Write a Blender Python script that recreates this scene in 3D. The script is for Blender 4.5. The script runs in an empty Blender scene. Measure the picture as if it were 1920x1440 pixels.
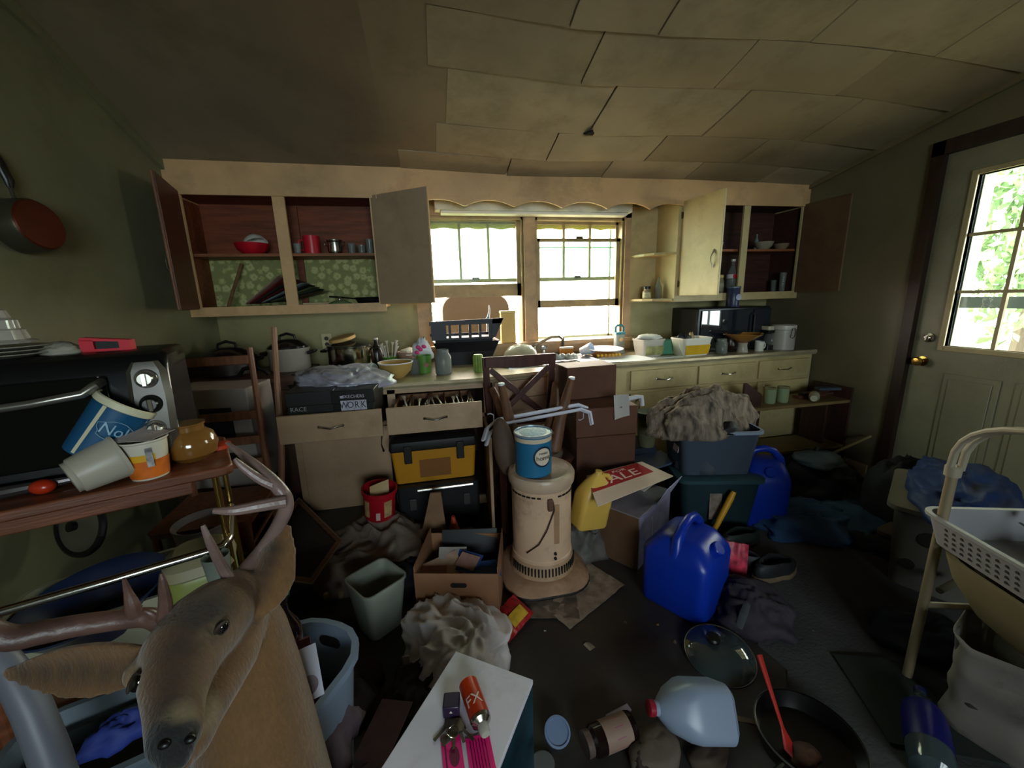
import bpy, math, random
from math import sin, cos, pi, sqrt, radians as rad
from mathutils import Matrix, Vector, Euler, noise
random.seed(7)
SC = bpy.context.scene
COL = SC.collection

# ---------------------------------------------------------------- camera
YAW, PIT, ROL, FPX, H = .1952, .2139, -.0276, 742.3, 1.3937
_f = Vector((sin(YAW)*cos(PIT), cos(YAW)*cos(PIT), -sin(PIT)))
_r = Vector((cos(YAW), -sin(YAW), 0)); _u = _r.cross(_f)
_R = cos(ROL)*_r + sin(ROL)*_u; _U = -sin(ROL)*_r + cos(ROL)*_u
cam = bpy.data.objects.new('camera', bpy.data.cameras.new('camera')); COL.objects.link(cam)
cam.matrix_world = Matrix(((_R.x, _U.x, -_f.x, 0), (_R.y, _U.y, -_f.y, 0), (_R.z, _U.z, -_f.z, H), (0, 0, 0, 1)))
cam.data.sensor_width = 36; cam.data.lens = 36*FPX/1920; cam.data.clip_start = .03
SC.camera = cam

# ---------------------------------------------------------------- world, exposure
w = bpy.data.worlds.new('world'); SC.world = w; w.use_nodes = True
bg = w.node_tree.nodes['Background']; bg.inputs[1].default_value = 26
_n = w.node_tree.nodes; _l = w.node_tree.links; _tc = _n.new('ShaderNodeTexCoord'); _sx = _n.new('ShaderNodeSeparateXYZ'); _l.new(_tc.outputs['Generated'], _sx.inputs[0])
_mr = _n.new('ShaderNodeMapRange'); _mr.inputs['From Min'].default_value = -1; _mr.inputs['From Max'].default_value = 1; _l.new(_sx.outputs['Y'], _mr.inputs[0])
_cr = _n.new('ShaderNodeValToRGB'); _cr.color_ramp.elements[0].color = (.72, .70, .80, 1); _cr.color_ramp.elements[1].color = (1, .83, .68, 1); _l.new(_mr.outputs[0], _cr.inputs[0]); _l.new(_cr.outputs[0], bg.inputs[0])
SC.view_settings.view_transform = 'Standard'; SC.view_settings.look = 'None'
SC.view_settings.exposure = 0.45; SC.view_settings.gamma = 1; SC.view_settings.use_curve_mapping = False
SC.cycles.use_denoising = True; SC.cycles.max_bounces = 10; SC.cycles.diffuse_bounces = 6
SC.cycles.transparent_max_bounces = 12; SC.cycles.caustics_reflective = False; SC.cycles.caustics_refractive = False
SC.cycles.sample_clamp_indirect = 6
def portal(loc, rot, sx, sy):
    l = bpy.data.lights.new('window_portal', 'AREA'); l.shape = 'RECTANGLE'; l.size = sx; l.size_y = sy
    l.cycles.is_portal = True
    o = bpy.data.objects.new('window_portal', l); o.location = loc; o.rotation_euler = rot; COL.objects.link(o)
portal((.38, 3.42, 1.52), (-pi/2, 0, 0), .8, 1.05); portal((1.25, 3.42, 1.52), (-pi/2, 0, 0), .8, 1.05)
portal((3.3, 1.45, 1.5), (0, pi/2, 0), 1.1, .75); portal((.4, -2.84, 1.55), (pi/2, 0, 0), 1.65, 1.25)

# ---------------------------------------------------------------- pixel helpers (work out real positions)
def ray(px, py): return _f + (px-960)/FPX*_R - (py-720)/FPX*_U
def Q(px, py, x=None, y=None, z=None, w=None):
    v = ray(px, py)
    t = x/v.x if x is not None else y/v.y if y is not None else (z-H)/v.z if z is not None else w
    return Vector((0, 0, H)) + t*v
def dep(p): return (Vector(p)-Vector((0, 0, H))).dot(_f)
def sz(n, p): return n*dep(p)/FPX

# ---------------------------------------------------------------- materials
def lin(c):
    if isinstance(c, str):
        c = [int(c[i:i+2], 16)/255 for i in (0, 2, 4)]
        c = [x/12.92 if x <= .04045 else ((x+.055)/1.055)**2.4 for x in c]
    return (*c[:3], 1)
MC = {}
def mat(col, rough=.6, metal=0, var=.18, scale=7, bump=.15, bscale=40, dirt=0, dcol='3a2d20', trans=0, alpha=1, coat=0, spec=.5, stretch=None, emit=0, ior=1.45, sub=0):
    key = (str(col), rough, metal, var, scale, bump, bscale, dirt, dcol, trans, alpha, coat, spec, str(stretch), emit, ior, sub)
    if key in MC: return MC[key]
    m = bpy.data.materials.new('mat_'+(col if isinstance(col, str) else 'c')); m.use_nodes = True; MC[key] = m
    nt = m.node_tree; N = nt.nodes; L = nt.links; b = N['Principled BSDF']
    c = lin(col)
    b.inputs['Base Color'].default_value = c; b.inputs['Roughness'].default_value = rough; b.inputs['Metallic'].default_value = metal
    b.inputs['Transmission Weight'].default_value = trans; b.inputs['Alpha'].default_value = alpha; b.inputs['Coat Weight'].default_value = coat
    b.inputs['Specular IOR Level'].default_value = spec; b.inputs['IOR'].default_value = ior
    if sub: b.inputs['Subsurface Weight'].default_value = sub; b.inputs['Subsurface Radius'].default_value = (.05, .05, .05)
    if emit: b.inputs['Emission Color'].default_value = c; b.inputs['Emission Strength'].default_value = emit
    if not (var or bump or dirt): return m
    tc = N.new('ShaderNodeTexCoord'); src = tc.outputs['Object']
    if stretch:
        mp = N.new('ShaderNodeMapping'); mp.inputs['Scale'].default_value = stretch; L.new(src, mp.inputs[0]); src = mp.outputs[0]
    out = None
    if var:
        n = N.new('ShaderNodeTexNoise'); n.inputs['Scale'].default_value = scale; n.inputs['Detail'].default_value = 5; L.new(src, n.inputs['Vector'])
        r = N.new('ShaderNodeValToRGB'); r.color_ramp.elements[0].position = .3; r.color_ramp.elements[1].position = .7
        r.color_ramp.elements[0].color = tuple(x*(1-var) for x in c[:3])+(1,); r.color_ramp.elements[1].color = tuple(min(1, x*(1+var)) for x in c[:3])+(1,)
        L.new(n.outputs['Fac'], r.inputs[0]); out = r.outputs[0]
    if dirt:
        n = N.new('ShaderNodeTexNoise'); n.inputs['Scale'].default_value = scale*.6+1; n.inputs['Detail'].default_value = 8; n.inputs['Roughness'].default_value = .7; L.new(tc.outputs['Object'], n.inputs['Vector'])
        r = N.new('ShaderNodeValToRGB'); r.color_ramp.elements[0].position = .5; r.color_ramp.elements[1].position = .72
        r.color_ramp.elements[0].color = (0, 0, 0, 1); r.color_ramp.elements[1].color = (dirt, dirt, dirt, 1); L.new(n.outputs['Fac'], r.inputs[0])
        x = N.new('ShaderNodeMixRGB'); L.new(r.outputs[0], x.inputs[0])
        if out: L.new(out, x.inputs[1])
        else: x.inputs[1].default_value = c
        x.inputs[2].default_value = lin(dcol); out = x.outputs[0]
    if out: L.new(out, b.inputs['Base Color'])
    if bump:
        n = N.new('ShaderNodeTexNoise'); n.inputs['Scale'].default_value = bscale; n.inputs['Detail'].default_value = 4; L.new(src, n.inputs['Vector'])
        k = N.new('ShaderNodeBump'); k.inputs['Strength'].default_value = bump; k.inputs['Distance'].default_value = .01; L.new(n.outputs['Fac'], k.inputs['Height']); L.new(k.outputs[0], b.inputs['Normal'])
    return m
def glassm(col='dfeee8', rough=.05, mix=.75, name='glass'):
    key = ('g', col, rough, mix)
    if key in MC: return MC[key]
    m = bpy.data.materials.new(name); m.use_nodes = True; MC[key] = m; nt = m.node_tree; N = nt.nodes; L = nt.links
    b = N['Principled BSDF']; b.inputs['Base Color'].default_value = lin(col); b.inputs['Roughness'].default_value = rough
    t = N.new('ShaderNodeBsdfTransparent'); t.inputs[0].default_value = lin(col)
    x = N.new('ShaderNodeMixShader'); x.inputs[0].default_value = 1-mix
    L.new(t.outputs[0], x.inputs[1]); L.new(b.outputs[0], x.inputs[2]); L.new(x.outputs[0], N['Material Output'].inputs[0])
    return m
def wood(col, rough=.55, var=.35, axis=0, dirt=.3, coat=0):
    s = [9, 9, 9]; s[axis] = .9
    return mat(col, rough, var=var, scale=5, bump=.12, bscale=22, dirt=dirt, dcol='241a12', stretch=tuple(s), coat=coat)
ORD = ['first', 'second', 'third', 'fourth', 'fifth', 'sixth', 'seventh', 'eighth', 'ninth', 'tenth', 'eleventh', 'twelfth', 'thirteenth', 'fourteenth']
PLAIN = dict(var=0, bump=0)

# ---------------------------------------------------------------- mesh builder
class B:
    def __init__(s): s.v = []; s.f = []; s.mi = []; s.k = 0; s.M = None
    def add(s, vs, fs):
        o = len(s.v)
        s.v += [tuple(s.M @ Vector(v)) if s.M else tuple(v) for v in vs]
        s.f += [tuple(i+o for i in f) for f in fs]; s.mi += [s.k]*len(fs); return s
    def at(s, loc=(0, 0, 0), rot=(0, 0, 0), sc=1):
        s.M = Matrix.Translation(loc) @ Euler(rot).to_matrix().to_4x4() @ (Matrix.Scale(sc, 4) if isinstance(sc, (int, float)) else Matrix.Diagonal((*sc, 1))); return s
    def box(s, x0, x1, y0, y1, z0, z1):
        return s.add([(x, y, z) for z in (z0, z1) for y in (y0, y1) for x in (x0, x1)], [(0, 2, 3, 1), (4, 5, 7, 6), (0, 1, 5, 4), (2, 6, 7, 3), (0, 4, 6, 2), (1, 3, 7, 5)])
    def cb(s, c, d): return s.box(c[0]-d[0]/2, c[0]+d[0]/2, c[1]-d[1]/2, c[1]+d[1]/2, c[2]-d[2]/2, c[2]+d[2]/2)
    def loft(s, rings, c0=True, c1=True, close=True):
        n = len(rings[0]); vs = [p for r in rings for p in r]; fs = []
        for i in range(len(rings)-1):
            for j in range(n if close else n-1):
                k = (j+1) % n; fs.append((i*n+j, i*n+k, (i+1)*n+k, (i+1)*n+j))
        if c0: fs.append(tuple(range(n))[::-1])
        if c1: fs.append(tuple((len(rings)-1)*n+j for j in range(n)))
        return s.add(vs, fs)
    def lathe(s, prof, seg=24, c0=True, c1=True, fn=None):
        rings = []
        for r, z in prof:
            ring = []
            for j in range(seg):
                a = 2*pi*j/seg; rr_ = max(r, 1e-4)*(fn(a, z) if fn else 1); ring.append((rr_*cos(a), rr_*sin(a), z))
            rings.append(ring)
        return s.loft(rings, c0, c1)
    def tube(s, pts, r, seg=8, c=True, flat=1):
        pts = [Vector(p) for p in pts]; rings = []; n = len(pts); up = None
        for i, p in enumerate(pts):
            t = (pts[min(i+1, n-1)]-pts[max(i-1, 0)]).normalized()
            if up is None: up = Vector((0, 0, 1)) if abs(t.z) < .9 else Vector((0, 1, 0))
            a = t.cross(up).normalized(); up = a.cross(t).normalized()
            q = r[i] if isinstance(r, (list, tuple)) else r
            rings.append([p+q*(cos(2*pi*j/seg)*a+flat*sin(2*pi*j/seg)*up) for j in range(seg)])
        return s.loft(rings, c, c)
    def prism(s, poly, z0, z1): return s.loft([[(x, y, z0) for x, y in poly], [(x, y, z1) for x, y in poly]])
    def bar(s, a, b, w, h, up=(0, 0, 1)):
        a = Vector(a); b = Vector(b); t = (b-a).normalized(); up = Vector(up)
        if abs(t.dot(up)) > .95: up = Vector((0, 1, 0))
        x = t.cross(up).normalized()*w/2; y = x.cross(t).normalized()*h/2
        return s.loft([[p-x-y, p+x-y, p+x+y, p-x+y] for p in (a, b)])
    def grid(s, fn, nu, nv):
        return s.add([fn(i/nu, j/nv) for j in range(nv+1) for i in range(nu+1)], [(j*(nu+1)+i, j*(nu+1)+i+1, (j+1)*(nu+1)+i+1, (j+1)*(nu+1)+i) for j in range(nv) for i in range(nu)])
    def slab(s, fn, nu, nv, th):
        def up(u, v): p = Vector(fn(u, v)); return (p.x, p.y, p.z)
        a = [Vector(fn(i/nu, j/nv)) for j in range(nv+1) for i in range(nu+1)]; th = Vector(th) if not isinstance(th, (int, float)) else Vector((0, 0, th))
        n = len(a); vs = a+[p-th for p in a]; W = nu+1
        fs = [(j*W+i, j*W+i+1, (j+1)*W+i+1, (j+1)*W+i) for j in range(nv) for i in range(nu)]
        fs += [tuple(k+n for k in f[::-1]) for f in fs]
        for i in range(nu): fs += [(i+1, i, i+n, i+1+n), (nv*W+i, nv*W+i+1, nv*W+i+1+n, nv*W+i+n)]
        for j in range(nv): fs += [(j*W, (j+1)*W, (j+1)*W+n, j*W+n), ((j+1)*W+nu, j*W+nu, j*W+nu+n, (j+1)*W+nu+n)]
        return s.add(vs, fs)
    def ball(s, c, r, nu=16, nv=10):
        r = r if isinstance(r, (tuple, list)) else (r, r, r)
        return s.loft([[(c[0]+r[0]*sin(pi*k/nv)*cos(2*pi*j/nu), c[1]+r[1]*sin(pi*k/nv)*sin(2*pi*j/nu), c[2]-r[2]*cos(pi*k/nv)) for j in range(nu)] for k in [.02]+list(range(1, nv))+[nv-.02]])

def rr(w, d, r, z, n=4, ox=0, oy=0):
    out = []; r = min(r, w/2-.0005, d/2-.0005)
    for cx, cy, a0 in ((w/2-r, d/2-r, 0), (-w/2+r, d/2-r, pi/2), (-w/2+r, -d/2+r, pi), (w/2-r, -d/2+r, 3*pi/2)):
        for k in range(n+1):
            a = a0+pi/2*k/n; out.append((ox+cx+r*cos(a), oy+cy+r*sin(a), z))
    return out
def tub(w, d, h, tp=.85, r=.02, t=.004, rim=.006, b=None, lip=.01):
    """hollow container: w,d at the top; tp = bottom/top ratio"""
    b = b or B()
    return b.loft([rr(w*tp, d*tp, r, 0), rr(w*(1-(1-tp)*.04), d*(1-(1-tp)*.04), r, h-lip), rr(w+rim*2, d+rim*2, r+rim, h-lip), rr(w+rim*2, d+rim*2, r+rim, h), rr(w-2*t, d-2*t, r, h), rr(w*tp-2*t, d*tp-2*t, r, t)])
def cup(r1, r0, h, t=.002, b=None, seg=24, bead=.0):
    b = b or B()
    return b.lathe([(r0, 0), (r1, h-.004), (r1+bead, h-.003), (r1+bead, h), (r1-t, h), (r0-t, t)], seg)
def hbox(w, d, h, t=.004, b=None):
    """open-topped box"""
    b = b or B(); x, y = w/2, d/2
    return b.loft([[(-x, -y, z), (x, -y, z), (x, y, z), (-x, y, z)] for z in (0, h)] + [[(-x+t, -y+t, z), (x-t, -y+t, z), (x-t, y-t, z), (-x+t, y-t, z)] for z in (h, t)])
def crumple(w, d, h, seed=0, amp=.35, fr=3, nu=40, nv=24, flat=.0, b=None):
    """heap of cloth: folded dome with a flat underside"""
    b = b or B(); b.soft = True; o = Vector((seed*3.1, seed*1.7, seed*.9)); rings = []
    for k in range(nv+1):
        t = k/nv; ring = []
        for j in range(nu):
            a = 2*pi*j/nu; ph = t*pi/2
            q = Vector((cos(ph)*cos(a), cos(ph)*sin(a), sin(ph)*1.0))
            wv = Vector((noise.noise(q*fr*.5+o), noise.noise(q*fr*.5+o+Vector((5, 0, 0))), noise.noise(q*fr*.5+o+Vector((0, 7, 0)))))
            fold = 1-2.2*abs(noise.noise((q+wv*.6)*fr*.9+o)); f2 = 1-2.2*abs(noise.noise((q+wv*.4)*fr*1.9+o*2))
            e = 1+amp*(.55*fold+.28*f2-.35)+amp*.5*noise.noise(q*1.4+o)
            e2 = 1+amp*.5*(fold*.6+f2*.3)+amp*.9*noise.noise(q*1.6+o*3)
            ring.append((w/2*q.x*e2, d/2*q.y*e2, max(0, h*sin(ph)**(1-flat)*e)))
        rings.append(ring)
    return b.loft(rings)
def objm(name, b, ms, parent=None, smooth=35, bevel=0, loc=None, rot=None, scale=None, sub=0, solid=0):
    me = bpy.data.meshes.new(name); me.from_pydata(b.v, [], b.f); me.update()
    ms = ms if isinstance(ms, (list, tuple)) else [ms]
    for m in ms: me.materials.append(m)
    if len(ms) > 1:
        me.polygons.foreach_set('material_index', b.mi)
    if getattr(b, 'soft', False): smooth = 180
    if smooth:
        me.shade_smooth()
        if smooth < 180: me.set_sharp_from_angle(angle=rad(smooth))
    o = bpy.data.objects.new(name, me); COL.objects.link(o)
    if parent: o.parent = parent
    if loc is not None: o.location = loc
    if rot is not None: o.rotation_euler = rot
    if scale is not None: o.scale = scale if not isinstance(scale, (int, float)) else (scale,)*3
    if bevel:
        m = o.modifiers.new('bevel', 'BEVEL'); m.width = bevel; m.segments = 2; m.limit_method = 'ANGLE'; m.angle_limit = rad(40)
    if solid: m = o.modifiers.new('solid', 'SOLIDIFY'); m.thickness = solid; m.offset = 0
    if sub: m = o.modifiers.new('sub', 'SUBSURF'); m.levels = sub; m.render_levels = sub
    return o
def tag(o, label, cat, group=None, kind=None):
    if label: o['label'] = label
    if cat: o['category'] = cat
    if group: o['group'] = group
    if kind: o['kind'] = kind
    return o
def thing(name, label, cat, loc=(0, 0, 0), rot=0, group=None, scale=None):
    o = bpy.data.objects.new(name, None); COL.objects.link(o); o.location = loc; o.empty_display_size = .05
    o.rotation_euler = rot if isinstance(rot, (tuple, list, Euler)) else (0, 0, rot)
    if scale: o.scale = (scale,)*3 if isinstance(scale, (int, float)) else scale
    return tag(o, label, cat, group)
def solo(name, label, cat, b, m, loc=None, rot=0, group=None, **k):
    o = objm(name, b, m, loc=loc, rot=rot if isinstance(rot, (tuple, list, Euler)) else (0, 0, rot), **k)
    return tag(o, label, cat, group)
def struct(name, b, m, parent=None, **k):
    o = objm(name, b, m, parent, **k)
    if not parent: o['kind'] = 'structure'
    return o
def text(s, size, ext=.0005, warp=None, align='CENTER'):
    """lettering as mesh data in the XY plane, optionally bent by warp(x, y, z)"""
    c = bpy.data.curves.new('t', 'FONT'); c.body = s; c.size = size; c.extrude = ext; c.align_x = align; c.align_y = 'CENTER'; c.resolution_u = 2
    o = bpy.data.objects.new('t', c); COL.objects.link(o); dg = bpy.context.evaluated_depsgraph_get(); me = o.evaluated_get(dg).to_mesh()
    b = B(); b.add([warp(*v.co) if warp else tuple(v.co) for v in me.vertices], [tuple(p.vertices) for p in me.polygons])
    o.to_mesh_clear(); bpy.data.objects.remove(o); bpy.data.curves.remove(c); return b
def cylwarp(r, z0=0, a0=-pi/2, k=0):
    """bend flat lettering round an upright cylinder facing -y"""
    return lambda x, y, z: ((r+z+k*y)*cos(a0+x/r), (r+z+k*y)*sin(a0+x/r), z0+y)
def copy_tree(o, parent=None):
    c = o.copy(); COL.objects.link(c)
    if parent: c.parent = parent
    for ch in list(o.children): copy_tree(ch, c)
    return c
def aimf(d, loc, facing=None):
    z = Vector(d).normalized(); q = (Vector((0, 0, H))-Vector(loc)) if facing is None else Vector(facing); y = -(q-z*q.dot(z)).normalized(); x = y.cross(z)
    return Matrix((x, y, z)).transposed().to_euler()
def aim(d, roll=0): return (Vector(d).to_track_quat('Z', 'Y').to_matrix() @ Matrix.Rotation(roll, 3, 'Z')).to_euler()
# ================================================================ the room
XL, XR, YW, YF = -1.517, 3.12, 3.27, 2.951
def zc(x, y):
    k = .2+.23*max(0, min(1, (-x-.1)/1.3))
    z = 2.25+k*(YF-y); return z if z < 2.52 else 2.52+.3*(1-math.exp(-(z-2.52)/.3)) if z < 9 else 9
# wall paint, old pale green gone grimy
WALLG = mat('757255', .62, var=.12, scale=3, bump=.05, bscale=60, dirt=.45, dcol='57513a')
WALLR = mat('665e48', .45, var=.12, scale=3, bump=.05, bscale=60, dirt=.4, dcol='5a5038')
CAB = mat('caa273', .5, var=.14, scale=4, bump=.08, bscale=50, dirt=.4, dcol='6a5233')
CABR = mat('bba878', .48, var=.14, scale=4, bump=.08, bscale=50, dirt=.4, dcol='6e5f3c')
CABIN = wood('74381a', .6, axis=0)
TRIMW = mat('b9a886', .5, var=.14, scale=6, bump=.06, dirt=.45, dcol='6e5a3c')
CHROME = mat('c8c4bc', .18, 1, var=0, bump=.05)
BRASS = mat('b08d4a', .25, 1, var=.1, bump=.05)
DARKW = wood('3a1f16', .45)
GL = glassm('e8f4f0', .03, .93)

fl = B().grid(lambda u, v: (XL-.2+(XR-XL+.4)*u, -2.8+6.2*v, 0), 8, 8)
struct('floor', fl, mat('34302d', .55, var=.4, scale=2.2, bump=.3, bscale=18, dirt=.7, dcol='4a3a2c'), smooth=0)
ce = B().slab(lambda u, v: (XL-.15+(XR-XL+.3)*u, -2.9+6.3*v, zc(XL+(XR-XL)*u, -2.9+6.3*v)+.002), 30, 40, -.05)
CEILM = mat('84745e', .7, var=.12, scale=2, bump=.12, bscale=12, dirt=.5, dcol='5b5036')
ceiling = struct('ceiling', ce, CEILM, smooth=0)
# staggered fibreboard tiles, sagging a little, with open joints
rows = [(1.42, 1.765), (1.765, 2.055), (2.055, 2.445), (2.445, 2.725), (2.725, 2.95)]
seams = [[.05, .63, 1.02, 1.75, 2.46, 3.12], [.06, .79, 1.5, 2.23, 3.12], [.15, .985, 1.72, 2.44, 3.12], [.1, .81, 1.495, 2.205, 3.12], [-.13, .58, 1.28, 1.95, 2.6, 3.12]]
tilem = [mat(c, .7, var=.14, scale=3, bump=.12, bscale=12, dirt=.5, dcol='5a4f36') for c in ('968870', '8f8169', '887a62', '9c8f77')]
rnd = random.Random(3)
for ri, ((y0, y1), xs) in enumerate(zip(rows, seams)):
    for i in range(len(xs)-1):
        x0, x1 = xs[i], xs[i+1]; sag = rnd.uniform(.004, .016); tilt = rnd.uniform(-.004, .008); yo = .015*sin((x0+ri)*2.1)
        def fn(u, v, x0=x0, x1=x1, y0=y0, y1=y1, sag=sag, tilt=tilt, i=i, ri=ri):
            x = x0+.0035+(x1-x0-.007)*u; g = .025*sin(x*1.9+.6)*(0 if ri == 4 else 1); g0 = .025*sin(x*1.9+.6)*(0 if ri == 0 else 1)
            y = (y0+.003+g0)*(1-v)+(y1-.003+g)*v
            return (x, y, zc(x, y)-(.014 if i else .0015+.0125*u)-sag*(1-(2*v-1)**2)*(.4+.6*sin(pi*u))*(1 if i else u)-(.012*max(0, v-.75)*4*(.5+.5*sin(x*2.3))-tilt*(u-.5))*(1 if i else u*.8))
        objm('ceiling_tile', B().slab(fn, 8, 5, -.01), tilem[rnd.randrange(4)], ceiling, smooth=60)
# a hole knocked through where four tiles meet
objm('hole', B().at((.985, 2.43, zc(.985, 2.43)-.036)).lathe([(.0, .0), (.026, .001), (.03, .01)], 9, fn=lambda a, z: 1+.3*sin(3*a)), mat('0b0806', .9), ceiling)

def wall_back():
    b = B(); y0, y1 = YW, YW+.14; T = 2.9
    b.box(XL-.14, .0, y0, y1, 0, T); b.box(1.64, XR+.14, y0, y1, 0, T); b.box(0, 1.64, y0, y1, 0, 1.03); b.box(0, 1.64, y0, y1, 2.02, T); b.box(.765, .875, y0, y1, 1.03, 2.02)
    return b
struct('wall_back', wall_back(), mat('9c9468', .6, var=.12, scale=3, bump=.05, bscale=60, dirt=.45, dcol='635a3e'), smooth=0)
struct('wall_left', B().box(XL-.14, XL, -2.9, YW, 0, 3.1), WALLG, smooth=0)
DY0, DY1, DT = 1.13, 2.08, 2.2
wr = B(); wr.box(XR, XR+.14, DY1, YW, 0, 3.1).box(XR, XR+.14, -2.9, DY0, 0, 3.1).box(XR, XR+.14, DY0, DY1, DT, 3.1)
struct('wall_right', wr, WALLR, smooth=0)
wb = B(); RX0, RX1, RZ0, RZ1 = -.4, 1.2, .95, 2.15
wb.box(XL-.14, RX0, -2.84, -2.7, 0, 3.1).box(RX1, XR+.14, -2.84, -2.7, 0, 3.1).box(RX0, RX1, -2.84, -2.7, 0, RZ0).box(RX0, RX1, -2.84, -2.7, RZ1, 3.1)
struct('wall_rear', wb, WALLG, smooth=0)
def crownbar(x0, x1, x, n, m):
    b = B()
    for k in range(8):
        a = x0+(x1-x0)*k/8; c = x0+(x1-x0)*(k+1)/8
        b.bar((x, a, zc(x, a)-.03), (x, c, zc(x, c)-.03), .02, .05)
    struct(n, b, m, smooth=0)
crownbar(-2.6, 2.95, XL+.012, 'trim_1', WALLG); crownbar(-2.6, 2.95, XR-.012, 'trim_2', mat('6f6248', .5))
struct('baseboard_right', B().box(XR-.014, XR, DY1+.1, 2.95, 0, .1), TRIMW)

# ---- back windows
def sash(W, x0, x1, z0, z1, y, rails=(.035, .035, .035), mun=0, m=TRIMW):
    s = objm('sash', B().box(x0, x0+rails[0], y, y+.03, z0, z1).box(x1-rails[0], x1, y, y+.03, z0, z1).box(x0, x1, y, y+.03, z0, z0+rails[1]).box(x0, x1, y, y+.03, z1-rails[2], z1), m, W, smooth=0)
    xs = [x0+rails[0]+(x1-x0-2*rails[0])*k/(mun+1) for k in range(mun+2)]
    for k in range(mun): objm('muntin', B().cb((xs[k+1], y+.015, (z0+z1)/2), (.020, .02, z1-z0-.02)), m, s, smooth=0)
    for k in range(mun+1): objm('pane', B().box(xs[k]+.004, xs[k+1]-.004, y+.014, y+.017, z0+rails[1]-.003, z1-rails[2]+.003), GL, s, smooth=0)
    return s
SASHM = mat('a08a60', .5, var=.2, dirt=.4)
for n, (x0, x1, zz) in enumerate(((-.005, .77, (1.41, 2.02)), (.87, 1.645, (1.305, 1.865)))):
    W = bpy.data.objects.new('window_%d' % (n+1), None); COL.objects.link(W); W['kind'] = 'structure'
    # casing and jambs
    objm('window_frame', B().box(x0, x0+.018, YW+.0, YW+.14, 1.03, 2.02).box(x1-.018, x1, YW, YW+.14, 1.03, 2.02).box(x0, x1, YW, YW+.14, 2.0, 2.02), SASHM, W, smooth=0)
    sash(W, x0+.018, x1-.018, 1.525, 2.0, YW+.075, (.02, .03, .02), 2, SASHM)
    sash(W, x0+.018, x1-.018, zz[0], zz[1], YW+.035, (.03, .06 if n else .1, .025), 0, SASHM)
    # sash locks
    for z, y in ((1.545, YW+.07), (zz[1]-.005, YW+.03)):
        if n == 0 and z > 1.9: continue
        objm('sash_lock', B().at(((x0+x1)/2, y, z)).prism([(-.03, -.01), (.03, -.01), (.012, .008), (-.012, .008)], 0, .02), mat('5a4a34', .4, .7), W)
    # sun-faded fabric valance seen through the top panes
    objm('faded_shade', B().slab(lambda u, v: (x0+.02+(x1-x0-.04)*u, YW+.125+.004*sin(u*40), 2.0-v*(.05+.006*sin(u*25))), 30, 3, (0, .002, 0)), mat('d8b84a', .8, var=.15, bump=0), W)
    # storm-window rails outside
    objm('storm_frame', B().box(x0, x1, YW+.145, YW+.165, 1.03, 1.05).box(x1-.06, x1-.045, YW+.145, YW+.165, 1.03, 2.02).box(x0, x1, YW+.145, YW+.165, 1.8, 1.812) if n else B().box(x0, x0+.02, YW+.145, YW+.165, 1.03, 2.02), mat('9fb0ae', .5), W)
W1 = B().box(-.10, -.003, YW-.02, YW, 1.0, 2.07).box(.772, .868, YW-.02, YW, 1.03, 2.06).box(1.648, 1.72, YW-.02, YW, 1.0, 2.06).box(-.1, 1.72, YW-.02, YW, 2.02, 2.09)
struct('trim_3', W1, mat('b3936c', .5, var=.15, dirt=.4), smooth=0)
struct('trim_4', B().box(-.12, 1.74, YW-.07, YW+.03, 1.0, 1.03).box(-.1, 1.72, YW-.03, YW, .93, 1.0), mat('b3936c', .5, var=.15, dirt=.4), smooth=0)
# ---- rear window (behind the camera; the microwave mirrors it)
W = bpy.data.objects.new('window_3', None); COL.objects.link(W); W['kind'] = 'structure'
sash(W, RX0, RX1, RZ0, RZ1, -2.79, (.06, .06, .06), 2); objm('meeting_rail', B().box(RX0, RX1, -2.8, -2.75, 1.53, 1.58), TRIMW, W)

# ---- right door
D = bpy.data.objects.new('door_1', None); COL.objects.link(D); D['kind'] = 'structure'
DM = mat('77735c', .45, var=.12, scale=4, dirt=.35, dcol='4d4630')
gy0, gy1, gz0, gz1 = 1.245, 1.885, 1.027, 2.014
x0 = XR+.02; x1 = XR+.065
dp = B().box(x0, x1, DY0+.01, gy0, .02, DT-.03).box(x0, x1, gy1, DY1-.03, .02, DT-.03).box(x0, x1, gy0, gy1, .02, gz0).box(x0, x1, gy0, gy1, gz1, DT-.03)
objm('door_panel', dp, DM, D, smooth=0)
for (a, c) in ((gy0+.03, gy0+.29), (gy1-.29, gy1-.03)):
    for z0, z1 in ((.18, .86),):
        objm('raised_panel', B().box(x0-.008, x0, a, c, z0, z1).box(x0-.014, x0-.008, a+.03, c-.03, z0+.03, z1-.03), DM, D, bevel=.004)
GF = mat('a09068', .5, var=.1)
objm('lite_frame', B().box(x0-.012, x1+.01, gy0-.03, gy0, gz0-.03, gz1+.03).box(x0-.012, x1+.01, gy1, gy1+.03, gz0-.03, gz1+.03).box(x0-.012, x1+.01, gy0, gy1, gz0-.03, gz0).box(x0-.012, x1+.01, gy0, gy1, gz1, gz1+.03), GF, D, bevel=.003)
for k in (1, 2):
    y = gy1-(gy1-gy0)*k/3; objm('muntin', B().box(x0+.01, x0+.03, y-.009, y+.009, gz0, gz1), GF, D, smooth=0)
    z = gz0+(gz1-gz0)*k/3; objm('muntin', B().box(x0+.012, x0+.028, gy0, gy1, z-.009, z+.009), GF, D, smooth=0)
for i in range(3):
    for k in range(3):
        ya = gy0+(gy1-gy0)*i/3; za = gz0+(gz1-gz0)*k/3
        objm('pane', B().box(x0+.018, x0+.021, ya+.004, ya+(gy1-gy0)/3-.004, za+.004, za+(gz1-gz0)/3-.004), GL, D, smooth=0)
kp = Q(1728, 677, x=XR+.01)
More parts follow.
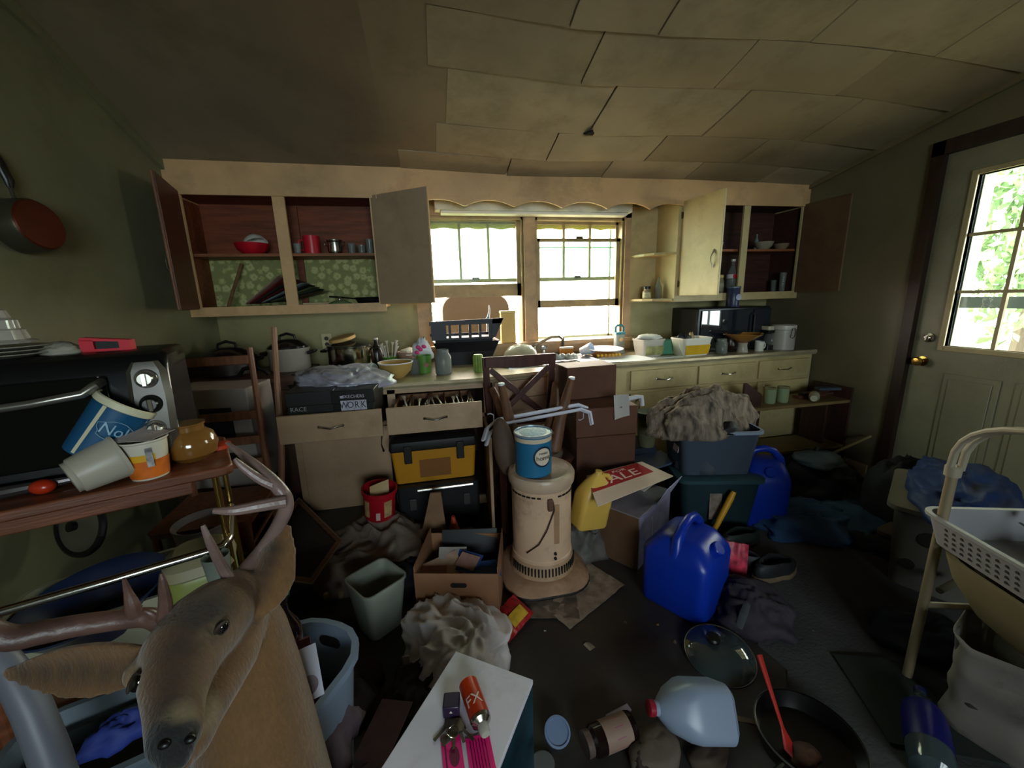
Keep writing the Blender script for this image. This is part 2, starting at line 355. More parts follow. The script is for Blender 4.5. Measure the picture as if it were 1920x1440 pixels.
for nm, p, mm in (('door_knob', kp, BRASS), ('deadbolt', Q(1741, 633, x=XR+.01), CHROME)):
    b = B(); b.M = Matrix.Translation((XR+.02, p.y, p.z)) @ Euler((0, -pi/2, 0)).to_matrix().to_4x4()
    if nm == 'door_knob': b.lathe([(.032, 0), (.032, .006), (.012, .01), (.011, .03), (.025, .036), (.028, .05), (.022, .062), (.004, .065)], 20)
    else: b.lathe([(.03, 0), (.03, .012), (.014, .016), (.014, .026), (.002, .027)], 20).cb((0, 0, .03), (.03, .008, .012))
    objm(nm, b, mm, D)
struct('trim_5', B().box(XR-.02, XR+.1, DY1-.03, DY1+.035, 0, DT+.05).box(XR-.02, XR+.1, DY0-.04, DY0+.01, 0, DT+.05).box(XR-.02, XR+.1, DY0-.04, DY1+.035, DT-.03, DT+.05), wood('2c1a12', .45, axis=2), smooth=0)
# ---- outside
GR = mat('7f7459', .9, var=.4, scale=1.5, bump=.6, bscale=8)
struct('lawn', B().grid(lambda u, v: (-14+34*u, -10+30*v, -.35-.0*u), 10, 10), GR, smooth=0)
struct('porch_post', B().box(3.45, 3.56, 2.05, 2.16, -.35, 2.6).box(3.45, 3.56, .7, .8, -.35, 2.6).box(3.45, 3.56, -1, 3.0, 2.5, 2.65), mat('9fb39a', .6, var=.1))
struct('door_light_blocker', B().box(3.3, 5.6, -2, 4, 2.66, 2.75), mat('8a8672', .7))  # unseen overhead slab, added to cut the daylight coming through the door
struct('porch_rail', B().box(3.44, 3.5, -1, 2.2, 1.25, 1.32), mat('65757d', .6))
def bush(name, label, loc, r, n, seed, col, cat='bush'):
    rn = random.Random(seed); T = thing(name, label, cat, loc, group='greenery outside the house')
    objm('trunk', B().tube([(0, 0, -.02), (.05, 0, r*.5), (0, .04, r)], [r*.07, r*.05, r*.02], 8), wood('4a3b2a', axis=2), T)
    b = B()
    for i in range(n):
        d = Vector((rn.gauss(0, 1), rn.gauss(0, 1), rn.gauss(0, 1))).normalized()*r*(rn.random()**.4)*(.75+.25*sin(i))
        c = Vector((d.x, d.y, r*1.15+d.z*1.1)); s = r*rn.uniform(.03, .06); e = Euler((rn.uniform(0, 6), rn.uniform(0, 6), rn.uniform(0, 6))).to_matrix()
        b.add([c+e @ Vector(q)*s for q in ((-1, 0, 0), (0, -.5, .1), (1, 0, 0), (0, .5, .1))], [(0, 1, 2, 3)])
    o = objm('foliage', b, mat(col, .8, var=.4, bump=0), T, smooth=0); o['kind'] = 'stuff'
bush('leafy_bush', 'pale green leafy bush outside the window above the sink', (-.3, 8.2, -.35), .95, 1400, 1, 'b5cf9a')
bush('leafy_tree', 'tall broad tree on the lawn beyond the door glass', (10.5, 5.2, -.35), 2.6, 4200, 2, '7f9a6a', 'tree')
bush('leafy_tree', 'smaller tree further along the lawn beyond the door glass', (11.5, 1.0, -.35), 2.2, 3000, 3, '87a070', 'tree')
struct('threshold', B().box(XR-.01, XR+.14, DY0, DY1, -.01, .022), mat('4a3a2a', .5), smooth=0)
# ================================================================ upper cabinets
def pull(parent, loc, rot, L=.1, m=CHROME):
    b = B(); pts = [(-L/2, 0, 0), (-L*.42, -.006, 0), (-L*.2, -.018, -.004), (0, -.021, -.006), (L*.2, -.018, -.004), (L*.42, -.006, 0), (L/2, 0, 0)]
    b.tube(pts, [.009, .006, .004, .0035, .004, .006, .009], 8); b.ball((-L/2, 0, 0), (.012, .003, .008), 8, 6); b.ball((L/2, 0, 0), (.012, .003, .008), 8, 6)
    return objm('handle', b, m, parent, loc=loc, rot=rot)
ZT, ZB, ZR = 2.064, 1.387, 1.327
zz = 2.3
# long header board above both cabinets and the scalloped window valance
b = B(); n = 60
struct('trim_6', B().slab(lambda u, v: (XL+(XR-XL)*u, YF-.012, zc(XL+(XR-XL)*u, YF)+.02-v*(zc(XL+(XR-XL)*u, YF)+.02-ZT+.0)), 20, 1, (0, -.02, 0)), CAB, smooth=0)
val = []
X0v, X1v = -.30, 1.955; pitch = .35
bb = B(); N = 130; top = []; bot = []
for i in range(N+1):
    x = X0v+(X1v-X0v)*i/N; ph = ((x-X0v+.12) % pitch)/pitch; bot.append((x, 2.016+.044*sin(pi*ph)**.8))
bb.loft([[(x, YF-.034, z) for x, z in bot]+[(x, YF-.034, 2.085) for x, z in bot[::-1]], [(x, YF-.016, z) for x, z in bot]+[(x, YF-.016, 2.085) for x, z in bot[::-1]]])
solo('scalloped_valance', 'tan scalloped wooden valance board running above the two sink windows', 'valance', bb, CAB, smooth=0)
T = thing('light_fixture', 'white tube light housing mounted behind the scalloped board over the windows', 'light fixture', (.86, 3.17, 2.035))
objm('housing', B().box(-.78, .78, -.05, .06, .0, .075), mat('d9d8c4', .5, dirt=.2), T, bevel=.008)
objm('diffuser', B().box(-.74, .74, -.045, .05, -.022, .0), mat('ecebe0', .3, **PLAIN), T, bevel=.008)

FLOR = bpy.data.materials.new('floral'); FLOR.use_nodes = True
def floral():
    nt = FLOR.node_tree; N = nt.nodes; L = nt.links; p = N['Principled BSDF']; p.inputs['Roughness'].default_value = .7
    tc = N.new('ShaderNodeTexCoord'); v = N.new('ShaderNodeTexVoronoi'); v.inputs['Scale'].default_value = 17; v.inputs['Randomness'].default_value = .6; L.new(tc.outputs['Object'], v.inputs['Vector'])
    nz = N.new('ShaderNodeTexNoise'); nz.inputs['Scale'].default_value = 60; L.new(tc.outputs['Object'], nz.inputs['Vector'])
    ad = N.new('ShaderNodeMath'); ad.operation = 'MULTIPLY_ADD'; L.new(nz.outputs['Fac'], ad.inputs[0]); ad.inputs[1].default_value = .5; L.new(v.outputs['Distance'], ad.inputs[2])
    r = N.new('ShaderNodeValToRGB'); L.new(ad.outputs[0], r.inputs[0]); e = r.color_ramp.elements
    e[0].position = .3; e[0].color = lin('9c9e5c'); e[1].position = .46; e[1].color = lin('bcbb84')
    a = e.new(.62); a.color = lin('b0b070'); a = e.new(.75); a.color = lin('848850')
    L.new(r.outputs[0], p.inputs['Base Color'])
floral()
def carcass(name, label, x0, x1, div, back_low, shelf_z, m_out, m_in, doorspec):
    T = thing(name, label, 'cabinet', ((x0+x1)/2, YF, ZB)); ox = -(x0+x1)/2; D_ = YW-YF-.005
    f = lambda x: x+ox
    zt = ZT-ZB
    objm('side_panel', B().box(f(x0), f(x0)+.018, .018, D_, -.03, zt+.02), m_out, T, smooth=0)
    objm('side_panel', B().box(f(x1)-.018, f(x1), .018, D_, -.03, zt+.02), m_out, T, smooth=0)
    objm('side_lining', B().box(f(x0)+.018, f(x0)+.021, .02, D_-.012, 0, zt).box(f(x1)-.021, f(x1)-.018, .02, D_-.012, 0, zt), m_in, T, smooth=0)
    objm('bottom_panel', B().box(f(x0)+.018, f(x1)-.018, .018, D_, -.022, 0), m_in, T, smooth=0)
    objm('top_panel', B().box(f(x0)+.018, f(x1)-.018, .018, D_, zt+.01, zt+.025), m_in, T, smooth=0)
    objm('back_panel', B().box(f(x0)+.018, f(x1)-.018, D_-.012, D_, shelf_z if back_low else 0, zt+.01), m_in, T, smooth=0)
    if back_low: objm('papered_back', B().box(f(x0)+.018, f(x1)-.018, D_-.012, D_, 0, shelf_z), FLOR, T, smooth=0)
    objm('shelf', B().box(f(x0)+.02, f(x1)-.02, .05, D_-.012, shelf_z-.009, shelf_z+.009), wood('8a5230'), T, smooth=0)
    fr = B().box(f(x0), f(div[0]), 0, .018, ZR-ZB, zt).box(f(div[1]), f(div[2]), 0, .018, 0, zt).box(f(div[3]), f(x1), 0, .018, ZR-ZB, zt).box(f(div[0]), f(div[3]), 0, .018, ZR-ZB, 0)
    objm('face_frame', fr, m_out, T, smooth=0)
    objm('back_stile', B().box(f((div[1]+div[2])/2)-.02, f((div[1]+div[2])/2)+.025, D_-.03, D_-.012, 0, zt), m_in, T, smooth=0)
    for hx, wd, ang, side, mo, mi in doorspec:      # hinge x, width, opening angle, which way it closes
        d = bpy.data.objects.new('door', None); COL.objects.link(d); d.parent = T; d.location = (f(hx), -.002, 0); d.rotation_euler = (0, 0, ang)
        # closed: runs along +x (side 1) or -x (side -1); the outside face looks to -y
        X = wd*side
        o = objm('door_leaf', B().box(min(0, X), max(0, X), -.018, -.005, -.012, zt+.02), mo, d, smooth=0, bevel=.003)
        objm('door_inside', B().box(min(0, X)+.004, max(0, X)-.004, -.005, .0, -.008, zt+.016), mi, d, smooth=0)
        pull(d, (X*.86, -.02, zt*.36), (0, pi/2, 0), .11)
        for z in (.08, zt-.08): objm('hinge', B().box(-.012, .012, -.022, -.017, z-.022, z+.022).at((0, -.02, z)).lathe([(.005, -.025), (.005, .025)], 8), mat('4a3c2a', .4, .8), d)
    return T
carcass('wall_cabinet', 'tan upper wall cabinet with green floral paper inside and both doors swung open', XL+.003, -.30, (-1.447, -.938, -.866, -.3455), True, 1.715-ZB, CAB, CABIN,
        [(-1.452, .445, -1.30, 1, wood('6b4023', .5, axis=2), wood('5a2b18', .5, axis=2)), (-.340, .45, pi-rad(35), -1, CAB, mat('a58d70', .5, var=.1, scale=4, dirt=.3))])
carcass('wall_cabinet', 'tan upper wall cabinet with dark shelves beside the exterior door wall', 1.96, XR-.003, (2.0, 2.522, 2.58, 3.076), False, 1.73-ZB, CABR, wood('42241a', .6),
        [(1.985, .40, -rad(83), 1, CABR, mat('b5a57c', .5, var=.1, scale=4, dirt=.3)), (3.082, .37, rad(93), -1, mat('70583c', .55, var=.15, dirt=.3), mat('5e4630', .55, var=.15, dirt=.3))])
# open corner shelves beside the window
T = thing('corner_shelf_unit', 'cream rounded open end shelves between the window and right cabinet', 'shelf', (1.95, 3.26, ZR))
objm('side_panel', B().box(-.012, .008, -.31, 0, 0, .78), CABR, T, smooth=0)
objm('back_panel', B().box(-.25, -.012, -.012, 0, 0, .78), CABR, T, smooth=0)
for z in (.01, .37):
    poly = [(-.012, -.012), (-.012, -.30), (-.10, -.295), (-.17, -.25), (-.215, -.17), (-.235, -.08), (-.24, -.012)]
    objm('shelf', B().prism(poly, z, z+.018), CABR, T, smooth=0)

# ================================================================ base cabinets and worktop
def yc(x):
    P = [(-1.5, 2.42), (.25, 2.42), (1.2, 2.62), (3.12, 2.70)]
    for (a, b_), (c, d) in zip(P, P[1:]):
        if x <= c: return b_+(d-b_)*(x-a)/(c-a)
    return 2.7
WT = mat('9c9272', .35, var=.25, scale=9, bump=.05, dirt=.5, dcol='5d5236')
pts = [-.46, .25, .62]; pr = [1.18, 2.0, 3.115]
top = B()
front = [-.46, .25, 1.2, 3.115]
top.prism([(x, yc(x)) for x in front]+[(3.115, YW-.006), (-.46, YW-.006)], .872, .91)
o = solo('worktop', 'long grimy laminate worktop with metal edging below the windows', 'worktop', top, WT, smooth=0)
objm('edge_strip', B().tube([(x, yc(x)-.003, .893) for x in front], .006, 4, flat=2.6), mat('b8a888', .35, .4, dirt=.3), o, smooth=0)
objm('backsplash', B().box(-.44, 3.1, YW-.028, YW-.004, .91, .99), mat('8a7452', .4, dirt=.4), o, smooth=0)
SINKM = mat('b8bcc0', .25, .9, var=.1, scale=10, dirt=.2)
T = thing('sink', 'stainless steel kitchen sink set in the worktop under the windows', 'sink', (.86, 2.93, .9105))
objm('rim', B().loft([rr(.78, .48, .05, 0), rr(.78, .48, .05, .010), rr(.72, .42, .05, .012), rr(.70, .40, .05, .002)], False, False), SINKM, T)
objm('basin', B().loft([rr(.70, .40, .05, .004), rr(.66, .36, .05, -.02+.02), rr(.60, .30, .04, .001)], False, True), SINKM, T)
# faucet
p = Q(1005, 668, z=.915)
T = thing('faucet', 'chrome kitchen faucet with long spout behind the wooden chair', 'faucet', (p.x, 3.2, .9105))
objm('base', B().loft([rr(.2, .05, .02, 0), rr(.2, .05, .02, .02), rr(.17, .035, .015, .028)]).lathe([(.02, .02), (.018, .07), (.022, .09)], 16), CHROME, T)
objm('spout', B().tube([(0, 0, .09), (.05, -.03, .12), (.12, -.1, .165), (.17, -.14, .17), (.19, -.16, .15)], .011, 10), CHROME, T)
for s in (-1, 1): objm('handle', B().at((s*.08, 0, .02)).lathe([(.012, 0), (.01, .03), (.024, .04), (.026, .055), (.015, .068)], 12, fn=lambda a, z: 1+.1*cos(5*a)), mat('cfd6da', .1, .6, **PLAIN), T)
objm('sprayer', B().at((.24, -.02, .015)).lathe([(.018, 0), (.012, .03), (.011, .10), (.014, .14), (.004, .145)], 12), mat('2c2420', .4), T)

def drawerfront(T, x0, x1, y0, y1, z0, z1, m):
    "front board between two points of the cabinet face"
    L = Vector((x1-x0, y1-y0, 0)); a = math.atan2(L.y, L.x); l = L.length
    d = objm('drawer_front', B().box(0, l, -.018, 0, z0, z1), m, T, loc=(x0, y0, 0), rot=(0, 0, a), bevel=.004)
    pull(d, (l/2, -.02, (z0+z1)/2), (0, 0, 0), .12)
    return d
# right run
R0 = 1.2
T = thing('base_cabinet', 'yellowed base cabinet with three chrome handled drawers at the right end', 'cabinet')
def seg(x0, x1, dy=0): return x0, yc(x0)+.02+dy, x1, yc(x1)+.02+dy
b = B()
b.prism([(R0, yc(R0)+.03), (3.11, yc(3.11)+.03), (3.11, YW-.01), (R0, YW-.01)], .08, .870)
objm('body', b, CABR, T, smooth=0)
objm('toe_kick', B().prism([(R0+.02, yc(R0)+.10), (3.1, yc(3.1)+.10), (3.1, yc(3.1)+.12), (R0+.02, yc(R0)+.12)], 0, .08), mat('3a2c1c', .6), T, smooth=0)
for x0, x1 in ((1.42, 1.985), (2.005, 2.54), (2.57, 3.07)):
    a = seg(x0, x1, .008); drawerfront(T, a[0], a[2], a[1], a[3], .695, .842, CABR)
for x0, x1 in ((1.42, 1.985), (2.005, 2.54), (2.57, 3.07)):
    a = seg(x0, x1, .008); L = Vector((a[2]-a[0], a[3]-a[1], 0)); d = objm('door', B().box(0, L.length, -.018, 0, .13, .67), CABR, T, loc=(a[0], a[1], 0), rot=(0, 0, math.atan2(L.y, L.x)), bevel=.004)
    pull(d, (L.length*.12, -.02, .58), (0, pi/2, 0), .1)
# sink run in the middle: plank doors
SM = mat('a08068', .5, var=.12, scale=4, dirt=.4)
T = thing('base_cabinet', 'pinkish tan sink base cabinet with horizontal boards behind the X-back chair', 'cabinet')
objm('body', B().prism([(.36, yc(.36)+.03), (R0-.01, yc(R0)+.03), (R0-.01, YW-.01), (.36, YW-.01)], .08, .870), SM, T, smooth=0)
for k in range(6):
    z = .12+k*.125; a = (.37, yc(.37)+.02, R0-.02, yc(R0-.02)+.02); L = Vector((a[2]-a[0], a[3]-a[1], 0))
    objm('board', B().box(0, L.length, -.012, .01, z, z+.121), SM, T, loc=(a[0], a[1], 0), rot=(0, 0, math.atan2(L.y, L.x)), bevel=.003)
# left run: carcass open at the front, two pulled drawers
T = thing('base_cabinet', 'tan base cabinet left of the sink with two drawers pulled right out', 'cabinet')
LX0, LX1, LY = -.84, .34, 2.45
CL = mat('a98a6c', .5, var=.12, scale=4, dirt=.4, dcol='6a5233')
objm('side_panel', B().box(LX0, LX0+.018, LY, YW-.01, 0, .87), CL, T, smooth=0)
objm('side_panel', B().box(LX1-.018, LX1, LY, YW-.01, 0, .87), CL, T, smooth=0)
objm('side_panel', B().box(-.275, -.257, LY, YW-.01, 0, .87), CL, T, smooth=0)
objm('back_panel', B().box(LX0, LX1, YW-.03, YW-.015, 0, .87), wood('4a2c1c'), T, smooth=0)
objm('bottom_panel', B().box(LX0, LX1, LY, YW-.03, .09, .11), wood('4a2c1c'), T, smooth=0)
objm('top_panel', B().box(LX0, -.46, LY-.01, YW-.02, .855, .872), wood('4a2c1c'), T, smooth=0)
fr = B().box(LX0, LX0+.05, LY-.018, LY, .0, .87).box(-.29, -.245, LY-.018, LY, 0, .87).box(LX1-.045, LX1, LY-.018, LY, 0, .87).box(LX0, LX1, LY-.018, LY, .845, .87).box(LX0, LX1, LY-.018, LY, .655, .68).box(LX0, LX1, LY-.018, LY, .05, .11)
objm('face_frame', fr, CL, T, smooth=0)
d = objm('door', B().box(0, .50, -.018, 0, .10, .655), CL, T, loc=(-.80, LY-.02, 0), bevel=.004); pull(d, (.46, -.02, .55), (0, pi/2, 0), .1)
d = objm('door', B().box(0, .42, -.018, 0, .10, .655), CL, T, loc=(.30, LY-.02, 0), rot=(0, 0, -rad(93)), bevel=.004)
for x0, x1, yy in ((-.80, -.29, 2.13), (-.268, .245, 2.13)):
    d = bpy.data.objects.new('drawer', None); COL.objects.link(d); d.parent = T; d.location = (x0, yy, .69)
    w_ = x1-x0
    f_ = objm('drawer_front', B().box(0, w_, -.018, 0, 0, .15), CL, d, bevel=.004)
    objm('handle', B().tube([(w_/2-.06, -.018, .08), (w_/2-.05, -.026, .08), (w_/2, -.045, .072), (w_/2+.05, -.026, .08), (w_/2+.06, -.018, .08)], [.009, .006, .004, .006, .009], 8), CHROME, d)
    objm('drawer_box', B().box(.03, .042, 0, .42, .005, .12).box(w_-.042, w_-.03, 0, .42, .005, .12).box(.042, w_-.042, .408, .42, .005, .12).box(.042, w_-.042, 0, .408, .005, .012), wood('8a5a38', axis=1), d, smooth=0)
# wall outlet
p = Q(613, 640, y=YW-.004)
T = thing('outlet', 'ivory double power outlet on the green wall above the worktop', 'outlet', p)
objm('plate', B().box(-.037, .037, -.006, 0, -.058, .058), mat('c2b48a', .4), T, bevel=.003)
for z in (-.022, .022):
    s = objm('socket', B().at((0, -.006, z), (pi/2, 0, 0)).lathe([(.016, 0), (.016, .002)], 12), mat('3a3226', .5), T)
# ================================================================ things inside the upper cabinets
STEEL = mat('b8b4a8', .22, 1, var=.1, bump=.05); BLK = mat('121110', .35, var=.1, bump=.05); BLKM = mat('15130f', .6, var=.2)
WHT = mat('d8d4c8', .4, var=.06, bump=.03, dirt=.15, dcol='7d6f58'); CREAM = mat('cbb27c', .4, var=.1, dirt=.2)
CLR = glassm('c4c8c0', .04, .8); RED = mat('b01523', .35, var=.1, bump=.03)
SH1, SH2 = 1.725, 1.74
def bowl(name, label, loc, r, h, m, group=None, rot=0, base=.5, t=.004, cat='bowl', inner=None):
    b = B().lathe([(r*base, 0), (r*.86, h*.45), (r, h), (r-t, h), (r*.84-t, h*.47), (r*base-t, t*1.5)], 28)
    o = solo(name, label, cat, b, m, loc, rot, group)
    if inner: objm('rim', B().lathe([(r-t*.5, h-.004), (r+.002, h-.002), (r+.002, h+.004), (r-t*1.5, h+.003)], 28, False, False), inner, o)
    return o
bowl('bowl', 'red bowl on the left cabinet shelf holding a white bowl', (-1.14, 3.08, SH1), .105, .07, RED)
bowl('bowl', 'small white bowl tipped inside the red bowl', (-1.13, 3.08, SH1+.05), .075, .055, WHT, rot=(.35, pi-.4, 0))
bpy.context.scene.objects[-1].location.z += .06
def mug(name, label, loc, r, h, m, rot=0, cat='mug'):
    T = thing(name, label, cat, loc, rot)
    objm('body', cup(r, r*.94, h, .003), m, T)
    objm('handle', B().tube([(r*.95, 0, h*.8), (r*1.5, 0, h*.75), (r*1.65, 0, h*.5), (r*1.45, 0, h*.25), (r*.95, 0, h*.2)], .005, 8), m, T)
    return T
p = Q(578, 463, z=SH1)
mug('mug', 'tall red mug on the upper shelf behind the centre stile', (-.76, 3.05, SH1), .052, .115, mat('c02030', .35, **PLAIN), rot=pi)
T = thing('sugar_pot', 'shiny two-handled steel pot beside the red mug', 'pot', (-.615, 3.06, SH1))
objm('body', B().lathe([(.04, 0), (.046, .02), (.045, .075), (.052, .082), (.052, .09), (.043, .088), (.04, .01)], 24), STEEL, T)
for s in (-1, 1): objm('handle', B().tube([(s*.045, 0, .075), (s*.065, 0, .078), (s*.066, 0, .06), (s*.045, 0, .05)], .004, 6), STEEL, T)
def tumbler(label, loc, r, h, m=CLR, group=None, name='drinking_glass', cat='glass'):
    return solo(name, label, cat, B().lathe([(r*.8, 0), (r, h), (r-.002, h), (r*.8-.002, .006)], 20), m, loc, group=group)
g = 'clear glasses on the left cabinet shelf'
tumbler('clear drinking glass next to the steel pot in the cabinet', (-.51, 3.08, SH1), .03, .07, group=g)
tumbler('short clear glass between two others on the cabinet shelf', (-.44, 3.05, SH1), .028, .055, group=g)
tumbler('tall clear glass nearest the open flat door on the shelf', (-.39, 3.09, SH1), .03, .10, group=g)
tumbler('small clear glass at the end of the shelf beside the red mug', (-.84, 3.0, SH1), .025, .06, group=g)
# slanted stack of trays and papers, green walled corner
rn = random.Random(5)
tc_ = ['a88a78', '7a2f2c', '3a3530', '5a2222', '8d9a9a', '2c2a28', '66704c', '3c4a3a', '4a3a2c']
for i, c in enumerate(tc_):
    solo('serving_tray', ['pale pink tray outermost', 'dark red tray second', 'black tray third', 'maroon tray fourth', 'grey steel tray fifth', 'charcoal tray sixth', 'olive tray seventh', 'dark green tray eighth', 'brown tray innermost'][i]+' in the slanted stack in the left cabinet', 'tray',
         B().loft([rr(.26, .20, .03, 0), rr(.30, .24, .03, .008), rr(.29, .23, .03, .008), rr(.255, .195, .03, .003)]), mat(c, .35, var=.1, bump=.03), (-1.08+i*.028, 3.09, ZB+.10-.006*i), (0, -rad(38-3.2*i), 0), 'slanted stack of trays in the left cabinet')
solo('wooden_rod', 'thin wooden stick leaning in the dark left corner of the cabinet', 'stick', B().tube([(-1.32, 3.02, ZB+.002), (-1.27, 3.2, ZB+.29)], .01, 8), wood('7a5a3a', axis=2))
T = thing('frying_pan', 'black frying pan on the cabinet floor by the floral paper', 'pan', (-.42, 3.08, ZB), rot=rad(190))
objm('pan_body', B().lathe([(.085, 0), (.105, .04), (.102, .04), (.083, .004)], 28), BLK, T); objm('handle', B().tube([(.10, 0, .032), (.2, 0, .045), (.27, 0, .05)], [.008, .01, .012], 8, flat=.6), BLK, T)
T = thing('pan_cover', 'green glass pot lid lying beside the frying pan in the cabinet', 'lid', (-.615, 3.02, ZB))
objm('glass', B().lathe([(.075, 0), (.078, .004), (.04, .02), (.0, .026)], 24), mat('5c7a52', .15, var=.1, bump=0, spec=.7), T); objm('knob', B().at((0, 0, .024)).lathe([(.006, 0), (.006, .01), (.014, .016), (.0, .024)], 12), STEEL, T)
solo('cutting_board', 'thin pale board lying flat on the left cabinet floor', 'board', B().box(-.13, .13, -.08, .08, 0, .012), wood('b7a27a'), (-.73, 3.10, ZB), bevel=.004)

# right cabinet contents
def jar(name, label, loc, r, h, body, lid=None, lidm=None, lbl=None, rot=0, neck=.8, cat='jar', fill=None, group=None, lh=.02):
    T = thing(name, label, cat, loc, rot, group)
    objm('jar_body', B().lathe([(r*.9, 0), (r, h*.05), (r, h*.72), (r*neck, h*.86), (r*neck, h), (r*neck-.003, h), (r*neck-.003, h*.86), (r-.004, h*.7), (r-.004, .006)], 24), body, T)
    if fill: objm('contents', B().lathe([(r-.006, .008), (r-.006, h*fill[1]), (r*.3, h*fill[1]+.01)], 20), fill[0], T)
    if lidm: objm('lid', B().at((0, 0, h-.004)).lathe([(r*neck+.002, 0), (r*neck+.003, lh), (r*neck-.002, lh+.003)], 24), lidm, T)
    if lbl: objm('paper_label', B().lathe([(r+.001, h*.12), (r+.001, h*.62)], 24, False, False), lbl, T)
    return T
def bottle(name, label, loc, r, h, m, lidm=None, lbl=None, rot=0, cat='bottle', group=None, l0=.25, l1=.5):
    T = thing(name, label, cat, loc, rot, group)
    objm('bottle_body', B().lathe([(r*.85, 0), (r, h*.04), (r, h*.52), (r*.85, h*.62), (r*.36, h*.8), (r*.30, h*.94), (r*.34, h*.95), (r*.34, h), (r*.22, h)], 24), m, T)
    if lidm: objm('cap', B().at((0, 0, h*.95)).lathe([(r*.38, 0), (r*.38, h*.06), (r*.3, h*.065)], 16), lidm, T)
    if lbl: objm('paper_label', B().lathe([(r+.001, h*l0), (r+.001, h*l1)], 24, False, False), lbl, T)
    return T
SB = ZB
p = lambda px, py, y, z: (Q(px, py, y=y).x, y, z)
jar('spice_jar', 'small dark jar hidden behind the open cabinet door', p(1330, 552, 3.05, 0)[:2]+(SB,), .032, .11, mat('4a4a38', .3, **PLAIN), lidm=BLK)
jar('spice_jar', 'olive jar with yellow lid in the right cabinet', p(1347, 552, 3.02, 0)[:2]+(SB,), .035, .13, mat('7c7450', .3, var=.2, bump=0), lidm=mat('b9a050', .4), lbl=mat('8b8a66', .5))
T = bottle('soda_bottle', 'clear plastic soda bottle with red and white label in the right cabinet', p(1370, 550, 3.03, 0)[:2]+(SB,), .045, .27, CLR, lidm=WHT, lbl=mat('c8c4c8', .4, **PLAIN), l0=.44, l1=.56)
objm('logo', B().at((-.012, -.046, .135), (pi/2, 0, 0)).lathe([(.018, 0), (.018, .002)], 16), RED, T)
tumbler('tall clear glass standing at the right of the dark cabinet', p(1465, 545, 3.05, 0)[:2]+(SB,), .028, .16)
tumbler('faint clear glass in the far dark corner of the cabinet', p(1450, 545, 3.15, 0)[:2]+(SB,), .03, .10)
bowl('glass_dish', 'stacked pale glass dish on the right cabinet upper shelf', p(1432, 458, 3.05, 0)[:2]+(SH2,), .075, .06, mat('8e8672', .25, var=.1, bump=0, dirt=.2))
bowl('glass_dish', 'tan dish at the end of the right cabinet upper shelf', p(1465, 458, 3.08, 0)[:2]+(SH2,), .06, .05, mat('83705a', .35, var=.1, bump=0))
bowl('glass_dish', 'pale bowl behind the open door on the upper shelf', p(1340, 460, 3.1, 0)[:2]+(SH2,), .07, .06, mat('8e8c80', .25, **PLAIN))
bottle('small_bottle', 'tiny blue grey bottle on the right cabinet upper shelf', p(1418, 458, 3.1, 0)[:2]+(SH2,), .018, .13, mat('70807e', .2, **PLAIN))
# corner shelf jars
z0 = ZR+.028
q = Q(1195, 562, z=z0)
jar('vitamin_jar', 'small brown supplement jar with black lid on the rounded shelf', (1.80, 3.13, z0), .035, .085, mat('8c7a5e', .3, **PLAIN), lidm=BLK, lbl=mat('b8b090', .5, var=.4, scale=40, bump=0), neck=.75)
bottle('glass_bottle', 'slim clear glass bottle on the rounded shelf by the window', (1.885, 3.10, z0), .03, .17, CLR)

# ================================================================ window ledge and outside
T = thing('porch_chair', 'brown upholstered chair back seen through the lower left window pane', 'chair', (.42, 3.78, -.35), 0)
CH = mat('2c231e', .7, var=.15, scale=5)
objm('backrest', B().at((0, 0, 1.53), (pi/2, 0, 0)).loft([rr(.62, .5, .14, z, 6) for z in (-.04, -.02)]+[rr(.64, .52, .14, 0, 6)]+[rr(.62, .5, .14, z, 6) for z in (.02, .04)]), CH, T)
for s in (-1, 1): objm('leg', B().box(s*.26-.02, s*.26+.02, -.02, .02, 0, 1.35), wood('5a3a26', axis=2), T)
for s in (-1, 1): objm('leg', B().box(s*.26-.02, s*.26+.02, .4, .44, 0, .8), wood('5a3a26', axis=2), T)
objm('seat', B().loft([rr(.6, .5, .06, z, 4, 0, .22) for z in (.78, .8, .86, .88)]), CH, T)
T = thing('yellow_carton', 'tall yellow beige carton standing on the window ledge', 'box', (.62, 3.245, 1.031))
objm('carton', B().box(-.06, .06, -.03, .03, 0, .24), mat('c9a55a', .5, var=.15, scale=5), T, bevel=.004); objm('lid', B().box(-.064, .064, -.034, .034, .24, .262), mat('d6bf80', .5), T, bevel=.004)
T = thing('bottle_brush', 'pale blue handled bottle brush standing upright in the window', 'brush', (.455, 3.235, 1.031))
objm('stand', B().lathe([(.022, 0), (.02, .05), (.014, .14), (.018, .17)], 16), mat('c8d4dc', .4), T)
objm('handle', B().tube([(0, 0, .15), (.0, 0, .2), (.015, 0, .27), (.012, 0, .31)], [.016, .012, .006, .004], 10), mat('a8bccb', .4), T)
objm('bristles', B().at((0, 0, .15)).lathe([(.012, 0), (.02, .03), (.018, .06), (.008, .07)], 14), mat('7d98a0', .8), T)
# ================================================================ worktop, from the left
WZ = .9105
def wt(px, py, y=None):
    v = Q(px, py, z=WZ) if y is None else Vector((Q(px, py, y=y).x, y, WZ)); return v
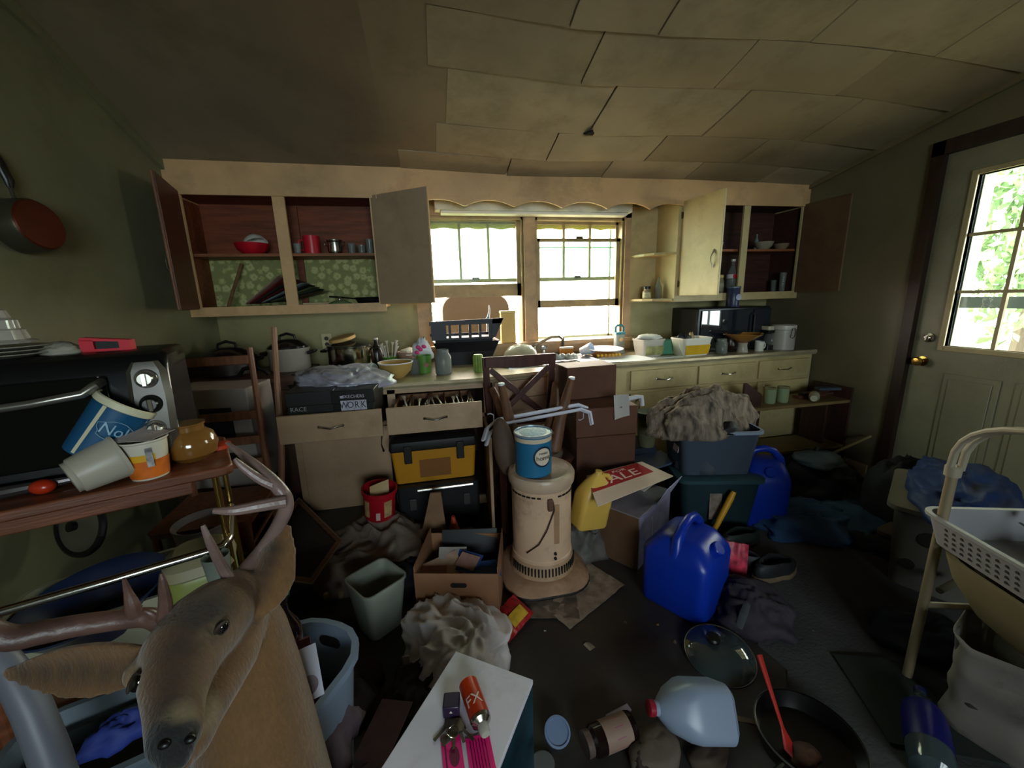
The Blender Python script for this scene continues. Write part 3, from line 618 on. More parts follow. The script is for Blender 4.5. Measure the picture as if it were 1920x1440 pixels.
# big stock pot with wooden lid
T = thing('stock_pot', 'large mirror-bright steel stock pot on the left of the worktop', 'pot', (-.58, 3.02, .873))
objm('pot_body', B().lathe([(.15, 0), (.155, .01), (.155, .21), (.16, .215), (.16, .22), (.152, .22), (.150, .02)], 40), mat('aca894', .13, 1, var=.05, bump=.02), T)
for s in (-1, 1): objm('handle', B().tube([(s*.155, -.05, .19), (s*.19, -.04, .19), (s*.19, .04, .19), (s*.155, .05, .19)], .009, 8), BLK, T)
objm('glass_lid', B().at((0, 0, .221)).lathe([(.155, 0), (.155, .006), (.09, .03), (.0, .036)], 32), mat('2a2c26', .15, **PLAIN), T)
solo('round_board', 'round wooden board lying on top of the steel stock pot', 'board', B().lathe([(.085, 0), (.09, .004), (.09, .02), (.085, .024)], 28), wood('c8a060'), (-.62, 2.99, 1.135), (.12, -.18, 0))
bottle('glass_jar', 'dark steel thermos just behind the plastic spoons', (-.41, 3.08, WZ), .045, .22, mat('2e2a26', .25, .3, **PLAIN), lidm=WHT)
T = thing('spoon_cup', 'green cup bristling with clear plastic spoons', 'cup', (-.31, 2.98, WZ))
objm('cup', cup(.05, .04, .09), mat('5f9a38', .35, var=.2, bump=0), T)
rn = random.Random(2)
for i in range(12):
    a = rn.uniform(0, 2*pi); l = rn.uniform(.10, .15); q = Vector((cos(a)*.06, sin(a)*.05, .06+l))
    objm('plastic_spoon', B().tube([(cos(a)*.02, sin(a)*.02, .03), q*.9, q], [.003, .004, .012], 6, flat=.4), mat('c8c0b4', .25, **PLAIN), T)
bowl('mixing_bowl', 'tan cone-shaped mixing bowl with white rim at the worktop edge', wt(742, 712)+Vector((0, .08, 0)), .108, .10, mat('b79455', .45, var=.12, bump=.05), inner=mat('e4e6e8', .4, **PLAIN), base=.45)
solo('paper_plate', 'folded white paper plate beside the tan mixing bowl', 'plate', B().lathe([(.05, 0), (.075, .01), (.073, .012), (.048, .002)], 24), WHT, wt(708, 716)+Vector((0, .07, .0)))
T = thing('water_glass', 'wide glass jar lying on its side next to the mixing bowl', 'jar', (-.425, 2.62, WZ+.052), (rad(80), 0, rad(62)))
objm('body', B().lathe([(.04, -.07), (.048, -.06), (.048, .05), (.04, .065), (.037, .065), (.045, .05), (.045, -.055)], 24), glassm('dfe8e4', .04, .55), T)
T = thing('teacup', 'pinkish bowl with white insides behind the green cups', 'bowl', (-.17, 3.0, WZ))
objm('bowl', B().lathe([(.05, 0), (.08, .08), (.09, .12), (.086, .12), (.05, .01)], 24), mat('b08c7a', .45), T); objm('contents', B().lathe([(.08, .10), (.06, .13), (.0, .15)], 14, fn=lambda a, z: 1+.2*sin(3*a)), WHT, T)
bowl('cup', 'clear tumbler in front of the pinkish bowl', wt(778, 702)+Vector((0, .03, 0)), .045, .10, CLR, base=.7, cat='cup')
T = thing('cup', 'green printed plastic cup holding a pink flower packet', 'cup', wt(797, 700)+Vector((0, .03, 0)))
objm('cup', cup(.05, .042, .12), mat('5d8a3c', .4, var=.3, scale=20, bump=0), T); objm('flower_print', B().at((.014, -.049, .06), (pi/2, 0, 0)).lathe([(.015, 0), (.015, .003)], 10, fn=lambda a, z: 1+.2*cos(5*a)), mat('a0504a', .5), T)
T = thing('flower_packet', 'white plastic packet with bright pink flowers propped behind the green cup', 'packet', (-.075, 2.86, 1.0), (.3, .1, -.2))
objm('film', crumple(.13, .05, .14, 4, .5, 3, 24, 12), mat('d8d8dc', .3, **PLAIN), T)
for i, (x, z) in enumerate(((-.03, .05), (-.005, .075), (.02, .1), (-.02, .09))): objm('pink_flower', B().ball((x, -.035, z), (.018, .01, .014), 10, 6), mat('e04a8c', .5), T)
jar('mason_jar', 'clear mason jar half full of white powder on the worktop', wt(833, 703)+Vector((0, .04, 0)), .055, .165, glassm('c0c4c0', .05, .72), fill=(mat('cfc6b4', .8), .45), neck=.72)
T = thing('cactus_glass', 'bright green ribbed tumbler by the sink end of the counter', 'glass', wt(897, 697))
objm('body', B().lathe([(.028, 0), (.032, .04), (.034, .10), (.028, .118), (.0, .12)], 24, fn=lambda a, z: 1+.05*cos(12*a)), mat('7fa04a', .4, var=.25, scale=30, bump=0), T)
# black letter trays
T = thing('letter_tray', 'black slotted plastic tray stack in front of the left window', 'tray', (.25, 3.07, WZ), 0)
TB = mat('14121a', .5, **PLAIN)
objm('lower_tray', B().loft([rr(.36, .2, .01, .0), rr(.46, .24, .01, .17), rr(.50, .26, .01, .175), rr(.49, .25, .01, .17), rr(.35, .19, .01, .01)]), TB, T)
bb = B()
bb.loft([[(-.25, -.1, .19), (.20, -.1, .19), (.20, .1, .19), (-.25, .1, .19)], [(-.25, -.1, .205), (.215, -.1, .205), (.215, .1, .205), (-.25, .1, .205)]])
objm('upper_tray', bb, TB, T, smooth=0)
for k in range(6):
    x = [-.255, -.13, -.055, .02, .095, .17][k]; w2 = [.11, .02, .02, .02, .02, .05][k]
    objm('slat', B().box(x, x+w2, -.105, -.095, .2, .31), TB, T, smooth=0)
objm('upper_rim', B().loft([[(-.265, y, .30), (.26, y, .30), (.285, y, .34), (-.265, y, .33)] for y in (-.11, -.095)]).loft([[(.19, y, .20), (.22, y, .20), (.285, y, .34), (.2, y, .33)] for y in (-.11, -.095)]), TB, T, smooth=0)
objm('upper_rim', B().box(-.265, .22, .09, .1, .205, .225), TB, T, smooth=0)
# by the sink
T = thing('glass_dome', 'clear domed cover lying behind the X-back chair near the faucet', 'cover', (.66, 2.96, .924))
objm('dome', B().lathe([(.14, 0), (.138, .02), (.12, .07), (.08, .11), (.03, .125), (.0, .127)], 32), glassm('e8e6d8', .08, .6), T)
for i in range(6): solo('crumpled_wrapper', ORD[i]+' scrap of crumpled clear wrap along the sink counting from the dome', 'wrapper', crumple(.06, .05, .04, i, .6, 4, 12, 6), mat('b8b8b0', .3, var=.3), (.83+.045*i, 2.85+.02*(i % 2), .924), group='crumpled wraps on the sink')
T = thing('sponge', 'orange sponge standing at the sink edge', 'sponge', wt(1062, 668)+Vector((0, 0, .0)))
objm('foam', B().box(-.055, .055, -.02, .02, 0, .065), mat('b8782c', .9, var=.2, bump=.5, bscale=80), T, bevel=.005); objm('scouring_top', B().box(-.055, .055, -.02, .02, .065, .078), mat('d8cfc0', .9), T)
solo('plastic_cup', 'white plastic cup on its side beside the orange sponge', 'cup', cup(.045, .03, .10), mat('ccd4e4', .35, **PLAIN), wt(1090, 668)+Vector((0, 0, .04)), (rad(70), 0, rad(40)))
T = thing('plate_stack', 'white plate lying on a yellow corn cob tray by the sink', 'plate', (1.36, 2.98, WZ))
objm('tray', B().lathe([(.09, 0), (.11, .025), (.10, .025), (.08, .004)], 24), mat('b07a48', .5), T); objm('plate', B().at((0, 0, .045), (.03, 0, 0)).lathe([(.06, 0), (.15, .018), (.148, .022), (.05, .005)], 32), mat('dfe4ec', .35, **PLAIN), T)
for i in range(7): objm('kernel', B().ball((-.09+.03*i, -.095+.004*abs(i-3), .022), .013, 8, 6), mat('e2b030', .4), T)
solo('paper_sheet', 'white sheet of paper spread over the worktop edge', 'paper', B().slab(lambda u, v: (-.28+.56*u, -.14+.25*v, .003+.003*sin(6*u+4*v)), 12, 6, .0015), mat('e4e6ea', .6, **PLAIN), (1.35, 2.79, WZ+.002), rad(5))
solo('paper_sheet', 'white envelope lying in front of the green box', 'paper', B().box(-.12, .12, -.035, .035, 0, .004), mat('cfd4d2', .6, **PLAIN), (1.78, 2.755, WZ), rad(-4))
T = thing('lantern', 'grey camping lantern with teal top and handle by the right window', 'lantern', (1.545, 3.1, WZ))
objm('body', B().loft([rr(.085, .085, .02, 0), rr(.075, .075, .02, .05), rr(.075, .075, .02, .16), rr(.08, .08, .02, .17)]), mat('8b918a', .4, **PLAIN), T)
objm('handle', B().tube([(-.035, 0, .17), (-.035, 0, .22), (-.02, 0, .235), (.02, 0, .235), (.035, 0, .22), (.035, 0, .17)], .009, 8), mat('1f7480', .4, **PLAIN), T)
objm('collar', B().loft([rr(.085, .085, .02, .16), rr(.085, .085, .02, .18)]), mat('2c7a84', .4, **PLAIN), T)
objm('bulb_window', B().ball((0, -.037, .12), (.018, .006, .018), 10, 6), mat('d8b070', .3, **PLAIN), T)
def sqtub(name, label, loc, w_, d_, h_, m, rot, lblm=None, txt=None, cat='tub'):
    T = thing(name, label, cat, loc, rot)
    objm('tub_body', tub(w_, d_, h_, .82, .025, .003, .004), m, T)
    if lblm: objm('printed_panel', B().loft([[(x*w_*(.42 if z else .395)*1.0, -d_*(.5 if z else .425)-.0025+(0 if z else 0), h_*(.62 if z else .08)) for x in (-1, 1)] + [(x*w_*(.42 if z else .395), -d_*(.5 if z else .425)-.0015, h_*(.62 if z else .08)) for x in (1, -1)] for z in (0, 1)]), lblm, T, smooth=0)
    return T
g1 = sqtub('food_tub', 'grey and white square plastic tub with papers on top', (1.70, 2.90, WZ), .20, .17, .135, mat('b4aea2', .4, **PLAIN), rad(8), mat('8c8a58', .5, var=.5, scale=18, bump=0))
solo('paper_napkin', 'white crumpled napkin lying across the grey square tub', 'napkin', crumple(.2, .15, .035, 7, .3, 2, 24, 8), mat('c9c8c0', .7), (1.70, 2.90, WZ+.137))
T = thing('green_carton', 'small bright green carton between the two tubs', 'box', (1.875, 2.92, WZ), rad(-20))
objm('carton', B().box(-.045, .045, -.03, .03, 0, .115), mat('17845a', .4, var=.1, bump=0), T, bevel=.003); objm('flap', B().box(-.045, .045, -.03, .03, .115, .12), mat('0c4a34', .5), T)
T = sqtub('food_tub', 'white ice cream pail with yellow label at the worktop edge', (2.02, 2.81, WZ), .27, .17, .14, mat('d8d4c2', .4, **PLAIN), rad(5), mat('c79c10', .45, var=.15, bump=0))
b = text('Approved', .038, .0006, lambda x, y, z: (x+.02, -.077-z-.10*y, .062+y)); objm('lettering', b, mat('7a5408', .5, **PLAIN), T, smooth=0)
objm('bail_handle', B().tube([(-.135, -.03, .12), (-.15, -.06, .07), (-.125, -.07, .02)], .003, 6), mat('dfe3ee', .4), T)
for i, (dx, dy, c) in enumerate(((-.08, .02, '1c1e26'), (-.04, .0, '2a2622'), (.02, .03, 'a89468'))):
    solo('utensil', ['black plastic utensil handle', 'dark rubber scrap', 'tan wrapper scrap'][i]+' poking out of the yellow labelled pail', 'utensil', crumple(.06, .05, .06, i+20, .5, 3, 12, 6), mat(c, .5), (2.02+dx, 2.81+dy, WZ+.11))
T = thing('microwave', 'dark glass-fronted microwave oven under the right cabinet', 'microwave', (2.42, 3.04, WZ), rad(0))
objm('body', B().box(-.29, .40, -.14, .2, .0, .36), mat('16181b', .3, **PLAIN), T, bevel=.01)
objm('door_glass', B().box(-.26, .22, -.152, -.14, .03, .34), mat('1a2026', .04, 0, coat=1, **PLAIN), T, bevel=.004)
objm('control_panel', B().box(.235, .40, -.15, -.14, .03, .34), mat('20242a', .2, **PLAIN), T, bevel=.003)
objm('handle', B().tube([(.215, -.152, .06), (.215, -.18, .08), (.215, -.18, .29), (.215, -.152, .31)], .007, 8), mat('30343a', .25), T)
T = thing('coffee_can', 'blue coffee can standing on top of the dark microwave', 'can', (2.46, 2.92, WZ+.3605))
objm('can', B().lathe([(.05, 0), (.052, .003), (.05, .008), (.05, .15), (.053, .155)], 24), mat('27304e', .35, var=.35, scale=25, bump=0), T); objm('lid', B().at((0, 0, .152)).lathe([(.054, 0), (.054, .012), (.05, .015)], 24), mat('5a6670', .4), T)
objm('logo', B().at((.01, -.0505, .08), (pi/2, 0, 0)).lathe([(.024, 0), (.024, .001)], 20), mat('9aa0b8', .4), T)
jar('glass_jar', 'clear glass jar in front of the microwave', wt(1355, 664)+Vector((0, .02, 0)), .045, .12, CLR, neck=.8)
T = thing('gravy_boat', 'small dark brown pitcher tipped against the funnel lamp', 'pitcher', wt(1378, 662)+Vector((.02, .09, 0)))
objm('body', B().lathe([(.03, 0), (.05, .05), (.035, .1), (.045, .14), (.04, .14), (.03, .01)], 20), mat('20140e', .3), T); objm('handle', B().tube([(-.04, 0, .12), (-.08, 0, .1), (-.05, 0, .04)], .006, 8), mat('20140e', .3), T)
T = thing('candy_dish', 'flared amber glass dish with ruffled rim on a clear stem', 'dish', wt(1398, 661)+Vector((0, .04, 0)))
objm('stem', B().lathe([(.045, 0), (.042, .01), (.034, .06), (.04, .08)], 20), glassm('cfc8b8', .08, .45), T)
objm('dish', B().lathe([(.035, .075), (.09, .11), (.15, .15), (.145, .152), (.085, .116), (.03, .085)], 48, fn=lambda a, z: 1+(.16*cos(4*a) if z > .12 else 0)), glassm('c89048', .12, .3), T)
T = thing('coffee_maker', 'black coffee maker with cream lid beside the white canister', 'coffee maker', wt(1450, 655)+Vector((0, .06, 0)))
objm('base', B().loft([rr(.17, .16, .02, 0), rr(.17, .16, .02, .04)]), BLK, T); objm('tower', B().box(-.08, .08, .02, .08, .04, .19), BLK, T, bevel=.008)
objm('head', B().loft([rr(.17, .16, .02, .14), rr(.175, .165, .02, .165)]), BLK, T); objm('lid', B().loft([rr(.15, .14, .02, .165), rr(.15, .14, .02, .195)]), mat('c8bfa4', .4), T)
objm('carafe', B().at((0, -.02, .04)).lathe([(.055, 0), (.06, .04), (.045, .09)], 20), CLR, T)
mug('mug', 'white mug beside the black coffee maker', wt(1430, 658)+Vector((-.02, .02, 0)), .035, .08, WHT)
T = thing('canister', 'off-white lidded canister with wire clasp at the end of the worktop', 'canister', wt(1480, 656)+Vector((-.02, .06, 0)))
objm('body', B().lathe([(.085, 0), (.09, .005), (.09, .165), (.085, .17)], 32), mat('a8a298', .35, **PLAIN), T); objm('lid', B().at((0, 0, .171)).lathe([(.092, 0), (.092, .03), (.08, .038), (.0, .04)], 32), mat('bdb8ac', .35, **PLAIN), T)
objm('clasp', B().tube([(-.02, -.092, .11), (-.02, -.1, .15), (-.012, -.098, .18), (.012, -.098, .18), (.02, -.1, .15), (.02, -.092, .11), (0, -.094, .10), (-.02, -.092, .11)], .003, 6), STEEL, T)
T = thing('wooden_tray', 'dark wooden box tray lying at the far end of the worktop', 'tray', (2.985, 3.05, WZ))
WD = wood('4a3020', .5)
for a in ((-.12, .12, -.13, -.118, 0, .10), (-.12, .12, .118, .13, 0, .10), (-.12, -.108, -.118, .118, 0, .10), (.108, .12, -.118, .118, 0, .10), (-.108, .108, -.118, .118, 0, .01)): objm('board', B().box(*a), WD, T, bevel=.002)
# ================================================================ middle of the room
CBD = mat('8a5f42', .75, var=.12, scale=6, bump=.06, dirt=.3); CBDD = mat('52301f', .7, var=.15, scale=6, bump=.06, dirt=.3)
def carton(name, label, loc, rot, w_, d_, h_, m, open_=True, flaps=(), tape=False, tilt=(0, 0), cat='box'):
    T = thing(name, label, cat, loc, (tilt[0], tilt[1], rot))
    if open_: objm('box_body', hbox(w_, d_, h_, .004), m, T, smooth=0)
    else: objm('box_body', B().box(-w_/2, w_/2, -d_/2, d_/2, 0, h_), m, T, bevel=.004)
    for side, ang in flaps:
        L = d_ if side in 'lr' else w_; Wf = (w_ if side in 'lr' else d_)*.48
        rz = {'f': 0, 'b': pi, 'l': -pi/2, 'r': pi/2}[side]; off = (d_ if side in 'fb' else w_)/2
        o = objm('flap', B().box(-L/2, L/2, -Wf, 0, -.002, .002), m, T, smooth=0); o.rotation_euler = (ang, 0, rz)
        v = Matrix.Rotation(rz, 3, 'Z') @ Vector((0, -off, 0)); o.location = (v.x, v.y, h_)
    return T
# ---- left back corner: stand with roasters, ladder-back chairs
T = thing('side_cabinet', 'low brown wooden cabinet in the back left corner holding the slow cookers', 'cabinet', (-1.17, 2.83, 0))
WC = wood('55382a', .55, axis=2)
objm('body', B().box(-.32, .31, -.22, .3, .05, .93), WC, T, smooth=0); objm('top', B().box(-.335, .33, -.25, .32, .93, .955), WC, T, bevel=.004)
objm('door', B().box(-.30, -.01, -.235, -.22, .1, .88), WC, T, bevel=.004); objm('door', B().box(.01, .29, -.235, -.22, .1, .88), WC, T, bevel=.004)
T = thing('white_carton', 'white appliance carton with black picture panels behind the chair rungs', 'box', (-1.18, 2.4, .42), rad(-6))
objm('body', B().box(-.2, .22, -.12, .14, 0, .55), mat('9a8f88', .6, var=.1), T, bevel=.006)
for x0, x1, z0, z1 in ((-.03, .13, .27, .45), (0, .15, .12, .2)): objm('dark_panel', B().box(x0, x1, -.122, -.12, z0, z1), mat('15141a', .4, **PLAIN), T, smooth=0)
carton('brown_carton', 'worn brown carton under the white appliance carton', (-1.18, 2.4, 0), rad(-6), .42, .27, .418, CBDD, False)
def roaster(label, loc, r, h, body, rot=0):
    T = thing('slow_cooker', label, 'slow cooker', loc, rot)
    objm('crock', B().lathe([(r*.92, 0), (r, h*.1), (r, h*.85), (r*1.04, h*.9), (r*1.04, h)], 32), body, T)
    objm('lid', B().at((0, 0, h)).lathe([(r*1.02, 0), (r*1.0, .012), (r*.6, .05), (.02, .06)], 32), mat('1b1a18', .2, **PLAIN), T)
    objm('lid_handle', B().tube([(-.05, 0, h+.05), (-.045, 0, h+.08), (0, 0, h+.095), (.045, 0, h+.08), (.05, 0, h+.05)], .009, 8), BLK, T)
    for s in (-1, 1): objm('side_handle', B().tube([(s*r, -.05, h*.75), (s*(r+.035), -.04, h*.8), (s*(r+.035), .04, h*.8), (s*r, .05, h*.75)], .01, 8), BLK, T)
    return T
roaster('dark slow cooker with arched black lid handle at the left', (-1.30, 2.86, .9555), .15, .12, mat('3a302c', .4, var=.2), .3)
roaster('white ribbed slow cooker with black lid behind the wooden post', (-.96, 2.93, .9555), .125, .15, mat('a59a8e', .4, **PLAIN))
solo('pot_strap', 'black rubber pot handle lying on the corner cabinet', 'handle', B().tube([(-.07, 0, .012), (-.04, 0, .055), (.02, 0, .065), (.07, .01, .04), (.09, .02, .012)], .012, 8), BLK, (-1.11, 2.68, .956))
CHW = wood('7a4a30', .45, axis=2, dirt=.15)
def ladder(label, loc, rot, w_, h_, m):
    T = thing('wooden_chair', label, 'chair', loc, rot)
    for s in (-1, 1):
        objm('back_post', B().tube([(s*w_/2, 0, 0), (s*w_/2, .0, .45), (s*(w_/2+.005), .03, h_)], [.014, .018, .013], 8), m, T)
        objm('leg', B().tube([(s*w_/2, -.34, 0), (s*w_/2, -.34, .44)], .015, 8), m, T)
    for z in (.60, .72, .85, h_-.06): objm('rung', B().box(-w_/2, w_/2, -.006+.03*(z-.45)/.6, .008+.03*(z-.45)/.6, z-.022, z+.022), m, T, bevel=.004)
    for z in (.15, .3): objm('stretcher', B().tube([(-w_/2, 0, z), (w_/2, 0, z)], .009, 6).tube([(-w_/2, -.34, z), (w_/2, -.34, z)], .009, 6).tube([(-w_/2, 0, z+.03), (-w_/2, -.34, z+.03)], .009, 6).tube([(w_/2, 0, z+.03), (w_/2, -.34, z+.03)], .009, 6), m, T)
    objm('seat', B().loft([rr(w_+.04, .38, .03, .44, 4, 0, -.17), rr(w_+.05, .39, .03, .465, 4, 0, -.17)]), m, T)
    return T
ladder('brown ladder-back wooden chair in front of the white carton', (-1.06, 2.13, 0), rad(4), .34, 1.19, CHW)
solo('wooden_post', 'tall pale wooden post leaning on the corner cabinet edge', 'post', B().tube([(0, 0, 0), (.07, .06, .62), (.11, .1, 1.28)], [.017, .017, .014], 8), wood('8a6244', .5, axis=2), (-.91, 2.17, 0))
# ---- shoe boxes in the left drawer
SBX = mat('10110f', .4, var=.1, bump=.03)
def shoebox(label, loc, rot, w_, d_, h_):
    T = thing('shoe_box', label, 'box', loc, rot)
    objm('box_body', B().box(-w_/2, w_/2, -d_/2, d_/2, 0, h_*.75), SBX, T, bevel=.003)
    objm('lid', B().box(-w_/2-.004, w_/2+.004, -d_/2-.004, d_/2+.004, h_*.7, h_), SBX, T, bevel=.003)
    return T
T = shoebox('plain black shoe box with small grey lettering in the left drawer', (-.648, 2.33, .704), rad(2), .225, .34, .245)
objm('lettering', text('RACE', .032, .0006, lambda x, y, z: (x-.06, -.1755-z, .155+y)), mat('8d8c86', .5, **PLAIN), T, smooth=0)
T = shoebox('black shoe box with white WORK lettering in the left drawer', (-.422, 2.325, .704), rad(-3), .21, .34, .24)
WL = mat('b6b3c0', .5, **PLAIN)
for i, ch in enumerate('WORK'):
    x = -.048+i*.033; objm('letter_block', B().box(x-.0155, x+.0155, -.1765, -.174, .132, .186), WL, T, smooth=0)
    objm('lettering', text(ch, .052, .0006, lambda a, c, z, x=x: (x+a*.8, -.1768-z, .160+c)), mat('1a1a22', .5, **PLAIN), T, smooth=0)
objm('lettering', text('SKECHERS', .024, .0006, lambda x, y, z: (x+.004, -.1752-z, .206+y)), WL, T, smooth=0)
objm('logo', B().box(-.064, -.048, -.1765, -.1745, .199, .213), WL, T, smooth=0)
solo('plastic_bag', 'translucent grey plastic bag heaped over the two shoe boxes', 'bag', crumple(.44, .34, .06, 3, .45, 3, 60, 20, flat=.3), mat('9c9aa6', .25, var=.35, scale=9, bump=.6, bscale=22, spec=.8), (-.53, 2.42, .952), (rad(8), rad(5), rad(-14)))
solo('black_case', 'flat black case on the counter corner under the plastic bag', 'case', B().loft([rr(.42, .3, .04, 0), rr(.43, .31, .04, .03), rr(.36, .26, .04, .05)]), BLKM, (-.70, 2.76, .8735))
# cutlery in the right drawer
rn = random.Random(12)
CUT = [mat('a79c90', .3, .8, **PLAIN), mat('4a2a1c', .5, **PLAIN), mat('b9aea2', .4, **PLAIN), mat('6e6258', .4, .5, **PLAIN)]
for i in range(14):
    x = -.235+.033*i; l = rn.uniform(.14, .2); a = rn.uniform(-.25, .25)
    b = B().tube([(0, 0, 0), (0, l*.6, .002), (0, l, .004)], [.007, .004, .013], 6, flat=.35)
    solo('cutlery', ['steel', 'brown wooden', 'cream plastic', 'dull grey'][i % 4]+' piece of cutlery, '+ORD[i]+' from the left in the open drawer', 'cutlery', b, CUT[i % 4], (x, 2.20+rn.random()*.08, .785+.010*(i % 3)), (rad(8), 0, a), 'loose cutlery in the open drawer')
for k in range(4): solo('cutlery_divider', ORD[k]+' wooden divider strip from the left in the open cutlery drawer', 'divider', B().box(-.003, .003, 0, .34, 0, .035), wood('8a6248', axis=1), (-.15+.1*k, 2.17, .779), 0, 'dividers in the open drawer')
solo('cutlery_tray', 'brown plastic cutlery tray filling the open right drawer', 'tray', B().box(-.235, .21, 2.17, 2.53, .7085, .778), mat('4a3024', .6, var=.2), smooth=0)
# ---- toolbox in the doorless cupboard
T = thing('toolbox', 'yellow plastic toolbox with black lid in front of the doorless cupboard', 'toolbox', (-.035, 2.35, .345), rad(1))
YL = mat('b57a12', .45, var=.08, bump=.03)
objm('body', B().loft([rr(.46, .22, .02, 0), rr(.49, .24, .02, .20)]), YL, T); objm('lid', B().loft([rr(.5, .25, .02, .20), rr(.51, .26, .02, .215), rr(.50, .25, .02, .255), rr(.42, .2, .02, .275)]), mat('171513', .5, **PLAIN), T)
for s in (-1, 1): objm('latch', B().box(s*.15-.022, s*.15+.022, -.139, -.124, .13, .235), mat('1b1715', .4, **PLAIN), T, bevel=.004)
objm('front_recess', B().box(-.09, .09, -.119, -.115, .03, .14), mat('7a4a10', .6, **PLAIN), T, smooth=0)
T = thing('tool_case', 'black tool case with a bright metal edge under the yellow toolbox', 'case', (-.02, 2.32, 0), rad(-1))
objm('body', B().loft([rr(.47, .26, .02, 0), rr(.48, .27, .02, .34)]), mat('131213', .5, **PLAIN), T); objm('metal_edge', B().tube([(-.12, -.142, .318), (.2, -.142, .325)], .009, 8), mat('c9c4be', .25, .8, **PLAIN), T)
for x in (-.15, .0, .16): objm('latch', B().box(x-.02, x+.02, -.15, -.135, .2, .27), mat('3a3836', .4, **PLAIN), T, bevel=.003)
# ---- X-back chair
XC = wood('45231b', .4, axis=2, dirt=.1)
T = thing('wooden_chair', 'dark red-brown X-back dining chair standing at the sink cabinet', 'chair', (.52, 2.40, 0), rad(2), scale=(1.08, 1, 1.03))
for s in (-1, 1):
    objm('back_post', B().loft([[(s*(.17+.03*t)-.018, dy-.012, z), (s*(.17+.03*t)+.018, dy-.012, z), (s*(.17+.03*t)+.018, dy+.012, z), (s*(.17+.03*t)-.018, dy+.012, z)] for t, z, dy in ((0, 0, .05), (0, .45, 0), (.6, .75, -.01), (1, 1.015, -.03))]), XC, T, bevel=.003)
    objm('leg', B().tube([(s*.18, -.36, 0), (s*.18, -.36, .44)], [.016, .019], 4), XC, T)
objm('top_rail', B().loft([[(x, y, z) for y, z in ((-.045-.02*cos(x*4), .945+.012*abs(x)*5), (-.025-.02*cos(x*4), .945+.012*abs(x)*5), (-.03-.02*cos(x*4), 1.02), (-.05-.02*cos(x*4), 1.02))] for x in (-.205, -.1, 0, .1, .205)]), XC, T, bevel=.003)
objm('cross_slat', B().bar((-.175, -.025, .94), (.165, -.02, .62), .034, .014, (0, 1, 0)), XC, T, bevel=.003)
objm('cross_slat', B().bar((.175, -.035, .94), (-.165, -.03, .62), .034, .014, (0, 1, 0)), XC, T, bevel=.003)
objm('lower_rail', B().box(-.17, .17, -.02, .006, .58, .62), XC, T, bevel=.003)
objm('seat', B().loft([rr(.40, .38, .03, .44, 4, 0, -.19), rr(.42, .40, .03, .47, 4, 0, -.19)]), XC, T)
for z in (.2,): objm('stretcher', B().box(-.17, .17, .03, .05, z, z+.03).box(-.18, -.165, -.35, .03, z, z+.03).box(.165, .18, -.35, .03, z, z+.03), XC, T)
# ---- upturned stool: its feet point up
T = thing('upturned_stool', 'upturned brown stool with white-capped feet pointing up behind the blue can', 'stool', (.535, 2.08, .02), rad(4))
ST = wood('6a4630', .5, axis=2)
objm('seat', B().at((0, .03, .50)).lathe([(.15, -.03), (.17, -.02), (.175, .0), (.16, .018)], 32), mat('4a3a2e', .6, var=.2), T)
for dx, dy in ((-1, -1), (1, -1), (-1, 1), (1, 1)):
    top_ = (dx*.20, dy*.02-(.04 if dy < 0 else -.16), .93 if dy < 0 else .86); lg = objm('leg', B().tube([(dx*.10, .03+dy*.07, .51), (dx*.15, .03+dy*.05, .7), top_], [.040, .034, .019], 12), ST, T)
    if dy < 0: objm('foot_cap', B().at((top_[0], top_[1], top_[2])).lathe([(.018, -.004), (.018, .008), (.014, .01)], 12), mat('d6dde2', .3, **PLAIN), lg)
for z in (.62,): objm('stretcher', B().tube([(-.125, -.04, z), (.125, -.04, z)], .01, 8).tube([(-.125, .1, z), (.125, .1, z)], .01, 8), ST, T)
# what the stool rests on
solo('brown_cushion', 'brown rounded seat cushion hanging beside the heater can', 'cushion', B().ball((0, 0, 0), (.055, .035, .15), 20, 12), mat('4a3628', .7, var=.25, bump=.2), Q(945, 845, y=1.84)+Vector((0, 0, .02)), (rad(-8), rad(-6), 0))
# ---- hangers
hg = [Q(905, 828, y=2.06), Q(912, 805, y=2.06), Q(930, 790, y=2.06), Q(1010, 775, y=2.06), Q(1080, 762, y=2.06), Q(1096, 768, y=2.06), Q(1100, 790, y=2.06)]
for i in range(5):
    o = Vector((0, -.014*i+.01, .012*(i % 3))); dl = Vector((.004*i, 0, -.004*i))
    T = solo('clothes_hanger', ['front lowest', 'second', 'middle', 'fourth', 'rearmost'][i]+' white plastic tube hanger of the bundle across the stool feet', 'hanger', B().tube([p_+o+dl for p_ in hg], .0085, 8), mat('d6d4e2', .35, **PLAIN), group='bundled white hangers')
    if i in (0, 3):
        x = hg[2] if i == 0 else hg[5]; s = 1
        objm('hook', B().tube([x+o+Vector((-.01, 0, .0)), x+o+Vector((-.012, 0, .035)), x+o+Vector((-.03, 0, .045)), x+o+Vector((-.045, 0, .04))] if i == 0 else [x+o+Vector((-.02, 0, -.01)), x+o+Vector((-.02, 0, -.04)), x+o+Vector((-.04, 0, -.05)), x+o+Vector((-.05, 0, -.045))], .004, 6), mat('b9b7c6', .35, **PLAIN), T)
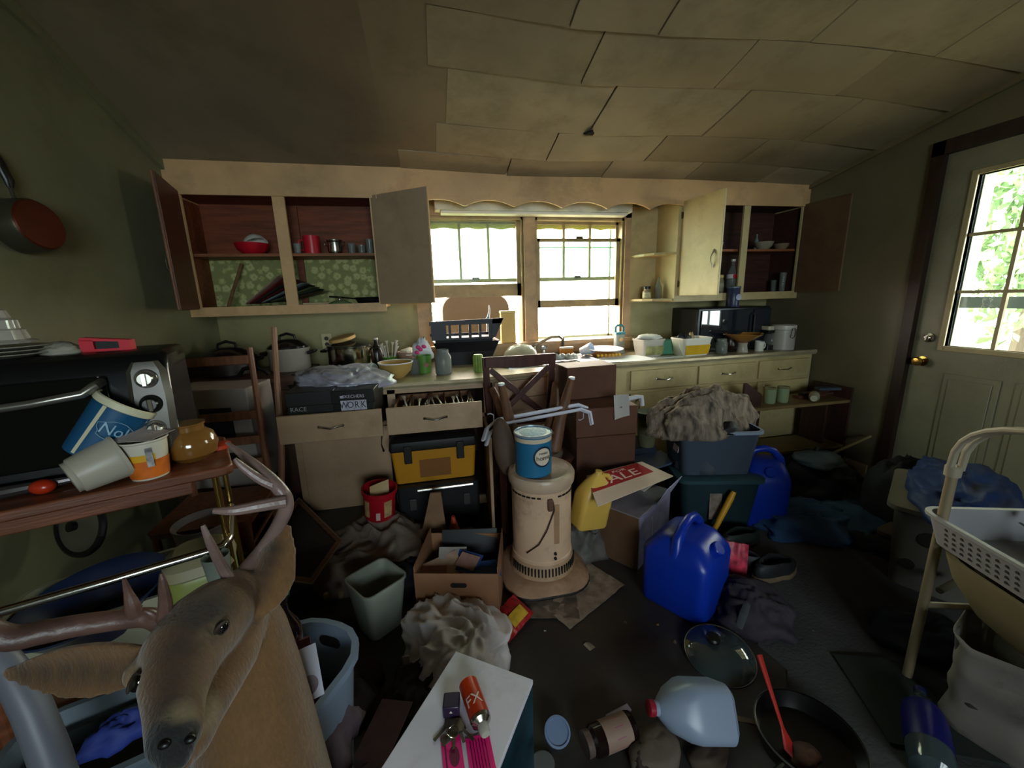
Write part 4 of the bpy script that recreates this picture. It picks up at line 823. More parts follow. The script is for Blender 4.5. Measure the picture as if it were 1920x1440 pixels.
# ---- stacked brown boxes right of the chair
carton('brown_carton', 'tall dark brown carton standing on the floor right of the upturned stool', (.955, 2.2, 0), rad(-2), .36, .36, .60, CBDD, False)
T = carton('brown_carton', 'brown carton with a creased top stacked beside the heater', (.955, 2.2, .602), rad(-2), .37, .36, .17, mat('593524', .7, var=.12, dirt=.2), False)
T = carton('brown_carton', 'upright dark brown carton with pale-lit top near the sink', (.935, 2.33, .775), rad(4), .33, .2, .2, CBDD, False)
solo('white_booklet', 'white booklet sticking up out of the stacked brown carton', 'booklet', B().slab(lambda u, v: (-.045+.09*u, .01*sin(3*u), .14*v+.02*u*(1-v)), 6, 3, (0, .004, 0)), mat('a9a29c', .6, **PLAIN), (1.03, 2.0, .70), (rad(-10), 0, rad(-4)))
solo('plastic_hook', 'white plastic pipe piece lying across the stacked brown carton', 'pipe', B().tube([(-.07, 0, 0), (.04, 0, .022), (.07, 0, .022), (.075, 0, -.03)], .013, 10), mat('c6c6ce', .4, **PLAIN), (1.10, 2.05, .79), rad(-8))
T = thing('blender_jar', 'smoky blender jar with dark lid between the boxes and the clear tote', 'jar', Q(1212, 835, y=2.3)+Vector((0, 0, .0)), 0)
objm('jar', B().lathe([(.05, 0), (.06, .05), (.075, .2), (.071, .2), (.055, .05), (.045, .01)], 20), mat('5d5a42', .25, var=.2, bump=0), T); objm('lid', B().at((0, 0, .2)).lathe([(.08, 0), (.085, .02), (.08, .04), (.05, .045)], 24), mat('2c3338', .4, **PLAIN), T)
zb = Q(1212, 835, y=2.3).z
carton('dark_carton', 'dark carton standing behind the sale sign under the blender jar', (1.27, 2.38, 0), rad(5), .3, .24, zb-.002, mat('1d2230', .6, var=.2), False)

# ---- kerosene heater with the blue can
HT = mat('d2ae90', .4, var=.12, scale=6, bump=.05, dirt=.75, dcol='7a5236')
hp = Vector((.475, 1.735, .02))
T = thing('kerosene_heater', 'old cream cylindrical kerosene heater with rusty slotted base', 'heater', hp)
objm('base_tray', B().loft([rr(.40, .40, .13, 0, 6), rr(.43, .43, .14, .012, 6), rr(.43, .43, .14, .03, 6), rr(.38, .38, .14, .05, 6), rr(.34, .34, .14, .058, 6)]), mat('a98468', .5, var=.2, scale=8, dirt=.7, dcol='5a3a26'), T)
objm('base_gasket', B().loft([rr(.434, .434, .142, .008, 6), rr(.438, .438, .143, .014, 6), rr(.434, .434, .142, .02, 6)], False, False), BLKM, T)
skr = B().lathe([(.165, .055), (.16, .075), (.155, .12), (.148, .135)], 48)
objm('burner_skirt', skr, mat('ab8a6c', .5, var=.2, dirt=.6, dcol='5a3a26'), T)
for k in range(26):
    a = -pi/2+(k-12.5)*.105; o = objm('slot', B().box(-.0035, .0035, -.004, .002, -.02, .02), BLKM, T, smooth=0); o.location = (.158*cos(a), .158*sin(a), .097); o.rotation_euler = (0, 0, a+pi/2)
objm('body', B().lathe([(.150, .13), (.15, .145), (.146, .15), (.146, .50), (.150, .505)], 48), HT, T)
objm('top', B().lathe([(.152, .50), (.16, .515), (.162, .55), (.155, .562), (.135, .565), (.12, .556), (.0, .558)], 48), mat('bda189', .35, var=.12, dirt=.5, dcol='7a5236'), T)
for k in range(18):
    if k in (7, 8, 9): continue
    a = -pi/2+(k-8)*.17; o = objm('vent_slot', B().box(-.009, .009, -.003, .001, -.0035, .0035), BLKM, T, smooth=0); o.location = (.1475*cos(a), .1475*sin(a), .478); o.rotation_euler = (0, 0, a+pi/2)
cw = lambda a, z, r=.15: (r*cos(a), r*sin(a), z)
objm('wire_handle', B().tube([cw(-pi/2+.1, .46, .152), cw(-pi/2+.12, .42, .158), cw(-pi/2-.12, .32, .160), cw(-pi/2-.35, .25, .158), cw(-pi/2-.75, .19, .154)], .0028, 6), mat('4a3a34', .4, .6, **PLAIN), T)
objm('handle_clip', B().box(-.012, .012, -.165, -.145, .42, .475), mat('6a4a3a', .5, .3, dirt=.4), T, bevel=.003)
for z in (.19, .165): objm('knob', B().at((.025, -.146, z), (pi/2, 0, 0)).lathe([(.008, 0), (.007, .008), (.001, .009)], 12), BLKM, T)
objm('rust_drip', B().box(.02, .045, -.1478, -.1462, .24, .44), mat('a9805e', .6, var=.3, dirt=.6), T, smooth=0)
T = thing('coffee_can', 'big blue can with round home badge standing on the heater', 'can', hp+Vector((-.045, -.03, .567)), rad(-4))
objm('can', B().lathe([(.083, 0), (.086, .004), (.086, .19), (.089, .194)], 40), mat('24688f', .35, var=.08, bump=0), T)
objm('cream_band', B().lathe([(.0868, .165), (.0868, .185)], 40, False, False), mat('cdb9a0', .4, **PLAIN), T)
objm('rim', B().lathe([(.089, .19), (.091, .196), (.086, .20), (.083, .192), (.0, .19)], 40, False), mat('a8b8c4', .3, .4, **PLAIN), T)
objm('contents', B().lathe([(.080, .191), (.05, .197), (.0, .20)], 24, False, fn=lambda a, z: 1+.03*sin(7*a)), mat('b9cbe0', .7, var=.2, scale=60, bump=.5), T)
wp = cylwarp(.0865, 0, -pi/2+.38)
def disc(r, z, rr_=.0865):
    w_ = cylwarp(rr_, z, -pi/2+.38); b = B()
    return b.loft([[w_(q*r*cos(2*pi*k/32), q*r*sin(2*pi*k/32), 0) for k in range(32)] for q in (1, .85, .7, .55, .4, .25, .1)], False, True)
objm('badge_ring', disc(.050, .1, .0870), mat('16283a', .4, **PLAIN), T); objm('badge', disc(.041, .1, .0876), mat('d6c4b0', .4, **PLAIN), T)
objm('lettering', text('home', .032, .0004, cylwarp(.0890, .095, -pi/2+.38)), mat('2a2420', .5, **PLAIN), T, smooth=0)
objm('lettering', text('sweet', .02, .0004, cylwarp(.0890, .118, -pi/2+.38)), mat('2a2420', .5, **PLAIN), T, smooth=0)
# papers under the heater
for i, (dx, dy, rz_, c) in enumerate(((.02, -.06, .1, '8a7462'), (.12, -.15, .5, '9a8472'), (-.08, -.14, -.25, '6e5c4e'))):
    solo('newspaper', ['flattened newspaper directly under the heater base', 'crumpled newspaper sheet sticking out right of the heater base', 'old newspaper sheet sticking out in front of the heater base'][i], 'newspaper',
         B().slab(lambda u, v, i=i: (-.2+.4*u, -.15+.3*v, .004+.007*i*0+.012*abs(noise.noise(Vector((u*5+i, v*5, i))))*(1 if i else .4)), 20, 14, .001), mat(c, .8, var=.3, scale=20, dirt=.6), (hp.x+dx, hp.y+dy, .001+.001*i), rz_, smooth=60)
# yellow jug
YJ = mat('d6ad50', .4, var=.08, bump=0, sub=.1)
def wjug(name, label, loc, rot, w_, d_, h_, m, capm, cap=True):
    T = thing(name, label, 'jug', loc, rot)
    objm('body', B().loft([rr(w_*.9, d_*.9, .02, 0), rr(w_, d_, .03, .012), rr(w_, d_, .03, h_*.55), rr(w_*.9, d_*.9, .04, h_*.68), rr(w_*.6, d_*.6, .04, h_*.84), rr(w_*.3, d_*.3, .03, h_*.93), rr(.038, .038, .018, h_*.95), rr(.036, .036, .018, h_)]), m, T)
    objm('handle', B().tube([(w_*.12, 0, h_*.92), (w_*.36, 0, h_*.90), (w_*.5, 0, h_*.78), (w_*.5, 0, h_*.62), (w_*.45, 0, h_*.5)], .013, 10), m, T)
    if cap: objm('cap', B().at((0, 0, h_*.985)).lathe([(.021, 0), (.021, .018), (.018, .02)], 20), capm, T)
    return T
T = wjug('detergent_jug', 'yellow plastic jug wedged between the heater and the sale sign', (.745, 1.80, .2), (rad(4), rad(10), rad(14)), .19, .12, .31, YJ, YJ, False)
objm('paper_label', B().at((.03, -.056, .09), (0, rad(6), 0)).box(-.03, .03, -.002, 0, -.035, .035), mat('9a8fb0', .5, var=.3, scale=40, bump=0), T, smooth=0)
solo('crushed_can', 'pile of crumpled foil and rags behind the heater base', 'rags', crumple(.24, .18, .2, 9, .5, 3, 30, 12), mat('5a544e', .6, var=.4, scale=8, dirt=.4), (.75, 1.84, .0), 0)
# ---- the boxes under the sale sign
PB = mat('6a6270', .55, var=.12, scale=5, bump=.05, dirt=.3)
c0 = Q(1155, 1085, z=0)
T = thing('printed_carton', 'grey lilac printed carton with brown side behind the front blue jug', 'box', (1.02, 1.88, 0), rad(36))
objm('body', B().box(-.2, .2, -.16, .16, 0, .30), mat('77707a', .55, var=.12, scale=5, dirt=.35), T, bevel=.004)
objm('brown_side', B().box(-.202, -.2, -.158, .158, .004, .296), mat('5f4330', .7, var=.1, dirt=.3), T, smooth=0)
objm('front_print', B().box(-.197, .197, -.162, -.16, .004, .296), mat('8e8aa8', .5, var=.25, scale=14, dirt=.35, dcol='4d4858'), T, smooth=0)
objm('flap', B().at((.1, -.165, .29), (rad(-64), 0, 0)).box(-.1, .1, -.12, 0, -.002, .002), mat('a8a4bc', .5, **PLAIN), T, smooth=0)
solo('plastic_strap', 'thin white plastic strap looping behind the front blue jug', 'strap', B().tube([Q(1222, 968, y=1.66), Q(1222, 1000, y=1.62), Q(1228, 1018, y=1.52), Q(1245, 1026, y=1.46)], .004, 6), mat('c8c8d4', .4, **PLAIN))
# sale sign: a flat sheet leaning over the box
A, Bq, Cq, Dq = Q(1100, 893, y=1.84), Q(1203, 866, y=1.97), Q(1262, 893, y=1.80), Q(1120, 950, y=1.62)
T = thing('sale_sign', 'white and red FOR SALE sign lying slanted on the boxes', 'sign', (0, 0, 0))
nrm = (Bq-A).cross(Dq-A).normalized()
def bil(u, v): return A*(1-u)*(1-v)+Bq*u*(1-v)+Cq*u*v+Dq*(1-u)*v
up = nrm if nrm.z > 0 else -nrm
objm('board', B().slab(lambda u, v: bil(u, v)+up*.003, 12, 8, up*.006), mat('dcc2ac', .6, **PLAIN), T, smooth=0)
objm('red_panel', B().slab(lambda u, v: bil(.0+.9*u, .02+.56*v)+up*.0042, 12, 8, up*.001), mat('a82a2c', .5, **PLAIN), T, smooth=0)
def sgn(x, y, z, u0=.42, v0=.3): return bil(u0+x, v0-y)+up*(.0058+z)
objm('lettering', text('SALE', .32, .0004, lambda x, y, z: sgn(x*.92, y*1.25, z, .44, .37)), mat('e8cfc0', .5, **PLAIN), T, smooth=0)
objm('lettering', text('FOR', .12, .0004, lambda x, y, z: sgn(x, y, z, .5, .14)), mat('e8cfc0', .5, **PLAIN), T, smooth=0)
solo('folder', 'slate blue plastic folder lying behind the sale sign', 'folder', B().loft([[p_+Vector((0, 0, d)) for p_ in (Q(1165, 858, y=2.2), Q(1240, 842, y=2.3), Q(1268, 862, y=2.1), Q(1215, 880, y=1.98))] for d in (-.02, -.008)]), mat('4a5468', .3, var=.1, bump=0), smooth=0)
solo('white_card', 'white card sticking out from under the sale sign', 'card', B().loft([[p_+Vector((0, 0, d)) for p_ in (Q(1195, 912, y=1.8), Q(1236, 890, y=1.9), Q(1240, 894, y=1.84), Q(1208, 918, y=1.76))] for d in (-.012, -.009)]), mat('c8c0b8', .5, **PLAIN), smooth=0)

# ---- totes
def F0(px, py, z=0): return Q(px, py, z=z)
TL = mat('1b2e34', .45, var=.1, bump=.03)
T = thing('storage_tote', 'dark teal lidded storage tote on the floor holding up the clear tote', 'tote', (1.64, 2.02, 0), rad(-14))
objm('tote_body', tub(.46, .36, .31, .86, .04, .004, .006), TL, T)
objm('lid', B().loft([rr(.49, .39, .05, .305), rr(.50, .40, .05, .31), rr(.50, .40, .05, .33), rr(.46, .36, .05, .338)]), mat('2a4248', .4, var=.08, bump=.02), T)
objm('paper_label', B().at((-.03, -.178, .17), (rad(-4.5), 0, 0)).box(-.035, .035, -.003, 0, -.09, .07), mat('7a685c', .6, var=.3, scale=30), T, smooth=0)
T = thing('clear_tote', 'clear plastic tote stuffed with clothes on top of the teal tote', 'tote', (1.625, 2.03, .341), rad(-12))
CT = glassm('707c90', .25, .66)
objm('tote_body', tub(.46, .33, .27, .86, .04, .004, .012), CT, T); objm('rim', B().loft([rr(.485, .355, .05, .255), rr(.49, .36, .05, .262), rr(.49, .36, .05, .272), rr(.455, .325, .04, .274)], False, False), mat('8d99ac', .35, **PLAIN), T)
objm('paper_label', B().at((-.235+.022, .0, .17), (0, rad(6), 0)).box(-.003, .0, -.09, -.02, -.05, .03), mat('c0a8a8', .5, var=.3, bump=0), T, smooth=0)
for i, (x, y, c, s) in enumerate(((-.1, -.03, '3c434c', .24), (.06, -.04, 'b09c8c', .22), (.12, .04, '566072', .2), (-.04, .06, '8a6a54', .24))):
    solo('folded_clothes', ['dark clothing', 'pale tan clothing', 'slate clothing', 'brown clothing'][i]+' pressed inside the clear tote', 'clothes', crumple(s, s*.8, .2, i+31, .3, 2, 24, 10), mat(c, .85, var=.3), (1.625+x*.9, 2.03+y, .347), rad(-12))
FUR = mat('7a6a5c', .95, var=.8, scale=12, bump=.8, bscale=45, dirt=.4, dcol='2b241f', stretch=(2.2, 2.2, .6))
solo('camouflage_jacket', 'grey brown furry jacket heaped on top of the clear tote', 'jacket', crumple(.70, .34, .25, 13, .28, 2.0, 90, 40, flat=.15), FUR, (1.585, 2.05, .575), rad(6))
solo('dark_glove', 'black glove poking out under the furry jacket', 'glove', crumple(.14, .08, .06, 17, .4, 3, 20, 8), BLKM, (1.63, 1.885, .60))
# ---- blue water jugs
BL = mat('0a2f9e', .32, var=.06, bump=.02, spec=.5, sub=.0)
def wcube(label, loc, rot, w_, d_, h_, tilt=(0, 0)):
    T = thing('water_jug', label, 'jug', loc, (tilt[0], tilt[1], rot))
    objm('body', B().loft([rr(w_*.92, d_*.92, .03, 0, 5), rr(w_, d_, .045, .02, 5), rr(w_, d_, .045, h_*.66, 5), rr(w_*.97, d_*.95, .05, h_*.72, 5), rr(w_*.80, d_*.66, .05, h_*.86, 5), rr(w_*.66, d_*.36, .04, h_*.90, 5)]), BL, T)
    objm('handle', B().tube([(-w_*.40, 0, h_*.70), (-w_*.36, 0, h_*.90), (-w_*.2, 0, h_*1.01), (0, 0, h_*1.04), (w_*.2, 0, h_*1.01), (w_*.36, 0, h_*.90), (w_*.42, 0, h_*.70)], [.03, .024, .02, .02, .02, .024, .03], 12), BL, T)
    objm('cap', B().at((0, -d_*.40, h_*.78), (rad(45), 0, 0)).lathe([(.03, 0), (.03, .02), (.026, .024)], 24), BL, T)
    return T
wcube('big blue plastic water jug on the floor in front of the printed carton', (1.08, 1.43, .0), rad(32), .30, .30, .385)
wcube('blue water jug standing upright against the teal tote', (1.94, 1.93, .0), rad(-24), .25, .28, .44)
T = thing('hammer', 'yellow handled hammer leaning against the teal tote', 'hammer', (0, 0, 0))
_a, _b = F0(1336, 1000, .03), Q(1376, 922, y=1.80)
objm('handle', B().tube([_a.lerp(_b, t) for t in (.1, .5, .85, 1)], [.014, .017, .018, .014], 12), mat('c98f1c', .45, **PLAIN), T)
objm('hammer_head', B().tube([_a+Vector((-.05, -.01, -.005)), _a+Vector((.05, .01, .0))], .02, 10), BLKM, T)
T = thing('snack_packet', 'red and white patterned packet tucked behind the front blue jug', 'packet', (1.36, 1.47, .1), (rad(80), 0, rad(-35)))
objm('film', B().slab(lambda u, v: (-.07+.14*u, -.1+.2*v, .012*sin(pi*u)*sin(pi*v)+.003*sin(20*u)), 14, 14, .008), mat('b03044', .4, var=.6, scale=30, bump=.2), T)
solo('white_tube', 'small white tube lying beside the red packet', 'tube', B().tube([(0, 0, 0), (.09, .02, 0)], .009, 8), mat('c8c8d0', .4, **PLAIN), (1.39, 1.37, .012))
# ---- low bookcase with jars
BK = wood('3a2018', .55, axis=2)
T = thing('low_bookcase', 'low dark wooden open shelf standing in front of the right base cabinet', 'shelf', (0, 0, 0))
bz = .56
objm('side_panel', B().loft([[(x, 2.38, z) for x, z in ((2.17, 0), (2.17, .75), (2.19, .75), (2.32, .66), (2.32, .0))], [(x, 2.40, z) for x, z in ((2.17, 0), (2.17, .75), (2.19, .75), (2.32, .66), (2.32, .0))]]), BK, T, smooth=0)
objm('side_panel', B().box(3.07, 3.09, 2.34, 2.62, 0, .66), BK, T, smooth=0)
WSH = mat('77623e', .5, var=.2, scale=6, dirt=.5, dcol='3a2a1a')
objm('top_shelf', B().box(2.2, 3.07, 2.34, 2.62, bz-.012, bz+.01), WSH, T, smooth=0)
objm('bottom_shelf', B().box(2.2, 3.07, 2.34, 2.62, .19, .21), WSH, T, smooth=0)
objm('back_post', B().box(2.18, 2.2, 2.42, 2.62, 0, .56), BK, T, smooth=0)
objm('side_panel', B().box(2.93, 2.95, 2.40, 2.6, .21, bz-.012), BK, T, smooth=0)
for i, (px, py) in enumerate(((1418, 748), (1438, 745))):
    T = thing('jelly_jar', ['pale green glass jar on the low dark shelf nearest the jacket', 'clear glass jar second along the low dark shelf'][i], 'jar', (Q(px, py, z=bz+.011).x, 2.44, bz+.0105))
    objm('body', B().lathe([(.036, 0), (.04, .01), (.04, .11), (.037, .11), (.035, .01)], 20), glassm('b8c8a0', .08, .5), T); objm('rim', B().lathe([(.04, .108), (.043, .114), (.04, .12), (.036, .115)], 20, False, False), mat('9a8f6a', .3, .5, **PLAIN), T)
p_ = Q(1528, 742, z=bz+.04)
T = thing('milk_bottle', 'white glass bottle lying on its side on the low shelf', 'bottle', (p_.x-.01, 2.42, bz+.047), (rad(90), 0, rad(-50)))
objm('body', B().lathe([(.03, .0), (.034, .01), (.034, .08), (.022, .11), (.022, .125)], 20), mat('b3ae96', .3, **PLAIN), T); objm('ring', B().lathe([(.022, -.002), (.024, -.004), (.016, -.004)], 20, False, False), BRASS, T)
for i in range(4): solo('scrap_wood', ['flat reddish brown board', 'narrow dark strip of wood', 'short brown block', 'grey blue slat'][i]+' in the junk on the low shelf by the door wall', 'wood', B().box(-.14+.02*i, .14-.02*i, -.03, .03, 0, .02), wood(['5a3020', '3a2018', '4a2c1c', '3c4654'][i]), (2.88+.03*i, 2.5-.02*i, bz+.0115+.021*i), rad([5, -8, 20, -14][i]), bevel=.002)
# ---- corner by the door: stick, backpack, clothes
solo('wooden_stick', 'long pale wooden stick leaning from the floor heap to the wall', 'stick', B().tube([Q(1508, 874, y=2.15), Q(1632, 818, x=3.08)], [.011, .009], 8), mat('8d7f58', .6, **PLAIN))
solo('backpack', 'crumpled black and slate backpack on the floor near the door', 'bag', crumple(.46, .42, .28, 51, .4, 2.5, 50, 24), mat('20242a', .7, var=.5, scale=6, bump=.3, dirt=.2), (2.55, 2.1, 0))
solo('grey_flap', 'slate blue nylon flap spread on top of the black backpack', 'cloth', crumple(.3, .22, .07, 52, .4, 2.5, 30, 12), mat('46525c', .6, var=.25), (2.50, 2.05, .25), rad(-10))
for i, (x, y, w_, d_, h_, c, l) in enumerate(((2.12, 1.8, .55, .42, .1, '27456f', 'navy denim jeans crumpled beside the upright blue jug'), (2.45, 1.68, .5, .4, .09, '2b3f58', 'dark blue jeans lying in front of the backpack'), (2.75, 1.75, .45, .45, .12, '151a24', 'blackish sweater lying near the door foot'), (2.42, 1.45, .5, .36, .08, '101216', 'black cloth lying on the floor in front of the jeans'), (2.8, 2.25, .4, .3, .14, '14120f', 'dark rag heap against the wall beside the door'), (2.2, 2.28, .3, .3, .2, '1a1512', 'dark brown rags under the low shelf'))):
    solo('crumpled_clothes', l, 'clothes', crumple(w_, d_, h_, 60+i, .5, 2.4, 50, 16), mat(c, .85, var=.4, scale=7, bump=.3), (x, y, 0), i*.7)
solo('tan_slipper', 'tan slipper sole lying among the dark clothes', 'slipper', B().loft([rr(.24, .08, .035, 0), rr(.24, .085, .035, .02)]), mat('5c4c3c', .7), (2.42, 1.50, .09), rad(12))
# ---- shoes
def shoe(label, loc, rot, m, sole, L=.28, W_=.1):
    T = thing('shoe', label, 'shoe', loc, rot)
    def ring(z, s, o=0): return [(L/2*cos(a)*s+o, W_/2*sin(a)*s*(1.05 if cos(a) > 0 else .85), z) for a in [2*pi*k/28 for k in range(28)]]
    objm('sole', B().loft([ring(0, .98), ring(.004, 1.02), ring(.025, 1.02), ring(.027, .98)]), sole, T)
    def up(t, s, zf, zb): return [(L/2*cos(a)*s-.0, W_/2*sin(a)*s*(1.0 if cos(a) > 0 else .85), .027+(zb if cos(a) < .1 else zb+(zf-zb)*min(1, (cos(a)-.1)/.6))) for a in [2*pi*k/28 for k in range(28)]]
    objm('upper', B().loft([up(0, .97, 0, 0), up(0, .99, .02, .03), up(0, .92, .035, .055), up(0, .78, .048, .065), up(0, .7, .045, .06), up(0, .74, .012, .01)]), m, T)
    return T
SH = mat('1a1b1e', .6, var=.2, bump=.3)
shoe('dark canvas shoe with tan rubber sole on the open grey floor', (1.60, 1.45, 0), rad(8), SH, mat('6c5a44', .6), .27, .11)
shoe('dark shoe standing behind the tan-soled shoe', (1.47, 1.56, 0), rad(130), mat('24222a', .6, var=.2), mat('38342f', .6), .26, .1)
shoe('black green shoe at the foot of the teal tote', (1.62, 1.70, 0), rad(10), mat('15201a', .6, var=.3), mat('22221f', .6), .28, .1)
shoe('dark plum shoe lying by the tote corner', (1.40, 1.68, 0), rad(60), mat('2a222c', .6, var=.3), mat('22221f', .6), .27, .1)
solo('dark_jacket', 'dark plum hooded jacket lying on the floor beside the blue jug', 'jacket', crumple(.26, .3, .13, 71, .42, 2.4, 50, 20), mat('2e2630', .8, var=.35, scale=8, bump=.3), (1.29, 1.26, 0), .5)
solo('jacket_strap', 'grey webbing strap lying over the dark plum jacket', 'strap', B().tube([Q(1405, 1120, y=1.24), Q(1395, 1150, y=1.17), Q(1382, 1185, z=.01)], [.012, .015, .014], 4, flat=.3), mat('4a4c52', .7, **PLAIN))
solo('chrome_clip', 'small white plastic clip on the floor by the jacket', 'clip', B().tube([(0, 0, .01), (.03, .01, .01), (.035, .03, .01)], .008, 6), mat('a8aca4', .4, **PLAIN), Q(1432, 1170, z=0))
# ================================================================ left foreground: trolley, toaster oven
SA = rad(21.4); SZ = .95
c_r = Vector((-.591, 1.212, 0)); ex = Vector((cos(SA), sin(SA), 0)); ey = Vector((-sin(SA), cos(SA), 0))
def L(x, y, z): v = c_r+ex*x+ey*y; return Vector((v.x, v.y, z))       # x<0 goes left along the front edge, y goes back
SHW = wood('6a3a22', .45, dirt=.2)
T = thing('kitchen_trolley', 'brown wooden trolley with brass post and chrome rail beside the left wall', 'trolley', (c_r.x, c_r.y, 0), SA)
objm('top_board', B().prism([(.0, .0), (-.03, .30), (-.06, .34), (-.78, .34), (-.78, -.02), (-.03, -.02), (-.01, -.015)], SZ-.028, SZ), SHW, T, bevel=.005)
objm('apron', B().prism([(-.10, .02), (-.10, .04), (-.78, .04), (-.78, .02)], SZ-.075, SZ-.03), SHW, T, bevel=.004)
objm('leg', B().tube([(-.60, .02, SZ-.05), (-.56, .01, .8), (-.535, .0, .6), (-.54, 0, .2), (-.55, 0, 0)], [.035, .028, .024, .022, .02], 10), SHW, T)
objm('arched_brace', B().tube([(-.72, .03, .5), (-.70, .03, .75), (-.66, .03, .86), (-.6, .03, .885)], .02, 8), SHW, T)
objm('brass_post', B().tube([(-.05, .05, .02), (-.05, .05, SZ-.03)], .009, 12), BRASS, T)
objm('leg', B().tube([(-.05, .30, 0), (-.05, .30, SZ-.03)], .009, 10), BRASS, T)
objm('leg', B().tube([(-.72, .30, 0), (-.72, .30, SZ-.03)], .012, 10), BRASS, T)
objm('chrome_rail', B().tube([(-.55, .0, .70), (-.3, -.005, .70), (-.09, 0, .70), (-.06, .005, .70), (-.045, .03, .705), (-.045, .06, .70), (-.05, .28, .70)], .012, 14), CHROME, T)
objm('lower_shelf', B().box(-.76, -.03, .0, .34, .385, .40), SHW, T, bevel=.003)
# toaster oven
tp = Q(342, 872, z=SZ)
T = thing('toaster_oven', 'large black toaster oven with three chrome knobs on the wooden trolley', 'toaster oven', (tp.x, tp.y+.01, SZ+.001), SA+rad(-3))
TBK = mat('0e0f10', .25, var=.1, bump=0); TSL = mat('4c463e', .3, .2, var=.15, bump=0)
objm('body', B().loft([[(-.62, y0, z), (.0, y0+.0, z), (.0, .30, z), (-.62, .30, z)] for z, y0 in ((.012, .01), (.03, 0), (.27, .03), (.31, .05), (.325, .09))]), TBK, T, bevel=.018)
objm('door_glass', B().loft([[(-.60, -.008+a, z), (-.125, -.008+a, z), (-.125, .0+a, z), (-.60, .0+a, z)] for z, a in ((.05, .0), (.27, .027))]), mat('0a0c0d', .06, coat=.5, **PLAIN), T, bevel=.004)
objm('door_handle', B().tube([(-.135, .02, .255), (-.14, -.02, .25), (-.16, -.03, .235), (-.25, -.035, .225), (-.42, -.037, .215), (-.58, -.035, .21)], [.011, .012, .011, .010, .010, .010], 12), mat('8a857c', .25, .8, **PLAIN), T)
objm('door_trim', B().tube([(-.14, -.004, .06), (-.14, .022, .27)], .003, 6), TSL, T)
b = B(); ring = []
for z, y0, hw in ((.02, -.008, .02), (.035, -.012, .036), (.08, -.014, .043), (.2, .002, .047), (.275, .008, .042), (.30, .014, .028)): ring.append((z, y0, hw))
b.loft([[(-.042-hw, y0+.012, z), (-.042-hw*.7, y0-.002, z), (-.042+hw*.7, y0-.002, z), (-.042+hw, y0+.012, z)] for z, y0, hw in ring])
objm('control_panel', b, TSL, T)
for i, z in enumerate((.255, .185, .115)):
    y = -.008+.012*(z-.1)/.15
    k = objm('knob', B().at((-.042, y, z), (pi/2-.06, 0, 0)).lathe([(.026, 0), (.024, .006), (.019, .008), (.018, .018), (.015, .021), (.0, .021)], 24), mat('8f8a80' if i != 1 else '3a3a38', .2, .8, **PLAIN), T)
    objm('grip', B().at((-.042, y-.022, z), (pi/2-.06, 0, .6*i)).box(-.004, .004, -.016, .016, -.002, .006), mat('b0aaa0', .2, .8, **PLAIN), k)
objm('crumb_lip', B().tube([(-.62, -.015, .02), (-.35, -.035, .018), (-.15, -.015, .018)], [.014, .016, .006], 10), mat('7d7878', .18, .9, **PLAIN), T)
for x, y in ((-.57, .04), (-.05, .04), (-.57, .27), (-.05, .27)): objm('foot', B().at((x, y, 0)).lathe([(.012, 0), (.012, .016)], 10), BLK, T)
def LT(x, y, z): v = tp+ex*x+ey*y; return Vector((v.x, v.y, z))
TZ = SZ+.001+.326
# on the toaster
T = thing('cut_glass_shade', 'ridged cut-glass lampshade standing on plates on the toaster oven', 'lampshade', LT(-.335, .18, TZ+.036), 0, scale=.85)
objm('shade', B().lathe([(.075, .0), (.08, .006), (.064, .012), (.058, .04), (.05, .045), (.048, .07), (.036, .078), (.03, .10), (.012, .105), (.0, .105)], 48, fn=lambda a, z: 1+.03*cos(16*a)), mat('9a948c', .15, var=.1, bump=0, spec=.9), T)
pz = LT(-.335, .18, TZ)
T = thing('plate_stack', 'stack of off-white plates on the toaster oven', 'plates', (pz.x, pz.y, TZ-.001), .1, scale=.75)
for k in range(3): objm('plate', B().at((.004*k, 0, .013*k)).lathe([(.07, 0), (.12, .012), (.118, .015), (.06, .004)], 32), mat('8c877a', .35, var=.1, bump=0, dirt=.3), T)
pz = Q(100, 622, z=TZ)+Vector((.0, .0, 0))
solo('paper_towel', 'crumpled off-white paper on the toaster oven beside the plates', 'paper', crumple(.09, .08, .03, 81, .4, 3, 26, 10), mat('8f8b7c', .7, var=.2), LT(-.232, .20, TZ-.001), SA)
pz = LT(-.135, .19, TZ)
T = thing('tape_dispenser', 'bright red plastic dispenser on the back corner of the toaster oven', 'dispenser', (pz.x, pz.y, TZ-.001), rad(12), scale=.85)
RP = mat('c41e30', .4, **PLAIN)
objm('shell', B().prism([(-.065, -.02), (.065, -.02), (.065, .02), (-.065, .02)], 0, .008).box(-.065, -.03, -.02, .02, .008, .04).box(.035, .065, -.02, .02, .008, .03).loft([[(-.065, y, .038), (.065, y, .028), (.065, y, .034), (-.06, y, .048)] for y in (-.02, .02)]), RP, T, smooth=0)
objm('dark_core', B().box(-.028, .033, -.012, .012, .008, .032), BLKM, T, smooth=0)
